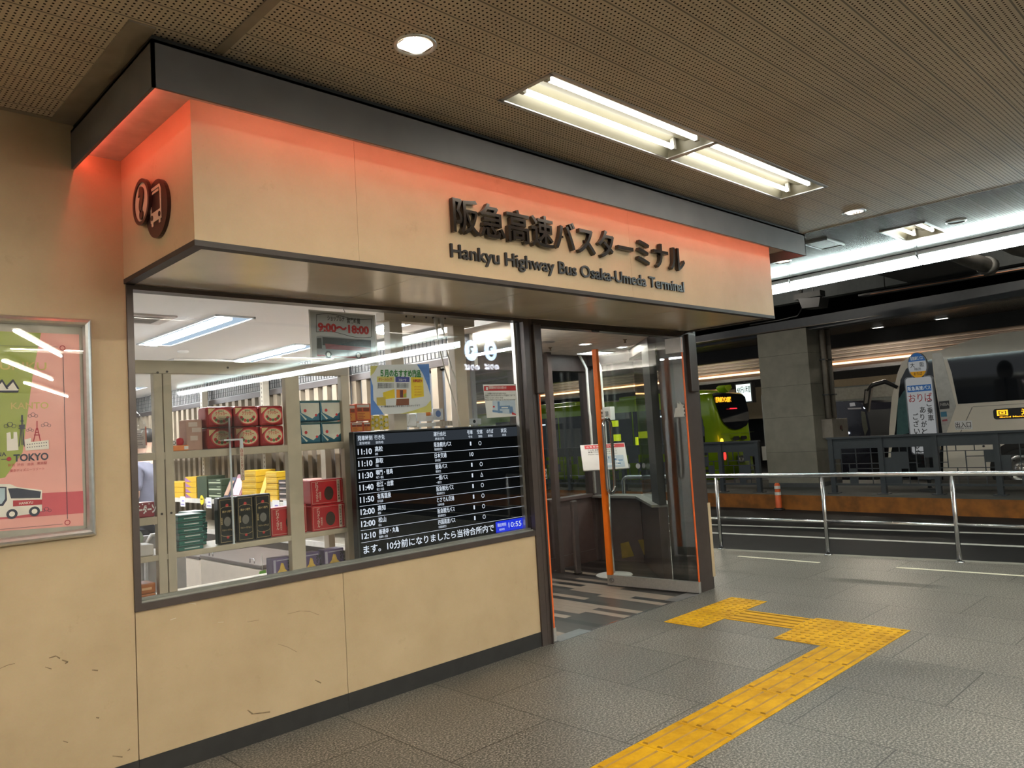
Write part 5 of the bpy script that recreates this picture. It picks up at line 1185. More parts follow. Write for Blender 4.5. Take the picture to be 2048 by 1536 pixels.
for k, (px, lb, pts) in enumerate(((872, 'white power cable from the outlet rail, the longer one swinging across the orange strip', [(872, 642), (873, 655), (877, 690), (890, 740), (905, 790), (917, 835), (921, 850)]), (884, 'white power cable hanging straight from the outlet rail behind the poster corner', [(884, 643), (888, 668), (893, 700), (903, 735), (912, 760), (915, 800)]))):
    t = thing('power_cable', lb, 'cable', PY(px, 642, 0.15), 'power cables at the screen frame')
    mb = MB(); mb.tube([PY(x, y, 0.130) for i, (x, y) in enumerate(pts)], 0.0045, 8); mb.build('cable', M('white_cable', (0.55, 0.52, 0.46), 0.5), t)
    p = PY(px, 645, 0.145); mb = MB(); mb.tube([p + Vector((0, 0, 0.03)), p + Vector((0, 0, 0.0)), p + Vector((0.002, 0, -0.05))], [0.017, 0.015, 0.007], 10); mb.build('plug', M('white_cable', (0.55, 0.52, 0.46), 0.5), t)
# shelf of goods above the screen
t = thing('goods_shelf', 'narrow beige shelf of souvenirs just behind the top of the departure screen', 'shelf', (2.0, 0.62, 0))
mb = MB(); mb.box(1.45, 2.62, 0.50, 0.80, 1.545, 1.582, 0.004); mb.build('shelf_board', tan, t)
for x in (1.47, 2.56):
    mb = MB(); mb.box(x, x + 0.045, 0.72, 0.78, 0, 1.545); mb.build('post', tan, t)
reda = M('orange_red_snack_box', (0.68, 0.10, 0.03), 0.4, 0, 0.15, 25); cardw = M('carton_white_print', (0.75, 0.68, 0.6), 0.5); ory = M('carton_orange_print', (0.80, 0.30, 0.05), 0.5)
def koala(mb, x0, x1, y, z0, z1):
    w_, h_ = x1 - x0, z1 - z0
    mb.mat(1).box(x0 + w_ * .1, x1 - w_ * .08, y - 0.0006, y, z0 + h_ * .08, z0 + h_ * .52); mb.mat(0).box(x0 + w_ * .1, x1 - w_ * .1, y - 0.0007, y, z1 - h_ * .22, z1 - h_ * .06)
    mb.mat(2).box(x0 + w_ * .12, x0 + w_ * .4, y - 0.0007, y, z0 + h_ * .56, z0 + h_ * .74); mb.box(x0 + w_ * .5, x1 - w_ * .12, y - 0.0007, y, z0 + h_ * .56, z0 + h_ * .74); mb.mat(3)
    for k in range(4): mb.box(x0 + w_ * .16, x0 + w_ * (.5 + .1 * (k % 2)), y - 0.0012, y, z0 + h_ * (.14 + .09 * k), z0 + h_ * (.17 + .09 * k))
def wbox(mb, x0, x1, y, z0, z1):
    w_, h_ = x1 - x0, z1 - z0
    mb.mat(0).disc((x0 + w_ * .5, y, z0 + h_ * .55), (0, -1, 0), min(w_, h_) * 0.30, 0.0005, 18); mb.mat(1)
    for k in range(3): mb.box(x0 + w_ * .2, x1 - w_ * .2, y - 0.0006, y, z0 + h_ * (.08 + .05 * k), z0 + h_ * (.10 + .05 * k))
def pbox(a, b_, y, y1, mats, name, label, group, art):
    p, q = PY(*a, y), PY(*b_, y)
    return bx(min(p.x, q.x), max(p.x, q.x), y, y1, min(p.z, q.z), max(p.z, q.z), mats, name, label, 'box', group, art, 0.003)
kb = [reda, cardw, ory, M('carton_brown_print', (0.25, 0.06, 0.02), 0.5), M('carton_red_text', (0.45, 0.04, 0.02), 0.5)]
pbox((691, 845), (711, 809), 0.56, 0.66, kb, 'snack_carton', 'orange-red snack carton above the screen corner, upper row beside the shelf end', 'orange-red cartons above the screen', koala)
pbox((712, 842), (741, 807), 0.56, 0.66, kb, 'snack_carton', 'orange-red snack carton above the screen corner, upper row under the poster edge', 'orange-red cartons above the screen', koala)
pbox((690, 865), (701, 847), 0.56, 0.66, kb, 'snack_carton', 'orange-red snack carton above the screen corner, narrow one of the lower row', 'orange-red cartons above the screen', koala)
pbox((702, 864), (726, 845), 0.56, 0.66, kb, 'snack_carton', 'orange-red snack carton above the screen corner, middle of the lower row', 'orange-red cartons above the screen', koala)
pbox((727, 863), (741, 844), 0.56, 0.66, kb, 'snack_carton', 'orange-red snack carton above the screen corner, lower row under the poster edge', 'orange-red cartons above the screen', koala)
lem = [M('lemon_yellow_card', (0.80, 0.62, 0.06), 0.45, 0, 0.2, 40), M('lemon_cream', (0.78, 0.74, 0.56), 0.5), M('lemon_leaf', (0.2, 0.3, 0.05), 0.5)]
def lemon(mb, x0, x1, y, z0, z1):
    w_, h_ = x1 - x0, z1 - z0
    mb.mat(0)
    for k in range(5): mb.disc((x0 + w_ * (.25 + .5 * (k % 2)), y, z0 + h_ * (.12 + .19 * k)), (0, -1, 0), w_ * 0.17, 0.0005, 12)
    mb.mat(1)
    for k in range(4): mb.disc((x0 + w_ * (.55 - .3 * (k % 2)), y - 0.0003, z0 + h_ * (.2 + .19 * k)), (0, -1, 0), w_ * 0.07, 0.0005, 8)
pbox((742, 860), (757, 831), 0.57, 0.60, lem, 'gift_card_box', 'lemon printed yellow box above the screen, beside the orange-red cartons', 'yellow lemon boxes above the screen', lemon)
pbox((758, 859), (777, 831), 0.57, 0.60, lem, 'gift_card_box', 'lemon printed yellow box above the screen, beside the grey leaflet', 'yellow lemon boxes above the screen', lemon)
pbox((778, 857), (789, 832), 0.57, 0.60, [M('grey_leaflet', (0.52, 0.50, 0.56), 0.5), ink, ink], 'leaflet_box', 'pale grey printed leaflet box beside the beige screen post', None, wbox)
wb = [M('white_carton', (0.74, 0.77, 0.80), 0.5), M('carton_blue_motif', (0.15, 0.25, 0.55), 0.5), M('carton_grey_text', (0.45, 0.45, 0.48), 0.5)]
pbox((812, 853), (832, 828), 0.56, 0.66, wb, 'white_box', 'white carton with faint line print just past the beige screen post', 'white cartons above the screen', lambda mb, x0, x1, y, z0, z1: (mb.mat(1), mb.tube([(x0 + 0.02, y, z0 + 0.02), (x0 + 0.04, y, z0 + 0.06), (x0 + 0.03, y, z0 + 0.09)], 0.001, 5)))
pbox((834, 842), (852, 825), 0.57, 0.66, wb, 'white_box', 'white carton standing between the printed one and the orange tray', 'white cartons above the screen', None)
pbox((853, 842), (866, 832), 0.57, 0.66, wb, 'white_box', 'small grey-white carton under the orange tray', 'white cartons above the screen', None)
pbox((867, 840), (886, 817), 0.57, 0.62, wb, 'white_box', 'white carton with round blue motif above the screen', 'white cartons above the screen', wbox)
pbox((834, 854), (872, 845), 0.56, 0.66, wb, 'white_box', 'long low white carton lying at the top edge of the screen', 'white cartons above the screen', None)
pbox((878, 852), (914, 841), 0.56, 0.64, [M('beige_carton_row', (0.55, 0.50, 0.44), 0.5), M('carton_row_dark', (0.2, 0.16, 0.14), 0.5)], 'tea_box', 'low beige carton striped like book spines above the screen', None, lambda mb, x0, x1, y, z0, z1: [mb.mat(0).box(x0 + (x1 - x0) * k / 6, x0 + (x1 - x0) * k / 6 + 0.002, y - 0.0006, y, z0, z1) for k in range(1, 6)])
pbox((852, 831), (868, 824), 0.60, 0.66, [M('orange_tray', (0.60, 0.18, 0.03), 0.5)], 'tray_box', 'small orange box between white cartons above the screen', None, None)
pbox((935, 850), (962, 837), 0.56, 0.62, [M('white_carton', (0.74, 0.77, 0.80), 0.5), ink, M('carton_grey_text', (0.45, 0.45, 0.48), 0.5)], 'label_box', 'white carton with small grey print alone near the end of the screen', None, wbox)

# ------------------------------------------------------------------ wall shelving along the slatted wall
t = thing('wall_shelving', 'cream steel shelving with slotted uprights along the slatted shop wall', 'shelving', (2.8, 4.5, 0))
stl = M('cream_steel', (0.62, 0.56, 0.46), 0.4, 0.1, 0.05); slot = M('upright_slot', (0.10, 0.08, 0.06), 0.6)
for y in (0.98, 2.70, 4.42, 6.15, 7.9):
    mb = MB(); mb.box(2.86, 2.935, y, y + 0.07, 0, 2.32)
    mb.mat(1); z = 0.3
    while z < 2.28: mb.box(2.858, 2.861, y + 0.028, y + 0.038, z, z + 0.022); z += 0.05
    mb.build('upright', [stl, slot], t)
SH = [(1.52, 2.55), (0.975, 2.38), (0.64, 2.36)]
for z, xf in SH:
    mb = MB(); mb.box(xf, 2.90, 1.6, 8.0, z - 0.025, z); mb.mat(1).box(xf - 0.012, xf, 1.6, 8.0, z - 0.045, z + 0.004)
    mb.build('shelf_board', [stl, M('price_rail', (0.66, 0.62, 0.56), 0.4)], t)
mb = MB(); mb.box(2.50, 2.90, 1.6, 8.0, 0.0, 0.60); mb.build('base_cabinet', M('dark_brown_base', (0.13, 0.10, 0.09), 0.5), t)
# price cards
PRC = [(348, 895), (372, 892), (395, 888), (430, 884), (462, 878)]
for k, (px, py) in enumerate(PRC):
    p = PX(px, py, 2.535); t = thing('price_card', 'white price card on the high shelf rail, %s from the twin posts' % ORD[k], 'price card', p, 'price cards on the high shelf')
    mb = MB(); mb.box(p.x - 0.003, p.x, p.y - 0.075, p.y + 0.075, 1.478, 1.535); mb.mat(1).box(p.x - 0.004, p.x - 0.003, p.y - 0.05, p.y + 0.03, 1.495, 1.505); mb.box(p.x - 0.004, p.x - 0.003, p.y - 0.03, p.y + 0.055, 1.515, 1.522); mb.build('card', [paper, M('price_ink', (0.25, 0.2, 0.5), 0.6)], t)
for k, (px, nm) in enumerate(((366, 'under the yellow boxes'), (418, 'under the dark green box'), (552, 'under the yellow cakes'), (574, 'beside the thick shelf post'))):
    p = PX(px, 1003, 2.365); t = thing('price_card', 'white price card on the yellow box shelf, %s' % nm, 'price card', p, 'price cards on the yellow box shelf')
    mb = MB(); mb.box(p.x - 0.004, p.x, p.y - 0.07, p.y + 0.07, 0.88, 1.0); mb.mat(1).box(p.x - 0.005, p.x - 0.004, p.y - 0.05, p.y + 0.05, 0.90, 0.912); mb.box(p.x - 0.005, p.x - 0.004, p.y - 0.05, p.y + 0.02, 0.94, 0.955); mb.build('card', [paper, M('price_ink', (0.25, 0.2, 0.5), 0.6)], t)
p = PX(404, 1000, 2.36); t = thing('round_price_tag', 'round yellow price tag with small print on the shelf edge', 'price card', p)
mb = MB(); mb.disc(p, (-1, 0, 0), 0.055, 0.003, 20); mb.mat(1).box(p.x - 0.004, p.x - 0.003, p.y - 0.03, p.y + 0.03, p.z + 0.005, p.z + 0.015); mb.build('tag', [M('tag_yellow', (0.80, 0.65, 0.03), 0.5), ink], t)
# goods on the yellow box shelf: spans in Y taken along the shelf
yel = M('yellow_cake_box', (0.60, 0.36, 0.02), 0.42, 0, 0.08, 20); yel2 = M('yellow_box_print', (0.68, 0.46, 0.07), 0.5); pur = M('purple_triangle', (0.30, 0.14, 0.34), 0.5); grn = M('dark_green_box', (0.04, 0.06, 0.03), 0.4, 0, 0.15); gp = M('green_box_print', (0.45, 0.5, 0.35), 0.5)
def ybox(y0, y1, z0, z1, mats, name, label, group, art=None, xf=2.42, dp=0.22):
    t = thing(name, label, 'box', (xf + dp / 2, (y0 + y1) / 2, z0), group)
    mb = MB(); mb.box(xf, xf + dp, y0, y1, z0, z1, 0.004); mb.build('box', mats[0], t)
    if art: mb = MB(); art(mb, xf - 0.0008, y0, y1, z0, z1); mb.build('label_art', mats[1:], t)
    return t
def tri(mb, x, y0, y1, z0, z1): mb.mat(0).plate([(x, y1, z0 + 0.004), (x, y1, z1 - 0.004), (x, y0 + (y1 - y0) * 0.45, z0 + 0.004)], (-0.0006, 0, 0))
def stripe(mb, x, y0, y1, z0, z1): mb.mat(0).box(x - 0.0006, x, y0 + 0.02, y1 - 0.02, (z0 + z1) / 2 - 0.008, (z0 + z1) / 2 + 0.008)
Z0 = 0.976
for k in range(3):
    ybox(5.72, 6.42, Z0 + k * 0.064, Z0 + k * 0.064 + 0.062, [yel, pur], 'cake_box', 'long yellow box with purple triangle, %s layer of the pile beside the twin posts' % ('bottom', 'middle', 'top')[k], 'yellow and purple boxes', tri)
for k in range(4):
    ybox(5.33, 5.66, Z0 + k * 0.064, Z0 + k * 0.064 + 0.062, [yel, pur], 'cake_box', 'yellow box with purple triangle, %s layer of the pile by the dark green boxes' % ('bottom', 'second', 'third', 'top')[k], 'yellow and purple boxes', tri)
ybox(5.02, 5.30, Z0, Z0 + 0.26, [grn, gp], 'tea_box', 'tall dark green box beside the yellow and purple boxes', None, None)
for k in range(3):
    ybox(4.62, 4.98, Z0 + k * 0.075, Z0 + k * 0.075 + 0.073, [grn, gp], 'tea_box', 'dark green box with pale print, %s layer of its pile' % ('bottom', 'middle', 'top')[k], 'dark green boxes', lambda mb, x, y0, y1, z0, z1: (stripe(mb, x, y0, y1, z0, z1), mb.box(x - 0.0006, x, y0 + 0.03, y0 + 0.12, z1 - 0.012, z1 - 0.004)))
def lean(y0, y1, h, mats, label, cat='box', name='leaning_box'):
    t = thing(name, label, cat, (2.40, (y0 + y1) / 2, Z0)); mb = MB()
    mb.plate([(2.40, y1, Z0), (2.40, y0, Z0), (2.50, y0 - 0.02, Z0 + h), (2.50, y1 - 0.02, Z0 + h)], (0.02, 0, 0.0)); mb.build('box', mats[0], t)
    mb = MB(); mb.plate([(2.4115 + 0.003, y1 - 0.03, Z0 + h * .2), (2.4115 + 0.003, y0 + 0.02, Z0 + h * .2), (2.485, y0 - 0.00, Z0 + h * .85), (2.485, y1 - 0.045, Z0 + h * .85)], (-0.006, 0, 0.002)); mb.build('label_art', mats[1], t)
lean(4.42, 4.56, 0.24, [M('navy_box', (0.06, 0.07, 0.12), 0.4), M('navy_box_print', (0.5, 0.3, 0.2), 0.5)], 'dark navy box leaning on the shelf behind the clear holder')
lean(4.14, 4.38, 0.27, [M('rose_white_box', (0.50, 0.24, 0.28), 0.4, 0, 0.3, 14), M('rose_print', (0.66, 0.52, 0.56), 0.5)], 'rose and white box leaning beside the yellow cakes')
for k in range(5):
    ybox(3.76, 4.10, Z0 + k * 0.064, Z0 + k * 0.064 + 0.061, [yel, yel2], 'cake_box', 'plain golden cake box, %s layer of the pile before the tilted one' % ORD[k], 'golden cake boxes', stripe)
lean(3.56, 3.70, 0.30, [yel, yel2], 'golden cake box standing tilted between two piles')
for k in range(5):
    ybox(3.30, 3.54, Z0 + k * 0.060, Z0 + k * 0.060 + 0.057, [yel, yel2], 'cake_box', 'plain golden cake box, %s layer of the pile after the tilted one' % ORD[k], 'golden cake boxes', stripe)
for k in range(4):
    ybox(3.02, 3.27, Z0 + k * 0.055, Z0 + k * 0.055 + 0.052, [M('dark_choc_box', (0.04, 0.03, 0.03), 0.4), M('choc_print', (0.5, 0.4, 0.35), 0.5)], 'chocolate_box', 'small dark box with pale print, %s layer beside the golden cakes' % ('bottom', 'second', 'third', 'top')[k], 'dark boxes', stripe)
ybox(2.62, 2.92, Z0, Z0 + 0.22, [M('white_red_bag', (0.62, 0.30, 0.26), 0.4, 0, 0.35, 18), redink], 'cracker_bag', 'red and white printed bag seen between the posts beside the red gift boxes', None, stripe)
for k in range(3):
    ybox(2.0 + k * 0.2, 2.16 + k * 0.2, Z0, Z0 + 0.12 + 0.02 * k, [M('pale_goods_%d' % k, ((0.55, 0.12, 0.12), (0.7, 0.66, 0.5), (0.5, 0.2, 0.3))[k], 0.5, 0, 0.2, 20), paper], 'souvenir_box', ('small dark red box on the lit shelf behind the gift boxes', 'small cream box on the lit shelf behind the gift boxes', 'small rose box on the lit shelf behind the gift boxes')[k], None, stripe)
# lower shelf goods
Z0 = 0.641
for k, (px, mt, nm) in enumerate(((500, M('lower_red', (0.45, 0.05, 0.05), 0.4), 'dull red box on the low shelf under the black tins'), (545, M('lower_orange', (0.62, 0.25, 0.08), 0.4), 'orange and white box on the low shelf under the black tins'), (580, M('lower_black', (0.03, 0.03, 0.035), 0.3), 'black flat box on the low shelf under the red gift box'))):
    p = PX(px, 1085, 2.40); ybox(p.y - 0.16, p.y + 0.14, Z0, Z0 + 0.10 + 0.02 * k, [mt, paper], 'souvenir_box', nm, None, stripe, 2.39)
# floor trunks
def trunk(x0, y0, y1, z1, label, dp=0.55):
    t = thing('storage_trunk', label, 'trunk', (x0 + dp / 2, (y0 + y1) / 2, 0), 'cream trunks on the shop floor')
    mb = MB(); mb.box(x0, x0 + dp, y0, y1, 0.06, z1 - 0.035, 0.012); mb.build('body', M('cream_trunk', (0.54, 0.46, 0.38), 0.5, 0, 0.04), t)
    mb = MB(); mb.box(x0 - 0.004, x0 + dp + 0.004, y0 - 0.004, y1 + 0.004, z1 - 0.035, z1, 0.01); mb.build('lid', M('dark_trunk_lid', (0.10, 0.075, 0.065), 0.5), t)
    for yy in (y0 + 0.2, y1 - 0.2):
        mb = MB(); mb.tube([(x0 + 0.02, yy - 0.04, z1), (x0 + 0.02, yy - 0.04, z1 + 0.035), (x0 + 0.02, yy + 0.04, z1 + 0.035), (x0 + 0.02, yy + 0.04, z1)], 0.005, 8); mb.build('handle', steel, t)
    for xx in (x0 + 0.05, x0 + dp - 0.05):
        for yy in (y0 + 0.06, y1 - 0.06):
            mb = MB(); mb.disc((xx - 0.012, yy, 0.03), (1, 0, 0), 0.03, 0.024, 14); mb.build('caster', black, t)
a = PX(400, 1112, 1.62); b_ = PX(522, 1128, 1.62)
trunk(1.62, b_.y, a.y, (a.z + b_.z) / 2, 'cream storage trunk on casters standing foremost on the shop floor')
a = PX(345, 1105, 1.95); b_ = PX(398, 1112, 1.95)
trunk(1.95, b_.y, a.y + 0.5, (a.z + b_.z) / 2, 'cream storage trunk on casters behind the foremost trunk', 0.5)
t = thing('green_tag', 'bright green paper tag hanging low beside the purple snack boxes', 'tag', PY(525, 1150, 0.62))
p = PY(525, 1150, 0.62); mb = MB(); mb.plate([p + Vector((-0.018, 0, 0.025)), p + Vector((0.022, 0, 0.028)), p + Vector((0.026, 0, -0.028)), p + Vector((-0.026, 0, -0.026))], (0, 0.002, 0)); mb.build('tag', M('tag_green', (0.18, 0.55, 0.05), 0.5), t)
mb = MB(); mb.tube([p + Vector((0.0, 0.001, 0.025)), p + Vector((0.002, 0.002, 0.09)), p + Vector((0.002, 0.0, 0.13))], 0.0015, 6); mb.build('string', white, t)
# folding cart at the end wall
t = thing('hand_cart', 'grey folding cart with upright handle behind the end bay of the shelf', 'cart', (0.62, 1.3, 0))
mb = MB(); mb.box(0.40, 0.85, 1.15, 1.55, 0.12, 0.16, 0.01); mb.box(0.42, 0.83, 1.52, 1.55, 0.16, 0.98, 0.006); mb.build('platform', M('cart_grey', (0.42, 0.41, 0.41), 0.5), t)
mb = MB(); mb.tube([(0.56, 1.50, 0.16), (0.56, 1.50, 0.92), (0.60, 1.50, 0.98), (0.68, 1.50, 0.98), (0.72, 1.50, 0.92), (0.72, 1.50, 0.16)], 0.014, 10); mb.build('handle', alu, t)
for x in (0.45, 0.80):
    for y in (1.2, 1.5):
        mb = MB(); mb.disc((x - 0.012, y, 0.055), (1, 0, 0), 0.055, 0.024, 18); mb.build('wheel', black, t)

# ------------------------------------------------------------------ shop clerk seen from behind
def skin_body(name, verts, edges, mt, parent, sub=2, loc=(0, 0, 0)):
    me = bpy.data.meshes.new(name); me.from_pydata([v[:3] for v in verts], edges, []); me.materials.append(mt)
    ob = bpy.data.objects.new(name, me); COL.objects.link(ob)
    sk = ob.modifiers.new('skin', 'SKIN'); sk.use_smooth_shade = True
    for i, v in enumerate(verts):
        sv = me.skin_vertices[0].data[i]; sv.radius = (v[3], v[4] if len(v) > 4 else v[3]); sv.use_root = (i == 0)
    ss = ob.modifiers.new('sub', 'SUBSURF'); ss.levels = sub; ss.render_levels = sub
    ob.parent = parent; ob.location = loc; ORI[ob.name] = Vector(loc)
    return ob
skin = M('skin_tone', (0.60, 0.38, 0.28), 0.5, 0, 0.06)
pr = thing('person', 'shop clerk in a grey-lilac T-shirt seen from behind at the end bay, arm hanging', 'person', (1.075, 3.0, 0), None, 0.75)
bodyv = [(0, 0, 0.95, 0.14, 0.10), (0, 0, 1.12, 0.125, 0.09), (0, 0, 1.30, 0.15, 0.10), (0, 0, 1.43, 0.10, 0.08), (0, 0.0, 1.52, 0.052), (0, 0.015, 1.58, 0.062, 0.075), (0, 0.02, 1.66, 0.075, 0.092), (0, 0.015, 1.735, 0.055, 0.07),
         (0.17, 0, 1.40, 0.062), (0.215, -0.01, 1.15, 0.044), (0.20, 0.06, 0.92, 0.030), (0.195, 0.09, 0.86, 0.030, 0.022),
         (-0.17, 0, 1.40, 0.062), (-0.215, -0.01, 1.15, 0.044), (-0.20, 0.10, 0.94, 0.030), (-0.195, 0.13, 0.88, 0.030, 0.022),
         (0.095, 0, 0.86, 0.088), (0.10, 0.01, 0.48, 0.060), (0.10, 0, 0.10, 0.040), (0.11, 0.10, 0.045, 0.038, 0.03), (-0.095, 0, 0.86, 0.088), (-0.10, 0.01, 0.48, 0.060), (-0.10, 0, 0.10, 0.040), (-0.11, 0.10, 0.045, 0.038, 0.03)]
ed = [(0, 1), (1, 2), (2, 3), (3, 4), (4, 5), (5, 6), (6, 7), (3, 8), (8, 9), (9, 10), (10, 11), (3, 12), (12, 13), (13, 14), (14, 15), (0, 16), (16, 17), (17, 18), (18, 19), (0, 20), (20, 21), (21, 22), (22, 23)]
for s, w0 in ((1, 11), (-1, 15)):
    wx, wy, wz = bodyv[w0][:3]
    for k in range(4):
        i = len(bodyv); fx = wx + s * 0.004; oy = wy + (k - 1.5) * 0.019
        ln = (0.034, 0.040, 0.038, 0.030)[k]
        bodyv += [(fx, oy, wz - 0.035, 0.0095), (fx - s * 0.004, oy + 0.004, wz - 0.035 - ln, 0.0085), (fx - s * 0.018, oy + 0.008, wz - 0.035 - ln * 1.75, 0.007)]
        ed += [(w0, i), (i, i + 1), (i + 1, i + 2)]
    i = len(bodyv); bodyv += [(wx - s * 0.012, wy + 0.035, wz - 0.01, 0.010), (wx - s * 0.02, wy + 0.048, wz - 0.045, 0.008)]; ed += [(w0, i), (i, i + 1)]
skin_body('body', bodyv, ed, skin, pr, 2)
skin_body('shirt', [(0, 0, 0.93, 0.165, 0.118), (0, 0, 1.12, 0.155, 0.108), (0, 0, 1.30, 0.180, 0.122), (0, 0, 1.425, 0.125, 0.095), (0, 0.0, 1.475, 0.070, 0.065), (0.17, 0, 1.40, 0.080), (0.208, -0.005, 1.20, 0.066), (-0.17, 0, 1.40, 0.080), (-0.208, -0.005, 1.20, 0.066)],
          [(0, 1), (1, 2), (2, 3), (3, 4), (3, 5), (5, 6), (3, 7), (7, 8)], M('lilac_grey_cotton', (0.17, 0.17, 0.225), 0.85, 0, 0.12, 14, 0.3, 30), pr, 2)
skin_body('trousers', [(0, 0, 0.93, 0.155, 0.115), (0.095, 0, 0.86, 0.098), (0.10, 0.005, 0.48, 0.076), (0.10, 0, 0.10, 0.062), (-0.095, 0, 0.86, 0.098), (-0.10, 0.005, 0.48, 0.076), (-0.10, 0, 0.10, 0.062)], [(0, 1), (1, 2), (2, 3), (0, 4), (4, 5), (5, 6)], M('dark_trousers', (0.05, 0.05, 0.06), 0.8), pr, 2)
skin_body('hair', [(0, -0.01, 1.60, 0.06, 0.066), (0, -0.005, 1.68, 0.085, 0.095), (0, 0.005, 1.75, 0.066, 0.08)], [(0, 1), (1, 2)], M('black_hair', (0.015, 0.012, 0.011), 0.5, 0, 0.2, 60), pr, 2)
mb = MB()
for s in (-1, 1):
    mb.mat(0).disc((s * 0.030, 0.102, 1.665), (0, 1, 0), 0.010, 0.004, 12, 0.006); mb.mat(1).disc((s * 0.030, 0.106, 1.665), (0, 1, 0), 0.005, 0.002, 10)
mb.mat(2).plate([(-0.022, 0.096, 1.605), (0.022, 0.096, 1.605), (0.016, 0.098, 1.598), (-0.016, 0.098, 1.598)], (0, 0.004, 0))
mb.build('face_features', [paper, ink, M('lip', (0.4, 0.15, 0.12), 0.5)], pr, local=True)
mb = MB(); mb.tube([(0, 0.10, 1.675), (0, 0.118, 1.645), (0, 0.122, 1.633), (0, 0.10, 1.626)], [0.006, 0.010, 0.013, 0.008], 10); mb.build('nose', skin, pr, local=True)
for s in (-1, 1):
    mb = MB(); mb.lathe([(0.0005, -0.004), (0.02, -0.004), (0.026, 0.004), (0.0005, 0.006)], (s * 0.083, 0.015, 1.655), 12, 'X'); mb.build('ear', skin, pr, local=True)
for s in (-1, 1):
    mb = MB(); mb.box(s * 0.10 - 0.045, s * 0.10 + 0.045, -0.07, 0.17, 0.0, 0.08, 0.03); mb.build('shoe', black, pr, local=True)
# ------------------------------------------------------------------ yellow tactile paving
def mat_tactile():
    m, nt, b = _nodes('yellow_tactile_resin'); N = nt.nodes; L = nt.links
    g = N.new('ShaderNodeNewGeometry'); n = N.new('ShaderNodeTexNoise'); n.inputs['Scale'].default_value = 4.5; n.inputs['Detail'].default_value = 6; n.inputs['Roughness'].default_value = 0.7
    L.new(g.outputs['Position'], n.inputs['Vector'])
    r = N.new('ShaderNodeValToRGB'); e = r.color_ramp.elements
    e[0].position = 0.30; e[0].color = (0.42, 0.21, 0.003, 1); e[1].position = 0.66; e[1].color = (0.72, 0.40, 0.004, 1)
    L.new(n.outputs['Fac'], r.inputs['Fac']); L.new(r.outputs['Color'], b.inputs['Base Color'])
    b.inputs['Roughness'].default_value = 0.6; b.inputs['Specular IOR Level'].default_value = 0.12; return m
tact = mat_tactile()
flank_shade = M('shaded_yellow_flank', (0.30, 0.155, 0.006), 0.6, 0, 0.25, 9)  # darker flanks paint in the shading of ribs and domes
TB = 0.3315
def tac_base(mb, sx, sy): mb.box(0, sx, 0, sy, 0.0, 0.0035, 0.0012)
def dots_block(loc, label, group='yellow dotted blocks'):
    t = thing('tactile_block', label, 'tactile paving', loc, group)
    mb = MB(); tac_base(mb, TB - 0.004, TB - 0.004); mb.build('base', tact, t, local=True)
    # one continuous moulded sheet: 5 x 5 cells, each a square with a raised dome
    mb = MB(); n = 5; a = TB / (2 * n); seen = {}; vs = []; fs = []; mi = []
    def vid(x, y, z):
        k = (round(x, 5), round(y, 5), round(z, 5))
        if k not in seen: seen[k] = len(vs); vs.append((x, y, z))
        return seen[k]
    for i in range(n):
        for j in range(n):
            x = a * (2 * i + 1); y = a * (2 * j + 1); rings = []
            for q in ((None, 0.0037), (0.0185, 0.0037), (0.0160, 0.0072), (0.0115, 0.0092)):
                row = []
                for k in range(16):
                    c_, s_ = math.cos(PI * k / 8), math.sin(PI * k / 8)
                    f_ = a / max(abs(c_), abs(s_)) if q[0] is None else q[0]
                    row.append(vid(min(max(x + c_ * f_, 0.002), TB - 0.004), min(max(y + s_ * f_, 0.002), TB - 0.004), q[1]))
                rings.append(row)
            for r in range(3):
                for k in range(16):
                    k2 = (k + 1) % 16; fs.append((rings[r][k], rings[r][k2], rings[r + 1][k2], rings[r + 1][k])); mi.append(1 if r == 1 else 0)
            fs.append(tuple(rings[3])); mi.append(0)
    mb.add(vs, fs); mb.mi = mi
    mb.build('dotted_surface', [tact, flank_shade], t, local=True)
    return t
def bars_block(loc, label, along, sx=TB, sy=TB, group='yellow ribbed guide blocks'):
    t = thing('tactile_block', label, 'tactile paving', loc, group)
    mb = MB(); tac_base(mb, sx - 0.004, sy - 0.004); mb.build('base', tact, t, local=True)
    mb = MB(); n = 4
    for i in range(n):
        if along == 'x': y = sy * (i + 0.5) / n; a, b_ = (0.014, y), (sx - 0.016, y)
        else: x = sx * (i + 0.5) / n; a, b_ = (x, 0.014), (x, sy - 0.016)
        pr_ = [(-0.0180, 0.003), (-0.0115, 0.0095), (0.0115, 0.0095), (0.0180, 0.003)]
        v = []
        for (px, py), e in ((a, 0.008), (b_, -0.008)):
            for k, (d, h) in enumerate(pr_):
                o = e if k in (1, 2) else 0
                v.append((px + o, py + d, h) if along == 'x' else (px + d, py + o, h))
        f = [(0, 1, 5, 4), (1, 2, 6, 5), (2, 3, 7, 6), (0, 3, 2, 1), (4, 5, 6, 7)]
        if along == 'x': f = [tuple(reversed(q)) for q in f]
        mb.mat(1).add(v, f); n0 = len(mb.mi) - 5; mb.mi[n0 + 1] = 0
    mb.build('raised_bars', [tact, flank_shade], t, local=True)
    return t
db = None
for i, nm in enumerate(('beside the doorway edge of the row', 'in the middle of the row before the door', 'at the kerb end of the row before the door')):
    loc = (3.712 + i * TB, -0.658, 0.0)
    lb = 'yellow dotted tactile block %s' % nm
    db = dots_block(loc, lb) if db is None else dup(db, loc, lb)
for i in range(2):
    for j in range(2):
        dup(db, (3.735 + i * TB, -1.215 - TB - j * TB + 0.0, 0), 'yellow dotted tactile block of the square of four, %s' % (('door side, joining the short link', 'viewer side, meeting the long strip'), ('kerb side, joining the short link', 'kerb side, outer corner'))[i][j])
bars_block((4.03, -1.214, 0), 'short yellow ribbed block linking the dotted row to the dotted square', 'y', TB, 0.552)
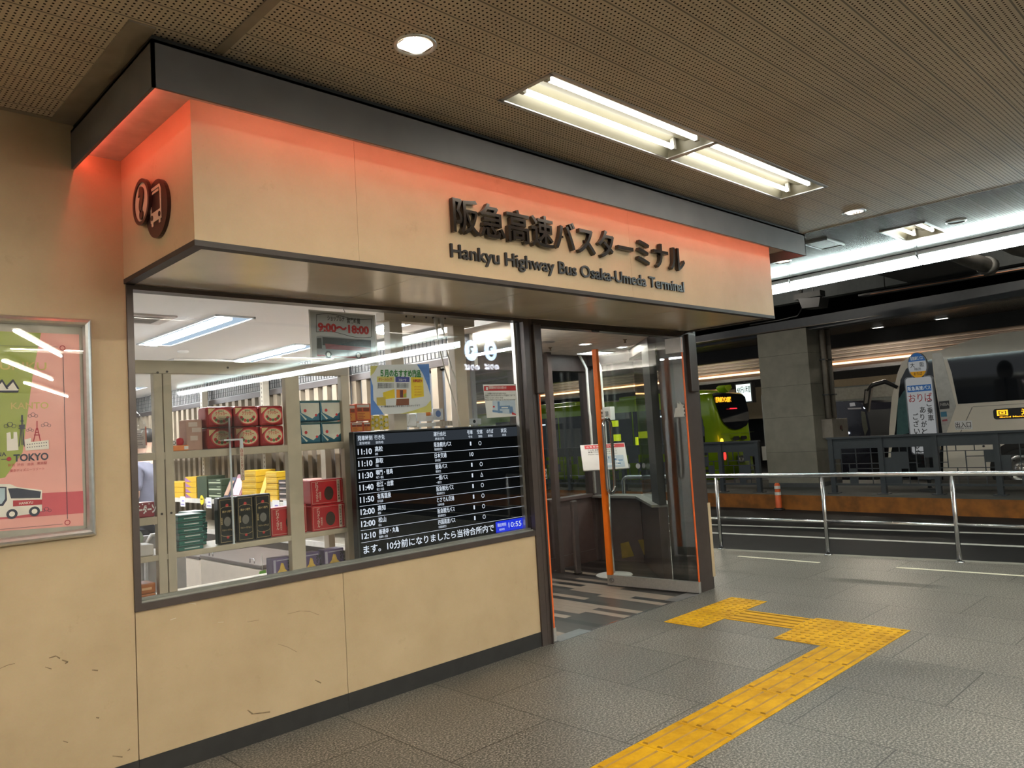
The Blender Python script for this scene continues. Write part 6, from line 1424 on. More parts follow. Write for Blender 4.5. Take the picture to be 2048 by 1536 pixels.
bb = None
for i in range(13):
    x = 3.732 - (i + 1) * TB
    lb = 'yellow ribbed guide block, %s counted from the dotted square' % (ORD[i] if i < 12 else 'thirteenth')
    bb = bars_block((x, -1.878, 0), lb, 'x') if bb is None else dup(bb, (x, -1.878, 0), lb)

# ------------------------------------------------------------------ hand railing at the kerb
t = thing('guard_railing', 'stainless pipe railing along the kerb between pavement and bus lane', 'railing', (7.03, -0.1, 0))
def rx(y): return 7.022 - 0.078 * y
YS = [2.42, 1.102, -0.146, -1.403, -2.66, -3.92, -5.2]
mb = MB(); c = []
for k in range(7):
    a = PI / 2 * k / 6; yy = 2.42 - 0.07 + 0.07 * math.cos(a); c.append((rx(yy), yy, 0.79 + 0.07 * math.sin(a)))
top = [(rx(2.42), 2.42, 0.0), (rx(2.42), 2.42, 0.5)] + c + [(rx(0), 0, 0.860), (rx(-5.2), -5.2, 0.852)]
mb.tube(top, 0.0255, 14); mb.build('top_rail', steel, t)
for a, b_ in zip(YS[:-1], YS[1:]):
    mb = MB(); mb.tube([(rx(a), a, 0.362), (rx(b_), b_, 0.356)], 0.017, 12); mb.build('middle_rail', steel, t)
for y in YS[1:]:
    mb = MB(); mb.tube([(rx(y), y, -0.01), (rx(y), y, 0.848)], 0.0215, 12); mb.lathe([(0.045, 0.0), (0.045, 0.006), (0.024, 0.012)], (rx(y), y, 0), 20); mb.build('post', steel, t)

# ------------------------------------------------------------------ island: pillar, pipes, boxes, bollard
PXX, PY0, PY1 = 13.3, 2.775, 3.81
pil = bpy.data.objects.new('pillar', None); COL.objects.link(pil); pil.location = (13.8, 3.3, 0.14); ORI['pillar'] = Vector((13.8, 3.3, 0.14)); struct(pil)
pilm = M('pillar_stone_panel', (0.215, 0.205, 0.170), 0.75, 0, 0.10, 5, 0.12, 60)
mb = MB(); zz = [0.22, 0.83, 1.52, 2.14, 2.76, 3.24]
for a, b_ in zip(zz[:-1], zz[1:]): mb.box(PXX, PXX + 1.05, PY0, PY1, a, b_ - 0.006)
mb.mat(1).box(PXX + 0.006, PXX + 1.04, PY0 + 0.006, PY1 - 0.006, 0.14, 3.24)
mb.build('stone_panels', [pilm, M('pillar_joint', (0.07, 0.065, 0.055), 0.8)], pil)
mb = MB(); mb.box(PXX - 0.004, PXX + 1.05, PY0 - 0.004, PY1 + 0.004, 0.14, 0.22); mb.build('plinth', dgrey, pil)
pipem = M('painted_pipe_beige', (0.24, 0.215, 0.185), 0.5)
for k, (x, z0) in enumerate(((13.83, 1.45), (14.12, 1.45))):
    t = thing('drain_pipe', 'beige painted pipe down the side of the stone pillar, %s' % ('beside the corner', 'further from the corner')[k], 'pipe', (x, PY0 - 0.06, z0), 'pipes on the pillar')
    mb = MB(); mb.tube([(x, PY0 - 0.06, z0), (x, PY0 - 0.06, 3.22)], 0.045, 12); mb.build('pipe', pipem, t)
    for z in (1.9, 2.6): mb = MB(); mb.box(x - 0.06, x + 0.06, PY0 - 0.12, PY0 + 0.01, z, z + 0.03); mb.build('pipe_clip', dgrey, t)
t = thing('junction_box', 'beige metal box with round dark knob fixed to the pillar side above the fence', 'box', (14.2, PY0 - 0.1, 1.05))
a, b_ = PY(1664, 838, PY0 - 0.22), PY(1698, 873, PY0 - 0.22)
mb = MB(); mb.box(a.x, b_.x, PY0 - 0.22, PY0, b_.z, a.z, 0.01); mb.build('box', pipem, t)
p = PY(1682, 855, PY0 - 0.225); mb = MB(); mb.disc(p, (0, -1, 0), 0.045, 0.012, 18); mb.mat(1).box(p.x + 0.03, p.x + 0.05, p.y - 0.01, p.y, p.z - 0.07, p.z - 0.03); mb.build('knob', [M('dark_red_knob', (0.08, 0.02, 0.02), 0.4), black], t)
p = PZ(1588, 1013, -0.12)
t = thing('lane_bollard', 'orange flexible bollard with two white bands before the orange kerb', 'bollard', (p.x, p.y, -0.12))
bor = M('bollard_orange', (0.62, 0.10, 0.02), 0.5); bwh = M('bollard_white', (0.66, 0.64, 0.60), 0.4)
p = Vector((isl(p.y) - 0.12, p.y, -0.12)); t.location = p; ORI[t.name] = p.copy()
mb = MB(); mb.lathe([(0.0005, 0.0), (0.10, 0.0), (0.10, 0.02), (0.06, 0.04)], p, 24); mb.build('base', black, t)
mb = MB(); prof = [(0.055, 0.03), (0.050, 0.30), (0.048, 0.30), (0.047, 0.46), (0.030, 0.475), (0.0005, 0.48)]; mb.lathe(prof, p, 24); mb.build('post', bor, t)
for z in (0.265, 0.375): mb = MB(); mb.lathe([(0.0535, z), (0.0525, z + 0.055)], p, 24); mb.build('reflective_band', bwh, t)

# ------------------------------------------------------------------ fences on the island: dark plates in a patchwork with open cells
fm = M('slate_fence_steel', (0.036, 0.043, 0.050), 0.5, 0.1, 0.06)
def fence(name_label, y_posts, seed, z0=0.30, z1=1.095):
    t = thing('patchwork_fence', name_label, 'fence', (12.2, (y_posts[0] + y_posts[-1]) / 2, 0.14))
    R = random.Random(seed)
    for yy in y_posts:
        mb = MB(); mb.box(12.17, 12.25, yy - 0.04, yy + 0.04, 0.14, z1); mb.box(12.12, 12.28, yy - 0.09, yy + 0.09, 0.14, 0.155); mb.build('post', fm, t)
    mb = MB(); mb.box(12.155, 12.255, min(y_posts) - 0.06, max(y_posts) + 0.06, z1 - 0.012, z1 + 0.022); mb.build('top_rail', fm, t)
    mb = MB(); mb.box(12.18, 12.23, min(y_posts), max(y_posts), z0 - 0.02, z0 + 0.015); mb.build('bottom_rail', fm, t)
    for a, b_ in zip(y_posts[:-1], y_posts[1:]):
        hi, lo = max(a, b_) - 0.04, min(a, b_) + 0.04
        mb = MB(); w_ = hi - lo; cols = 6; cw = w_ / cols; rows = 9; rh = (z1 - z0) / rows
        cell = [[None] * cols for _ in range(rows)]; rects = []
        for r in range(rows - 2, rows):
            for c_ in range(cols): cell[r][c_] = 'F'
        mb.box(12.192, 12.206, lo, hi, z0 + (rows - 2) * rh, z1)
        for r in range(rows - 2):
            for c_ in range(cols):
                if cell[r][c_]: continue
                wd, ht = R.choice((1, 1, 2, 2)), R.choice((1, 1, 2, 2, 3))
                wd = min(wd, cols - c_); ht = min(ht, rows - 2 - r)
                while any(cell[r][c_ + k] for k in range(wd)): wd -= 1
                full = R.random() < 0.30
                for i in range(ht):
                    for j in range(wd): cell[r + i][c_ + j] = 'X'
                rects.append((lo + c_ * cw, lo + (c_ + wd) * cw, z0 + r * rh, z0 + (r + ht) * rh, full))
        for (ya, yb_, za, zb, full) in rects:
            if full: mb.box(12.192, 12.206, ya, yb_, za, zb)
            else:
                e = 0.006
                mb.box(12.19, 12.208, ya, ya + e, za, zb); mb.box(12.19, 12.208, yb_ - e, yb_, za, zb); mb.box(12.19, 12.208, ya, yb_, za, za + e); mb.box(12.19, 12.208, ya, yb_, zb - e, zb)
        mb.build('patchwork_panel', fm, t)
    return t
fence('dark slate patchwork fence panel row running from the pillar along the white coach', [2.00, 1.16, 0.32, -0.54, -1.40, -2.26], 3)
fence('dark slate patchwork fence panel row in front of the green bus', [3.42, 4.20, 5.0, 5.8, 6.6, 7.4, 8.2, 9.0, 9.8], 8)

# ------------------------------------------------------------------ bus stop pole sign
t = thing('bus_stop_sign', 'bus stop sign post with round top and tall white board before the white coach', 'sign', (12.8, 0.65, 0.14))
sxx = 12.78
mb = MB(); mb.tube([(12.82, 0.655, 0.14), (12.82, 0.655, 2.10)], 0.03, 12); mb.lathe([(0.16, 0.14), (0.16, 0.17), (0.05, 0.19)], (12.82, 0.655, 0), 24); mb.build('pole', dgrey, t)
def sp(px, py, k=0): return PX(px, py, sxx - 0.002 * k)
def rrect(x0, y0, x1, y1, r, n=5):
    pts = []
    for cx, cy, a0 in ((x0 + r, y0 + r, PI), (x1 - r, y0 + r, 1.5 * PI), (x1 - r, y1 - r, 0), (x0 + r, y1 - r, 0.5 * PI)):
        for k in range(n): a = a0 + PI / 2 * k / (n - 1); pts.append((cx + r * math.cos(a), cy + r * math.sin(a)))
    return pts
BL, BR, BT, BB = 0.885, 0.435, 2.075, 0.75
def yz(pts, x): return [(x, y, z) for y, z in pts]
mb = MB(); mb.plate(yz([(-y, z) for y, z in rrect(-BL, BB, -BR, BT, 0.06)], sxx), (0.05, 0, 0)); mb.build('board_frame', M('sign_grey_frame', (0.16, 0.17, 0.19), 0.4, 0.3), t)
mb = MB(); mb.plate(yz([(-y, z) for y, z in rrect(-BL + 0.02, BB + 0.02, -BR - 0.02, BT - 0.02, 0.045)], sxx - 0.004), (0.004, 0, 0)); mb.mat(1).box(sxx - 0.006, sxx - 0.003, BR + 0.035, BL - 0.035, 1.815, 1.925)
mb.build('board', [E('sign_board_glow', (0.78, 0.80, 0.80), 0.075), E('sign_blue_glow', (0.05, 0.16, 0.42), 0.10)], t)
YD = (0, -1, 0)
mb = MB(); fx = sxx - 0.007
mb.mat(0).text('阪急高速バス', (fx, BL - 0.045, 1.845), YD, ZD, 0.055, 0.001, 0.02, width=0.36)
mb.mat(1).text('おりば', (fx, BL - 0.045, 1.65), YD, ZD, 0.12, 0.001, 0.01, width=0.37)
mb.mat(2)
for col, (yc, z0, s) in enumerate(((0.52, 1.56, 'ご乗車'), (0.635, 1.46, 'ありがとう'), (0.755, 1.35, 'ございました'))):
    for k, ch in enumerate(s): mb.text(ch, (fx, yc + 0.045, z0 - k * 0.122), YD, ZD, 0.088, 0.001, 0.015, width=0.09 if ch not in 'りしう' else 0.06)
mb.build('lettering', [paper, M('sign_red_text', (0.35, 0.05, 0.06), 0.5), ink], t)
c = (0.655, 2.255)
def circ2(r, ry, x): return [(x, c[0] + r * math.cos(2 * PI * i / 36), c[1] + ry * math.sin(2 * PI * i / 36)) for i in range(36)]
mb = MB(); mb.plate(circ2(0.155, 0.225, sxx), (0.05, 0, 0)); mb.build('disc_frame', M('sign_grey_frame', (0.16, 0.17, 0.19), 0.4, 0.3), t)
mb = MB()
def seg(z0, z1, mi):
    pts = []
    for i in range(73):
        a = 2 * PI * i / 72; y, z = 0.142 * math.cos(a), 0.21 * math.sin(a)
        pts.append((c[0] + y, c[1] + min(max(z, z0), z1)))
    mb.mat(mi).plate(yz(pts, sxx - 0.004), (0.004, 0, 0))
seg(0.075, 0.22, 0); seg(-0.10, 0.075, 1); seg(-0.22, -0.10, 2)
mb.build('disc', [E('sign_blue_glow', (0.05, 0.16, 0.42), 0.10), E('sign_board_glow', (0.78, 0.80, 0.80), 0.075), E('sign_amber_glow', (0.75, 0.36, 0.03), 0.10)], t)
mb = MB(); mb.mat(0).text('阪急高速バス', (fx, c[0], c[1] + 0.10), YD, ZD, 0.05, 0.001, 0.03, width=0.20, align='c')
mb.mat(1).text('大　阪', (fx, c[0], c[1] - 0.02), YD, ZD, 0.065, 0.001, 0.01, width=0.22, align='c'); mb.text('梅田', (fx, c[0], c[1] - 0.08), YD, ZD, 0.04, 0.001, 0.0, align='c'); mb.text('おりば', (fx, c[0], c[1] - 0.16), YD, ZD, 0.045, 0.001, 0.01, width=0.13, align='c')
mb.build('disc_lettering', [paper, ink], t)

# ------------------------------------------------------------------ white coach
BX = 15.5
coachw = M('coach_white_paint', (0.80, 0.745, 0.65), 0.22, 0, 0.03, 3, 0, 0, 0.5, 0.3); busglass = M('tinted_bus_glass', (0.008, 0.010, 0.013), 0.05)
rub = M('tyre_rubber', (0.014, 0.014, 0.014), 0.75); amber = E('amber_led_text', (1.0, 0.42, 0.02), 0.5)
t = thing('coach', 'white highway coach with tinted windows parked behind the patchwork fence', 'bus', (BX + 1.2, -2.8, -0.12))
def bplate(mb, pts, k=1, d=0.012): return mb.plate([PX(px, py, BX - 0.004 * k) for px, py in pts], (d, 0, 0))
mb = MB()
prof = [(2.10, 0.25), (2.235, 0.35), (2.25, 0.70), (2.20, 1.15), (2.09, 1.80), (1.93, 2.30), (1.83, 2.50), (1.68, 2.60), (1.40, 2.665), (-8.0, 2.69), (-8.0, 0.25)]
mb.plate([(BX, y, z) for y, z in prof], (2.3, 0, 0)); mb.build('body', coachw, t)
mb = MB(); hp_ = [(1.15, 2.66), (0.95, 2.72), (0.55, 2.81), (0.1, 2.86), (-6.0, 2.88), (-6.3, 2.68)]; mb.plate([(BX + 0.12, y, z) for y, z in hp_], (2.05, 0, 0)); mb.build('roof_unit', coachw, t)
mb = MB(); mb.plate([(BX - 0.006, y, z) for y, z in ((0.985, 2.47), (0.93, 2.20), (0.87, 1.575), (-7.9, 1.575), (-7.9, 2.50), (0.80, 2.49))], (0.012, 0, 0)); mb.build('window_band', busglass, t)
mb = MB(); bplate(mb, [(1797, 792), (1801, 760), (1812, 738), (1828, 726), (1864, 719), (1868, 760), (1887, 866), (1886, 1000), (1778, 1000), (1781, 905), (1789, 862)], 1); mb.build('front_door_window', busglass, t)
mb = MB(); bplate(mb, [(1796, 800), (1806, 784), (1814, 776), (1817, 860), (1818, 866), (1793, 872)], 2); mb.build('door_glass', M('teal_lit_glass', (0.07, 0.15, 0.155), 0.1), t)
mb = MB(); bplate(mb, [(1864, 707), (1883, 705), (1912, 812), (1891, 870), (1885, 866)], 2); mb.build('window_pillar', M('coach_silver_pillar', (0.50, 0.49, 0.46), 0.3, 0.3), t)
mb = MB(); bplate(mb, [(1788, 792), (1794, 770), (1797, 792), (1790, 862), (1782, 905), (1778, 985), (1774, 985), (1777, 905)], 3); mb.build('front_corner', coachw, t)
mb = MB(); mb.tube([PX(1795, 735 + 40, BX - 0.05), PX(1770, 763, BX - 0.1), PX(1745, 770, BX - 0.2), PX(1734, 782, BX - 0.25)], [0.035, 0.05, 0.05, 0.03], 10); mb.build('mirror_arm', black, t)
mb = MB(); q = [PX(x, y, BX - 0.26) for x, y in ((1729, 779), (1743, 776), (1739, 800), (1736, 824), (1726, 812))]; mb.plate(q, (0.10, 0, 0)); mb.mat(1).plate([p + Vector((-0.002, 0, 0)) for p in (PX(1731, 782, BX - 0.26), PX(1738, 780, BX - 0.26), PX(1735, 806, BX - 0.26), PX(1729, 808, BX - 0.26))], (0.002, 0, 0)); mb.build('mirror', [black, M('mirror_face', (0.42, 0.40, 0.38), 0.2, 0.5)], t)
mb = MB(); mb.disc((BX - 0.005, -0.10, 0.30), (-1, 0, 0), 0.53, 0.003, 40); mb.box(BX - 0.008, BX, -0.63, 0.43, -0.02 + 0.25, 0.30); mb.build('wheel_arch', M('arch_black', (0.006, 0.006, 0.006), 0.7), t)
mb = MB(); c_ = (0, -0.10, 0.285)
mb.lathe([(0.0005, BX - 0.02), (0.26, BX - 0.02), (0.28, BX - 0.035), (0.38, BX - 0.035), (0.405, BX - 0.01), (0.405, BX + 0.2), (0.0005, BX + 0.2)], c_, 40, 'X'); wh = mb.build('wheel', rub, t)
mb = MB(); mb.lathe([(0.0005, BX - 0.055), (0.07, BX - 0.055), (0.085, BX - 0.03), (0.17, BX - 0.028), (0.20, BX - 0.04), (0.26, BX - 0.045), (0.28, BX - 0.036)], c_, 40, 'X')
mb.build('rim', M('polished_rim', (0.55, 0.53, 0.50), 0.22, 0.9), wh)
mb = MB()
for k in range(10):
    a = 2 * PI * k / 10; mb.disc((BX - 0.03, -0.10 + 0.13 * math.cos(a), 0.285 + 0.13 * math.sin(a)), (-1, 0, 0), 0.016, 0.02, 10)
for k in range(8):
    a = 2 * PI * k / 8 + 0.2; mb.mat(1).disc((BX - 0.038, -0.10 + 0.215 * math.cos(a), 0.285 + 0.215 * math.sin(a)), (-1, 0, 0), 0.022, 0.004, 10)
mb.build('wheel_bolts', [steel, black], wh)
mb = MB(); q = rrect(-0.285, 1.235, 1.2, 1.435, 0.05); mb.plate([(BX - 0.008, -y, z) for y, z in q], (0.008, 0, 0)); mb.build('route_display', black, t)
mb = MB(); mb.text('回　送', (BX - 0.010, 0.225, 1.315), YD, ZD, 0.085, 0.001, 0.03, width=0.60); mb.text('Good Manners', (BX - 0.010, 0.19, 1.265), YD, ZD, 0.026, 0.001, 0.03, width=0.5); mb.build('display_lettering', amber, t)
mb = MB(); q = rrect(-0.965, 1.07, -0.66, 1.245, 0.01); mb.plate([(BX - 0.006, -y, z) for y, z in q], (0.006, 0, 0)); mb.mat(1).text('出入口', (BX - 0.008, 0.95, 1.125), YD, ZD, 0.085, 0.001, 0.012, width=0.27); mb.text('DOOR WAY', (BX - 0.008, 0.95, 1.085), YD, ZD, 0.03, 0.001, 0.0, width=0.27); mb.build('doorway_sticker', [paper, ink], t)
mb = MB(); bplate(mb, [(1878, 803), (1898, 801), (1899, 817), (1879, 819)], 3, 0.004); mb.mat(1); bplate(mb, [(1881, 824), (1893, 823), (1894, 833), (1882, 834)], 3, 0.004); mb.mat(2); bplate(mb, [(1882, 838), (1896, 836), (1897, 849), (1883, 850)], 3, 0.004)
mb.mat(3); bplate(mb, [(1884, 840), (1894, 838), (1895, 842), (1885, 843)], 4, 0.004); mb.mat(2).text('NBA', PX(1881, 812, BX - 0.02), YD, ZD, 0.06, 0.001, 0.03); mb.text('Wi-Fi', PX(1884, 848, BX - 0.022), YD, ZD, 0.04, 0.001, 0.03)
mb.build('window_stickers', [M('sticker_dark', (0.04, 0.04, 0.045), 0.4), M('sticker_cyan', (0.05, 0.20, 0.32), 0.4), M('sticker_white', (0.45, 0.43, 0.42), 0.4), M('sticker_red', (0.4, 0.08, 0.1), 0.4)], t)
mb = MB()
for k, (z, mt) in enumerate(((0.93, 0), (0.88, 1), (0.84, 2), (0.79, 3), (0.74, 0), (0.70, 3))): mb.mat(mt).box(BX - 0.010, BX + 0.002, 1.25, 1.75 if k < 2 else 1.42, z, z + 0.045)
mb.build('side_stripes', [M('stripe_white', (0.6, 0.58, 0.52), 0.4), M('stripe_brown', (0.35, 0.13, 0.04), 0.4), M('stripe_red', (0.45, 0.04, 0.03), 0.4), M('stripe_amber', (0.6, 0.35, 0.08), 0.4)], t)
mb = MB(); mb.box(BX - 0.004, BX, -7.9, 0.62, 1.50, 1.508); mb.plate([(BX - 0.004, y, z) for y, z in ((0.62, 1.50), (0.635, 1.50), (0.92, 0.95), (0.905, 0.95))], (0.004, 0, 0)); mb.build('panel_seam', M('seam_grey', (0.2, 0.19, 0.17), 0.5), t)
mb = MB(); mb.box(BX - 0.012, BX, 0.42, 0.62, 0.62, 0.92, 0.01); mb.mat(1).disc((BX - 0.014, 0.52, 0.83), (-1, 0, 0), 0.03, 0.003, 12); mb.disc((BX - 0.014, 0.50, 0.74), (-1, 0, 0), 0.022, 0.003, 12); mb.build('hatch', [coachw, black], t)

# ------------------------------------------------------------------ green bus
lime = M('lime_green_paint', (0.26, 0.42, 0.012), 0.2, 0.05, 0.05, 3, 0, 0, 0.5, 0.4)
GY = 6.15; GX1 = 17.15
t = thing('bus', 'lime green bus seen from its rear corner with orange lit route display', 'bus', (16.3, 10.5, -0.12))
bm = bmesh.new(); bmesh.ops.create_cube(bm, size=1.0)
for v in bm.verts: v.co = Vector(((BX + GX1) / 2 + v.co.x * (GX1 - BX), 11.35 + v.co.y * 10.4, 1.165 + v.co.z * 2.17))
bm.verts.ensure_lookup_table()
es = [e for e in bm.edges if not (abs(e.verts[0].co.z - 0.08) < 0.01 and abs(e.verts[1].co.z - 0.08) < 0.01)]
bmesh.ops.bevel(bm, geom=es, offset=0.20, segments=5, affect='EDGES', profile=0.55)
for v in bm.verts:                                     # rear leans in towards the roof
    if v.co.y < 7: v.co.y += max(0, v.co.z - 1.0) * 0.10
mb = MB(); mb._bm(bm, None, True); mb.build('body', lime, t)
for (x0, x1, y0, y1) in ((15.75, 16.9, 6.9, 9.4), (15.75, 16.9, 11.0, 13.6)): mb = MB(); mb.box(x0, x1, y0, y1, 2.22, 2.36, 0.05); mb.build('roof_unit', lime, t)
def gp_(pts, k=1): return [PY(px, py, GY + 0.0 - 0.004 * k) + Vector((0, max(0, PY(px, py, GY).z - 1.0) * 0.10, 0)) for px, py in pts]
mb = MB(); mb.plate(gp_([(1434, 787), (1442, 784), (1490, 787), (1498, 793), (1502, 820), (1502, 838), (1497, 850), (1484, 857), (1472, 859), (1462, 856), (1452, 847), (1446, 835), (1438, 806)]), (0, 0.012, 0)); mb.build('rear_window', busglass, t)
p = PY(1439, 803, GY - 0.012); mb = MB(); mb.text('阪急高速バス回送', p + Vector((0, 0.10, 0)), XD, ZD, 0.10, 0.002, 0.05, width=0.72); mb.build('route_display_lettering', amber, t)
p = PY(1461, 818, GY + 0.02); mb = MB(); mb.box(p.x, p.x + 0.32, p.y, p.y + 0.02, p.z, p.z + 0.025); mb.build('brake_light', E('red_tail_light', (1.0, 0.03, 0.05), 0.35), t)
p = PY(1443, 883, GY - 0.01); mb = MB(); mb.disc(p, (0, -1, 0), 0.06, 0.02, 20, 0.075); mb.build('indicator_lamp', E('amber_lamp', (1.0, 0.45, 0.03), 0.9), t)
for px, py in ((1449, 912), (1512, 903)): 
    p = PY(px, py, GY - 0.02); mb = MB(); mb.disc(p, (0, -1, 0), 0.055, 0.02, 18, 0.10); mb.build('tail_lamp', E('red_tail_lamp', (1.0, 0.05, 0.04), 0.4), t)
mb = MB()
for a, b_ in (((1466, 873), (1479, 880)), ((1482, 872), (1494, 878))):
    p, q = PY(*a, GY), PY(*b_, GY); mb.plate([(y, GY - 0.006, z) for y, z in rrect(p.x, q.z, q.x, p.z, 0.05)], (0, 0.012, 0))
mb.build('rear_vents', black, t)
p, q = PY(1474, 912, GY), PY(1489, 924, GY); mb = MB(); mb.box(p.x, q.x, GY - 0.015, GY, q.z, p.z); mb.mat(1).text('４26', (p.x + 0.03, GY - 0.017, q.z + 0.03), XD, ZD, 0.10, 0.002, 0.02, width=(q.x - p.x) * 0.85); mb.build('number_plate', [M('plate_dark_green', (0.03, 0.04, 0.03), 0.5), M('plate_pale_text', (0.55, 0.55, 0.48), 0.5)], t)
mb = MB(); mb.box(BX + 0.05, GX1 - 0.02, GY - 0.004, GY + 0.004, 1.20, 1.208); mb.build('panel_seam', M('seam_dark_green', (0.05, 0.08, 0.01), 0.5), t)
# side facing the passage: curved rear side window, doors, grilles and lettering
mb = MB(); q = []
for k in range(9): a = PI / 2 * k / 8; q.append((6.62 + 0.40 * (1 - math.cos(a)) - 0.0, 1.45 + 0.55 * math.sin(a)))
q = [(6.60, 0.95), (6.58, 1.40)] + [(6.60 + 0.42 * (1 - math.cos(PI / 2 * k / 8)), 1.45 + 0.55 * math.sin(PI / 2 * k / 8)) for k in range(9)] + [(7.4, 2.02), (7.4, 0.95)]
mb.plate([(BX - 0.008, y, z) for y, z in q], (0.012, 0, 0)); mb.build('side_window', busglass, t)
for y0, y1 in ((7.45, 8.75), (8.8, 10.1), (10.15, 11.45), (11.5, 12.8), (12.85, 14.2)):
    mb = MB(); mb.box(BX - 0.008, BX + 0.004, y0, y1, 1.0, 1.92, 0.003); mb.build('side_window', busglass, t)
mb = MB()
for z in (0.42, 0.56, 0.70, 0.28):
    for y0 in (6.55, 6.85): mb.plate([(BX - 0.008, yy, zz_) for yy, zz_ in rrect(y0, z, y0 + 0.26, z + 0.07, 0.03)], (0.012, 0, 0))
mb.build('engine_grille', black, t)
mb = MB(); mb.text('阪急バス', (BX - 0.006, 7.55, 2.00), YD, ZD, 0.09, 0.002, 0.01, width=0.86); mb.build('side_lettering', M('bus_side_text', (0.55, 0.6, 0.5), 0.4), t)
mb = MB(); p = PY(1456, 777, GY + 0.2); mb.plate([p + Vector(q) for q in ((-0.16, 0, 0.03), (0, 0, -0.10), (0.2, 0, 0.02), (0.15, 0, 0.10), (-0.05, 0, 0.09))], (0, 0.25, 0)); mb.build('rear_camera', lime, t)
for yy in (8.2, 14.6):
    mb = MB(); mb.lathe([(0.0005, BX - 0.02), (0.25, BX - 0.02), (0.40, BX - 0.03), (0.42, BX), (0.42, BX + 0.2), (0.0005, BX + 0.2)], (0, yy, 0.30), 32, 'X'); wh = mb.build('wheel', rub, t)
    mb = MB(); mb.disc((BX - 0.022, yy, 0.30), (-1, 0, 0), 0.24, 0.004, 28); mb.build('rim', M('grey_rim', (0.3, 0.3, 0.3), 0.4, 0.5), wh)
yn = E('glowing_yellow_card', (0.75, 0.85, 0.02), 0.22)  # cards given their own glow in place of lamp light
mb = MB()
for (y0, y1, z0, z1) in ((9.25, 9.5, 1.55, 1.72), (9.2, 9.45, 1.16, 1.34), (8.25, 8.6, 1.2, 1.38), (8.62, 8.72, 1.02, 1.24), (10.2, 10.3, 1.1, 1.4)): mb.box(BX - 0.016, BX - 0.010, y0, y1, z0, z1)
mb.build('yellow_notices', yn, t)
for k, y0 in enumerate((7.7, 9.9, 12.0)):
    mb = MB(); mb.box(BX - 0.012, BX - 0.009, y0, y0 + 0.55, 1.72, 1.76); mb.build('saloon_light', E('bus_saloon_light', (0.8, 0.9, 1.0), 0.35), t)
# ------------------------------------------------------------------ overhead void, beams and far louvres
voidm = M('void_dark_paint', (0.030, 0.032, 0.034), 0.7, 0, 0.15); beamg = M('slate_beam_paint', (0.110, 0.115, 0.125), 0.5, 0.05, 0.06); beamd = M('dark_brown_beam', (0.028, 0.025, 0.024), 0.6)
mb = MB(); mb.box(7.26, 60, -40, 50, 4.15, 4.3); struct(mb.build('ceiling_void', voidm, origin=(0, 0, 0)))
mb = MB(); mb.box(7.04, 7.09, -16, 12, 3.09, 4.2); struct(mb.build('beam_kerb', voidm, origin=(0, 0, 0)))
def bx_(y): return 12.995 + 0.112 * (y + 0.96)
mb = MB(); mb.plate([(bx_(-14), -14, 3.20), (bx_(-14) + 0.3, -14, 3.20), (bx_(22) + 0.3, 22, 3.20), (bx_(22), 22, 3.20)], (0, 0, 0.25))
struct(mb.build('beam_front', beamg, origin=(0, 0, 0)))
mb = MB(); mb.box(12.5, 12.72, -14, 22, 3.64, 3.98); mb.mat(1)
for y in (-1.2, 2.2, 5.4): mb.box(12.49, 12.73, y, y + 0.02, 3.64, 3.98)
struct(mb.build('beam_upper', [M('green_grey_beam', (0.085, 0.095, 0.095), 0.6), black], origin=(0, 0, 0)))
mb = MB(); mb.box(10.4, 12.2, -0.6, 0.4, 3.55, 4.15); mb.box(10.4, 12.2, 5.0, 5.8, 3.6, 4.15); struct(mb.build('beam_cross', voidm, origin=(0, 0, 0)))
low = mat_ceiling('low_punched_slat', (0.20, 0.165, 0.13), 0.24, 0.7, (0.03, 0.025, 0.02), 0.003)
mb = MB(); mb.box(13.25, 15.5, -14, 22, 3.245, 3.26); struct(mb.build('ceiling_low', low, origin=(0, 0, 0)))
mb = MB(); mb.box(15.5, 15.75, -14, 24, 2.96, 3.30); struct(mb.build('beam_bulkhead', beamd, origin=(0, 0, 0)))
mb = MB(); mb.box(15.75, 30, -14, 30, 3.30, 3.34); struct(mb.build('ceiling_bus_bay', voidm, origin=(0, 0, 0)))
for k, y in enumerate((0.9, 2.1)):
    t = thing('recessed_light', 'tiny bright recessed light in the low ceiling beyond the slate beam, %s from the pillar' % ('second', 'first')[k], 'ceiling light', (15.1, y, 3.24), 'recessed lights over the island')
    mb = MB(); mb.box(15.05, 15.2, y - 0.12, y + 0.12, 3.236, 3.246); mb.build('frame', alu, t)
    mb = MB(); mb.box(15.10, 15.15, y - 0.10, y + 0.10, 3.232, 3.237); mb.build('lens', E('recessed_lens', (1.0, 0.95, 0.88), 1.2), t)
# louvred bulkhead lit warm from its lower lip
LX = 18.5
louv = M('pale_louvre_metal', (0.36, 0.31, 0.27), 0.6, 0.0, 0.03)
mb = MB(); n = 5; z0, z1 = 2.86, 3.30
for k in range(n):
    a = z0 + (z1 - z0) * k / n; b_ = z0 + (z1 - z0) * (k + 1) / n
    mb.plate([(LX, 0, a), (LX - 0.10, 0, a + 0.012), (LX - 0.105, 0, a + 0.03), (LX, 0, b_ - 0.006)], (0, 34, 0))
mb.v = [p + Vector((0, -10, 0)) for p in mb.v]
mb.box(LX, LX + 0.1, -10, 24, 2.78, 3.34)
mb.mat(1).box(LX - 0.03, LX + 0.1, -10, 24, 2.62, 2.775)
struct(mb.build('beam_louvred', [louv, M('slate_lower_band', (0.07, 0.075, 0.085), 0.5)], origin=(0, 0, 0)))
t = thing('warm_strip_light', 'long warm orange light line along the lower edge of the far louvres', 'strip light', (LX - 0.06, 7, 2.8))
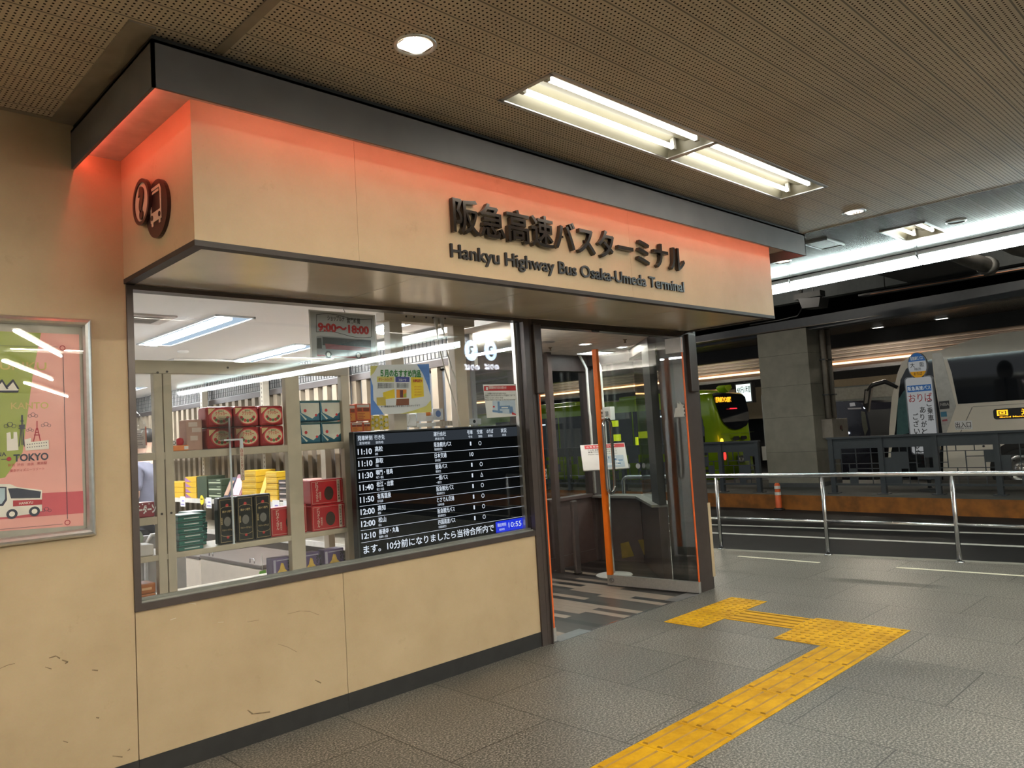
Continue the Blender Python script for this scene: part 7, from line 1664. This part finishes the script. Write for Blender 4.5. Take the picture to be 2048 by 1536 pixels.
mb = MB(); mb.box(LX - 0.125, LX - 0.112, -9.9, 23.9, 2.785, 2.83); mb.build('diffuser', E('warm_strip_diffuser', (1.0, 0.48, 0.20), L_WARM), t)
mb = MB(); mb.box(LX - 0.20, LX - 0.112, -9.9, 23.9, 2.765, 2.778); mb.build('tray', louv, t)

# ------------------------------------------------------------------ void fittings
t = thing('loudspeaker_box', 'dark speaker box on a bracket in the ceiling void beside the fascia end', 'speaker', (11.5, 1.83, 3.45))
mb = MB(); mb.plate([PX(*p, 11.5) for p in ((1596, 597), (1640, 594), (1637, 613), (1604, 617))], (0.35, 0, 0)); mb.build('box', black, t)
mb = MB(); a = PX(1618, 596, 11.6); mb.box(11.55, 11.75, a.y - 0.22, a.y + 0.25, a.z, a.z + 0.10); mb.tube([(11.65, a.y + 0.15, a.z + 0.1), (11.65, a.y + 0.15, 4.15)], 0.03, 8); mb.build('bracket', M('speaker_bracket', (0.10, 0.10, 0.095), 0.6), t)
mb = MB(); mb.tube([PX(1640, 588, 11.6), PX(1648, 592, 11.6), PX(1640, 600, 11.6)], 0.012, 6); mb.tube([PX(1604, 617, 11.6), PX(1595, 632, 11.6), PX(1560, 640, 11.6), PX(1500, 650, 11.6)], 0.012, 6); mb.build('cable', black, t)
pipeg = M('grimy_pipe', (0.11, 0.105, 0.095), 0.6, 0, 0.15)
for k, (pts, r, lb) in enumerate((([(1930, 516), (1975, 532)], 0.10, 'thick grey duct stub with elbow under the ceiling void near the cold tube band'), ([(2035, 494), (2060, 500), (2140, 488)], 0.11, 'grey duct bending out of view at the upper right of the void'))):
    P = [PX(px, py, 10.0 + 0.5 * i) for i, (px, py) in enumerate(pts)]
    t = thing('duct_pipe', lb, 'pipe', P[0])
    mb = MB(); mb.tube([P[0] + Vector((-0.8, 0.2, 0.80)), P[0] + Vector((-0.75, 0.19, 0.30)), P[0] + Vector((-0.6, 0.15, 0.12))] + P, r, 14); mb.build('duct', pipeg, t)
    mb = MB(); d = (P[-1] - P[-2]).normalized(); mb.tube([P[-1] - d * 0.06, P[-1] + d * 0.06], r * 1.25, 14); mb.build('flange', M('dark_flange', (0.06, 0.06, 0.055), 0.5), t)
t = thing('cable_tray', 'thin dark cable tray with pale copper edge hung above the slate beam', 'cable tray', (12.1, -0.5, 3.4))
mb = MB(); mb.box(11.95, 12.15, -3.4, 1.2, 3.47, 3.50); mb.mat(1).box(11.94, 11.96, -3.4, 1.0, 3.465, 3.475); mb.build('tray', [black, M('copper_edge', (0.35, 0.16, 0.08), 0.4, 0.5)], t)
mb = MB()
for y in (-3, -1.2, 0.8): mb.tube([(12.05, y, 3.5), (12.05, y, 4.15)], 0.008, 6)
mb.build('hanger_rod', black, t)

# ------------------------------------------------------------------ far bay: dark bus front, blue lettered bus, lit tariff sign, far walls
mb = MB(); mb.box(30, 30.3, -14, 40, -0.12, 4); struct(mb.build('wall_far', M('far_wall_dark', (0.05, 0.05, 0.05), 0.8), origin=(0, 0, 0)))
mb = MB(); mb.box(26.0, 26.2, -5, 26, 1.55, 2.75); struct(mb.build('wall_far_band', M('far_beige_band', (0.34, 0.28, 0.19), 0.7, 0, 0.05), origin=(0, 0, 0)))
t = thing('coach', 'dark coach front with pale number card seen between pillar and white coach', 'bus', (19, 3.2, -0.12))
DXF = 17.6
mb = MB(); q = [PX(*p, DXF) for p in ((1688, 802), (1704, 802), (1722, 806), (1733, 820), (1741, 862), (1740, 905), (1736, 985), (1640, 985), (1640, 806))]; mb.plate(q, (3.0, 0.0, 0)); mb.build('body', M('navy_black_paint', (0.012, 0.013, 0.02), 0.12), t)
mb = MB(); mb.plate([PX(*p, DXF - 0.01) for p in ((1699, 806), (1709, 805), (1711, 812), (1700, 813))], (0.004, 0, 0)); mb.mat(1).plate([PX(*p, DXF - 0.01) for p in ((1695, 816), (1722, 815), (1723, 818), (1696, 819))], (0.004, 0, 0)); mb.build('number_card', [M('card_pale_blue', (0.35, 0.38, 0.45), 0.5), M('grey_trim_line', (0.2, 0.2, 0.22), 0.4)], t)
mb = MB(); mb.plate([PX(*p, DXF - 0.012) for p in ((1722, 822), (1730, 824), (1736, 858), (1730, 872), (1724, 850))], (0.004, 0, 0)); mb.build('windscreen', M('coach_glass_glint', (0.06, 0.065, 0.055), 0.05), t)
for px, py in ((1697, 866), (1730, 815)):
    p = PX(px, py, DXF - 0.02); mb = MB(); mb.disc(p, (-1, 0, 0), 0.03, 0.02, 12); mb.build('marker_lamp', E('white_marker', (0.8, 0.88, 1.0), 0.6), t)
t = thing('coach', 'grey coach with blue lettering partly seen through the white coach cab', 'bus', (23, 5, -0.12))
mb = MB(); mb.box(22.0, 24.3, 1.0, 8.5, 0.2, 2.35, 0.1); mb.build('body', M('grey_teal_coach', (0.20, 0.22, 0.22), 0.35), t)
p = PX(1751, 828, 21.985); mb = MB(); mb.text('紀伊交通', p, YD, ZD, 0.25, 0.004, 0.02, width=1.3); mb.build('lettering', M('coach_blue_text', (0.05, 0.10, 0.35), 0.5), t)
mb = MB(); mb.box(21.985, 22.0, 1.2, 8.3, 1.95, 2.3); mb.mat(1).box(21.98, 21.99, 4.1, 4.55, 0.95, 1.15); mb.build('cant_panel', [M('coach_pale_band', (0.30, 0.30, 0.28), 0.4), M('panel_blue_white', (0.35, 0.45, 0.55), 0.4)], t)
t = thing('tariff_sign', 'lit white parking tariff sign above the green bus beside the pillar', 'sign', PX(1487, 800, 24.0))
a, b_ = PX(1472, 770, 24.0), PX(1503, 802, 24.0)
mb = MB(); mb.box(24.0, 24.25, b_.y - 0.05, a.y + 0.05, b_.z - 0.05, a.z + 0.05); mb.build('sign_case', dgrey, t)
mb = MB(); mb.box(23.99, 24.0, b_.y, a.y, b_.z, a.z); mb.build('sign_face', E('lit_white_sign', (0.85, 1.0, 0.95), 0.35), t)
mb = MB(); mb.text('400円/1時間', (23.985, a.y - 0.04, (a.z + b_.z) / 2 + 0.02), YD, ZD, 0.20, 0.004, 0.01, width=(a.y - b_.y) * 0.92); mb.build('lettering', M('sign_green_grey_text', (0.10, 0.16, 0.14), 0.5), t)
mb = MB(); mb.tube([(24.1, (a.y + b_.y) / 2, a.z), (24.1, (a.y + b_.y) / 2, 3.3)], 0.04, 8); mb.build('hanger', dgrey, t)
t = thing('bay_number_sign', 'white bay number sign half hidden behind the stone pillar', 'sign', PX(1533, 906, 17.0))
a, b_ = PX(1523, 893, 17.0), PX(1553, 920, 17.0)
mb = MB(); mb.box(17.0, 17.02, b_.y, a.y, b_.z, a.z); mb.mat(1).text('1', (16.998, a.y - 0.12, b_.z + 0.05), YD, ZD, 0.25, 0.002, 0.03); mb.build('board', [paper, ink], t)
mb = MB(); mb.tube([(17.03, (a.y + b_.y) / 2, -0.12), (17.03, (a.y + b_.y) / 2, a.z)], 0.03, 8); mb.build('post', dgrey, t)
t = thing('low_barrier', 'pale low wheel stop slab behind the fence between green bus and pillar', 'wheel stop', (17.5, 5.5, -0.12))
mb = MB(); mb.box(17.3, 17.7, 5.0, 6.3, -0.12, 0.10, 0.02); mb.build('slab', M('pale_concrete', (0.42, 0.42, 0.42), 0.7), t)

# unseen lamps added to brighten the bus bays and lane
for k, (x, y) in enumerate(((16.9, 3.2), (16.9, 8.0), (16.9, 13.0), (16.9, -1.5), (19.6, 8.5), (20.5, 2.5), (9.6, 7.5), (9.6, 3.2), (9.6, -1.2), (9.6, -5.6), (19.0, -3.0), (19.0, 15.0))):
    z = 3.26 if x > 15.8 else 4.1
    t = thing('bay_fill_light', 'tube light over the bus bays and lane, number %d of the unseen added fill lamps' % (k + 1), 'ceiling light', (x, y, z), 'bus bay fill lights')
    mb = MB(); mb.box(x - 0.06, x + 0.06, y - 0.62, y + 0.62, z, z + 0.05); mb.build('housing', housing, t)
    mb = MB(); mb.tube([(x, y - 0.58, z - 0.02), (x, y + 0.58, z - 0.02)], 0.018, 8); mb.build('tube', E('bay_fill_tube', (1.0, 0.88, 0.72), 62.0) if x > 15.8 else E('lane_fill_tube', (1.0, 0.92, 0.80), 54.0), t)

# platform sign across the passage, mirrored in the shop window; second copy added for the double image
for k, (px, lb) in enumerate(((948, 'hanging platform sign with round number, mirrored in the window nearer the hours sign'), (987, 'hanging platform sign with round number, copy added for the double image nearer the door'))):
    P = PY(px, 700, 3.2); ry = -3.2
    t = thing('platform_sign', lb, 'sign', (P.x, ry, P.z), 'platform signs behind the viewpoint')
    mb = MB(); mb.box(P.x - 0.13, P.x + 0.13, ry - 0.05, ry, P.z - 0.32, P.z + 0.2); mb.build('case', M('platform_sign_maroon', (0.16, 0.05, 0.05), 0.5), t)
    mb = MB(); mb.disc((P.x, ry, P.z), (0, 1, 0), 0.105, 0.004, 36, 0.13); mb.build('number_disc', E('sign_disc_glow', (0.55, 0.75, 1.0), 4.0), t)
    mb = MB(); mb.mat(0).text('3', (P.x, ry + 0.005, P.z - 0.075), (-1, 0, 0), ZD, 0.14, 0.003, 0.02, align='c'); mb.mat(1).text('のりば', (P.x, ry + 0.005, P.z - 0.24), (-1, 0, 0), ZD, 0.062, 0.003, 0.02, align='c'); mb.build('lettering', [ink, E('sign_text_glow', (0.80, 0.88, 1.0), 4.0)], t)
    for s_ in (-0.09, 0.09): mb = MB(); mb.tube([(P.x + s_, ry - 0.025, P.z + 0.2), (P.x + s_, ry - 0.025, H)], 0.01, 6); mb.build('hanger_rod', steel, t)
mb = MB(); mb.box(8.9, 60, -22.3, -22, -0.12, 4.15); mb.box(8.85, 8.95, -22.3, -16, -0.12, 4.15); struct(mb.build('wall_lane_block', M('lane_block_dark', (0.05, 0.05, 0.05), 0.8), origin=(0, 0, 0)))  # unseen wall added to keep background light out of the window reflections
# closing walls of the passage behind the viewpoint
mb = MB(); mb.box(-7.2, -7.0, -16, 0, 0, 3.3); mb.box(-7.2, 8.9, -16.2, -16, 0, 3.3)
struct(mb.build('wall_passage_end', M('passage_wall', (0.36, 0.33, 0.30), 0.7), origin=(0, 0, 0)))
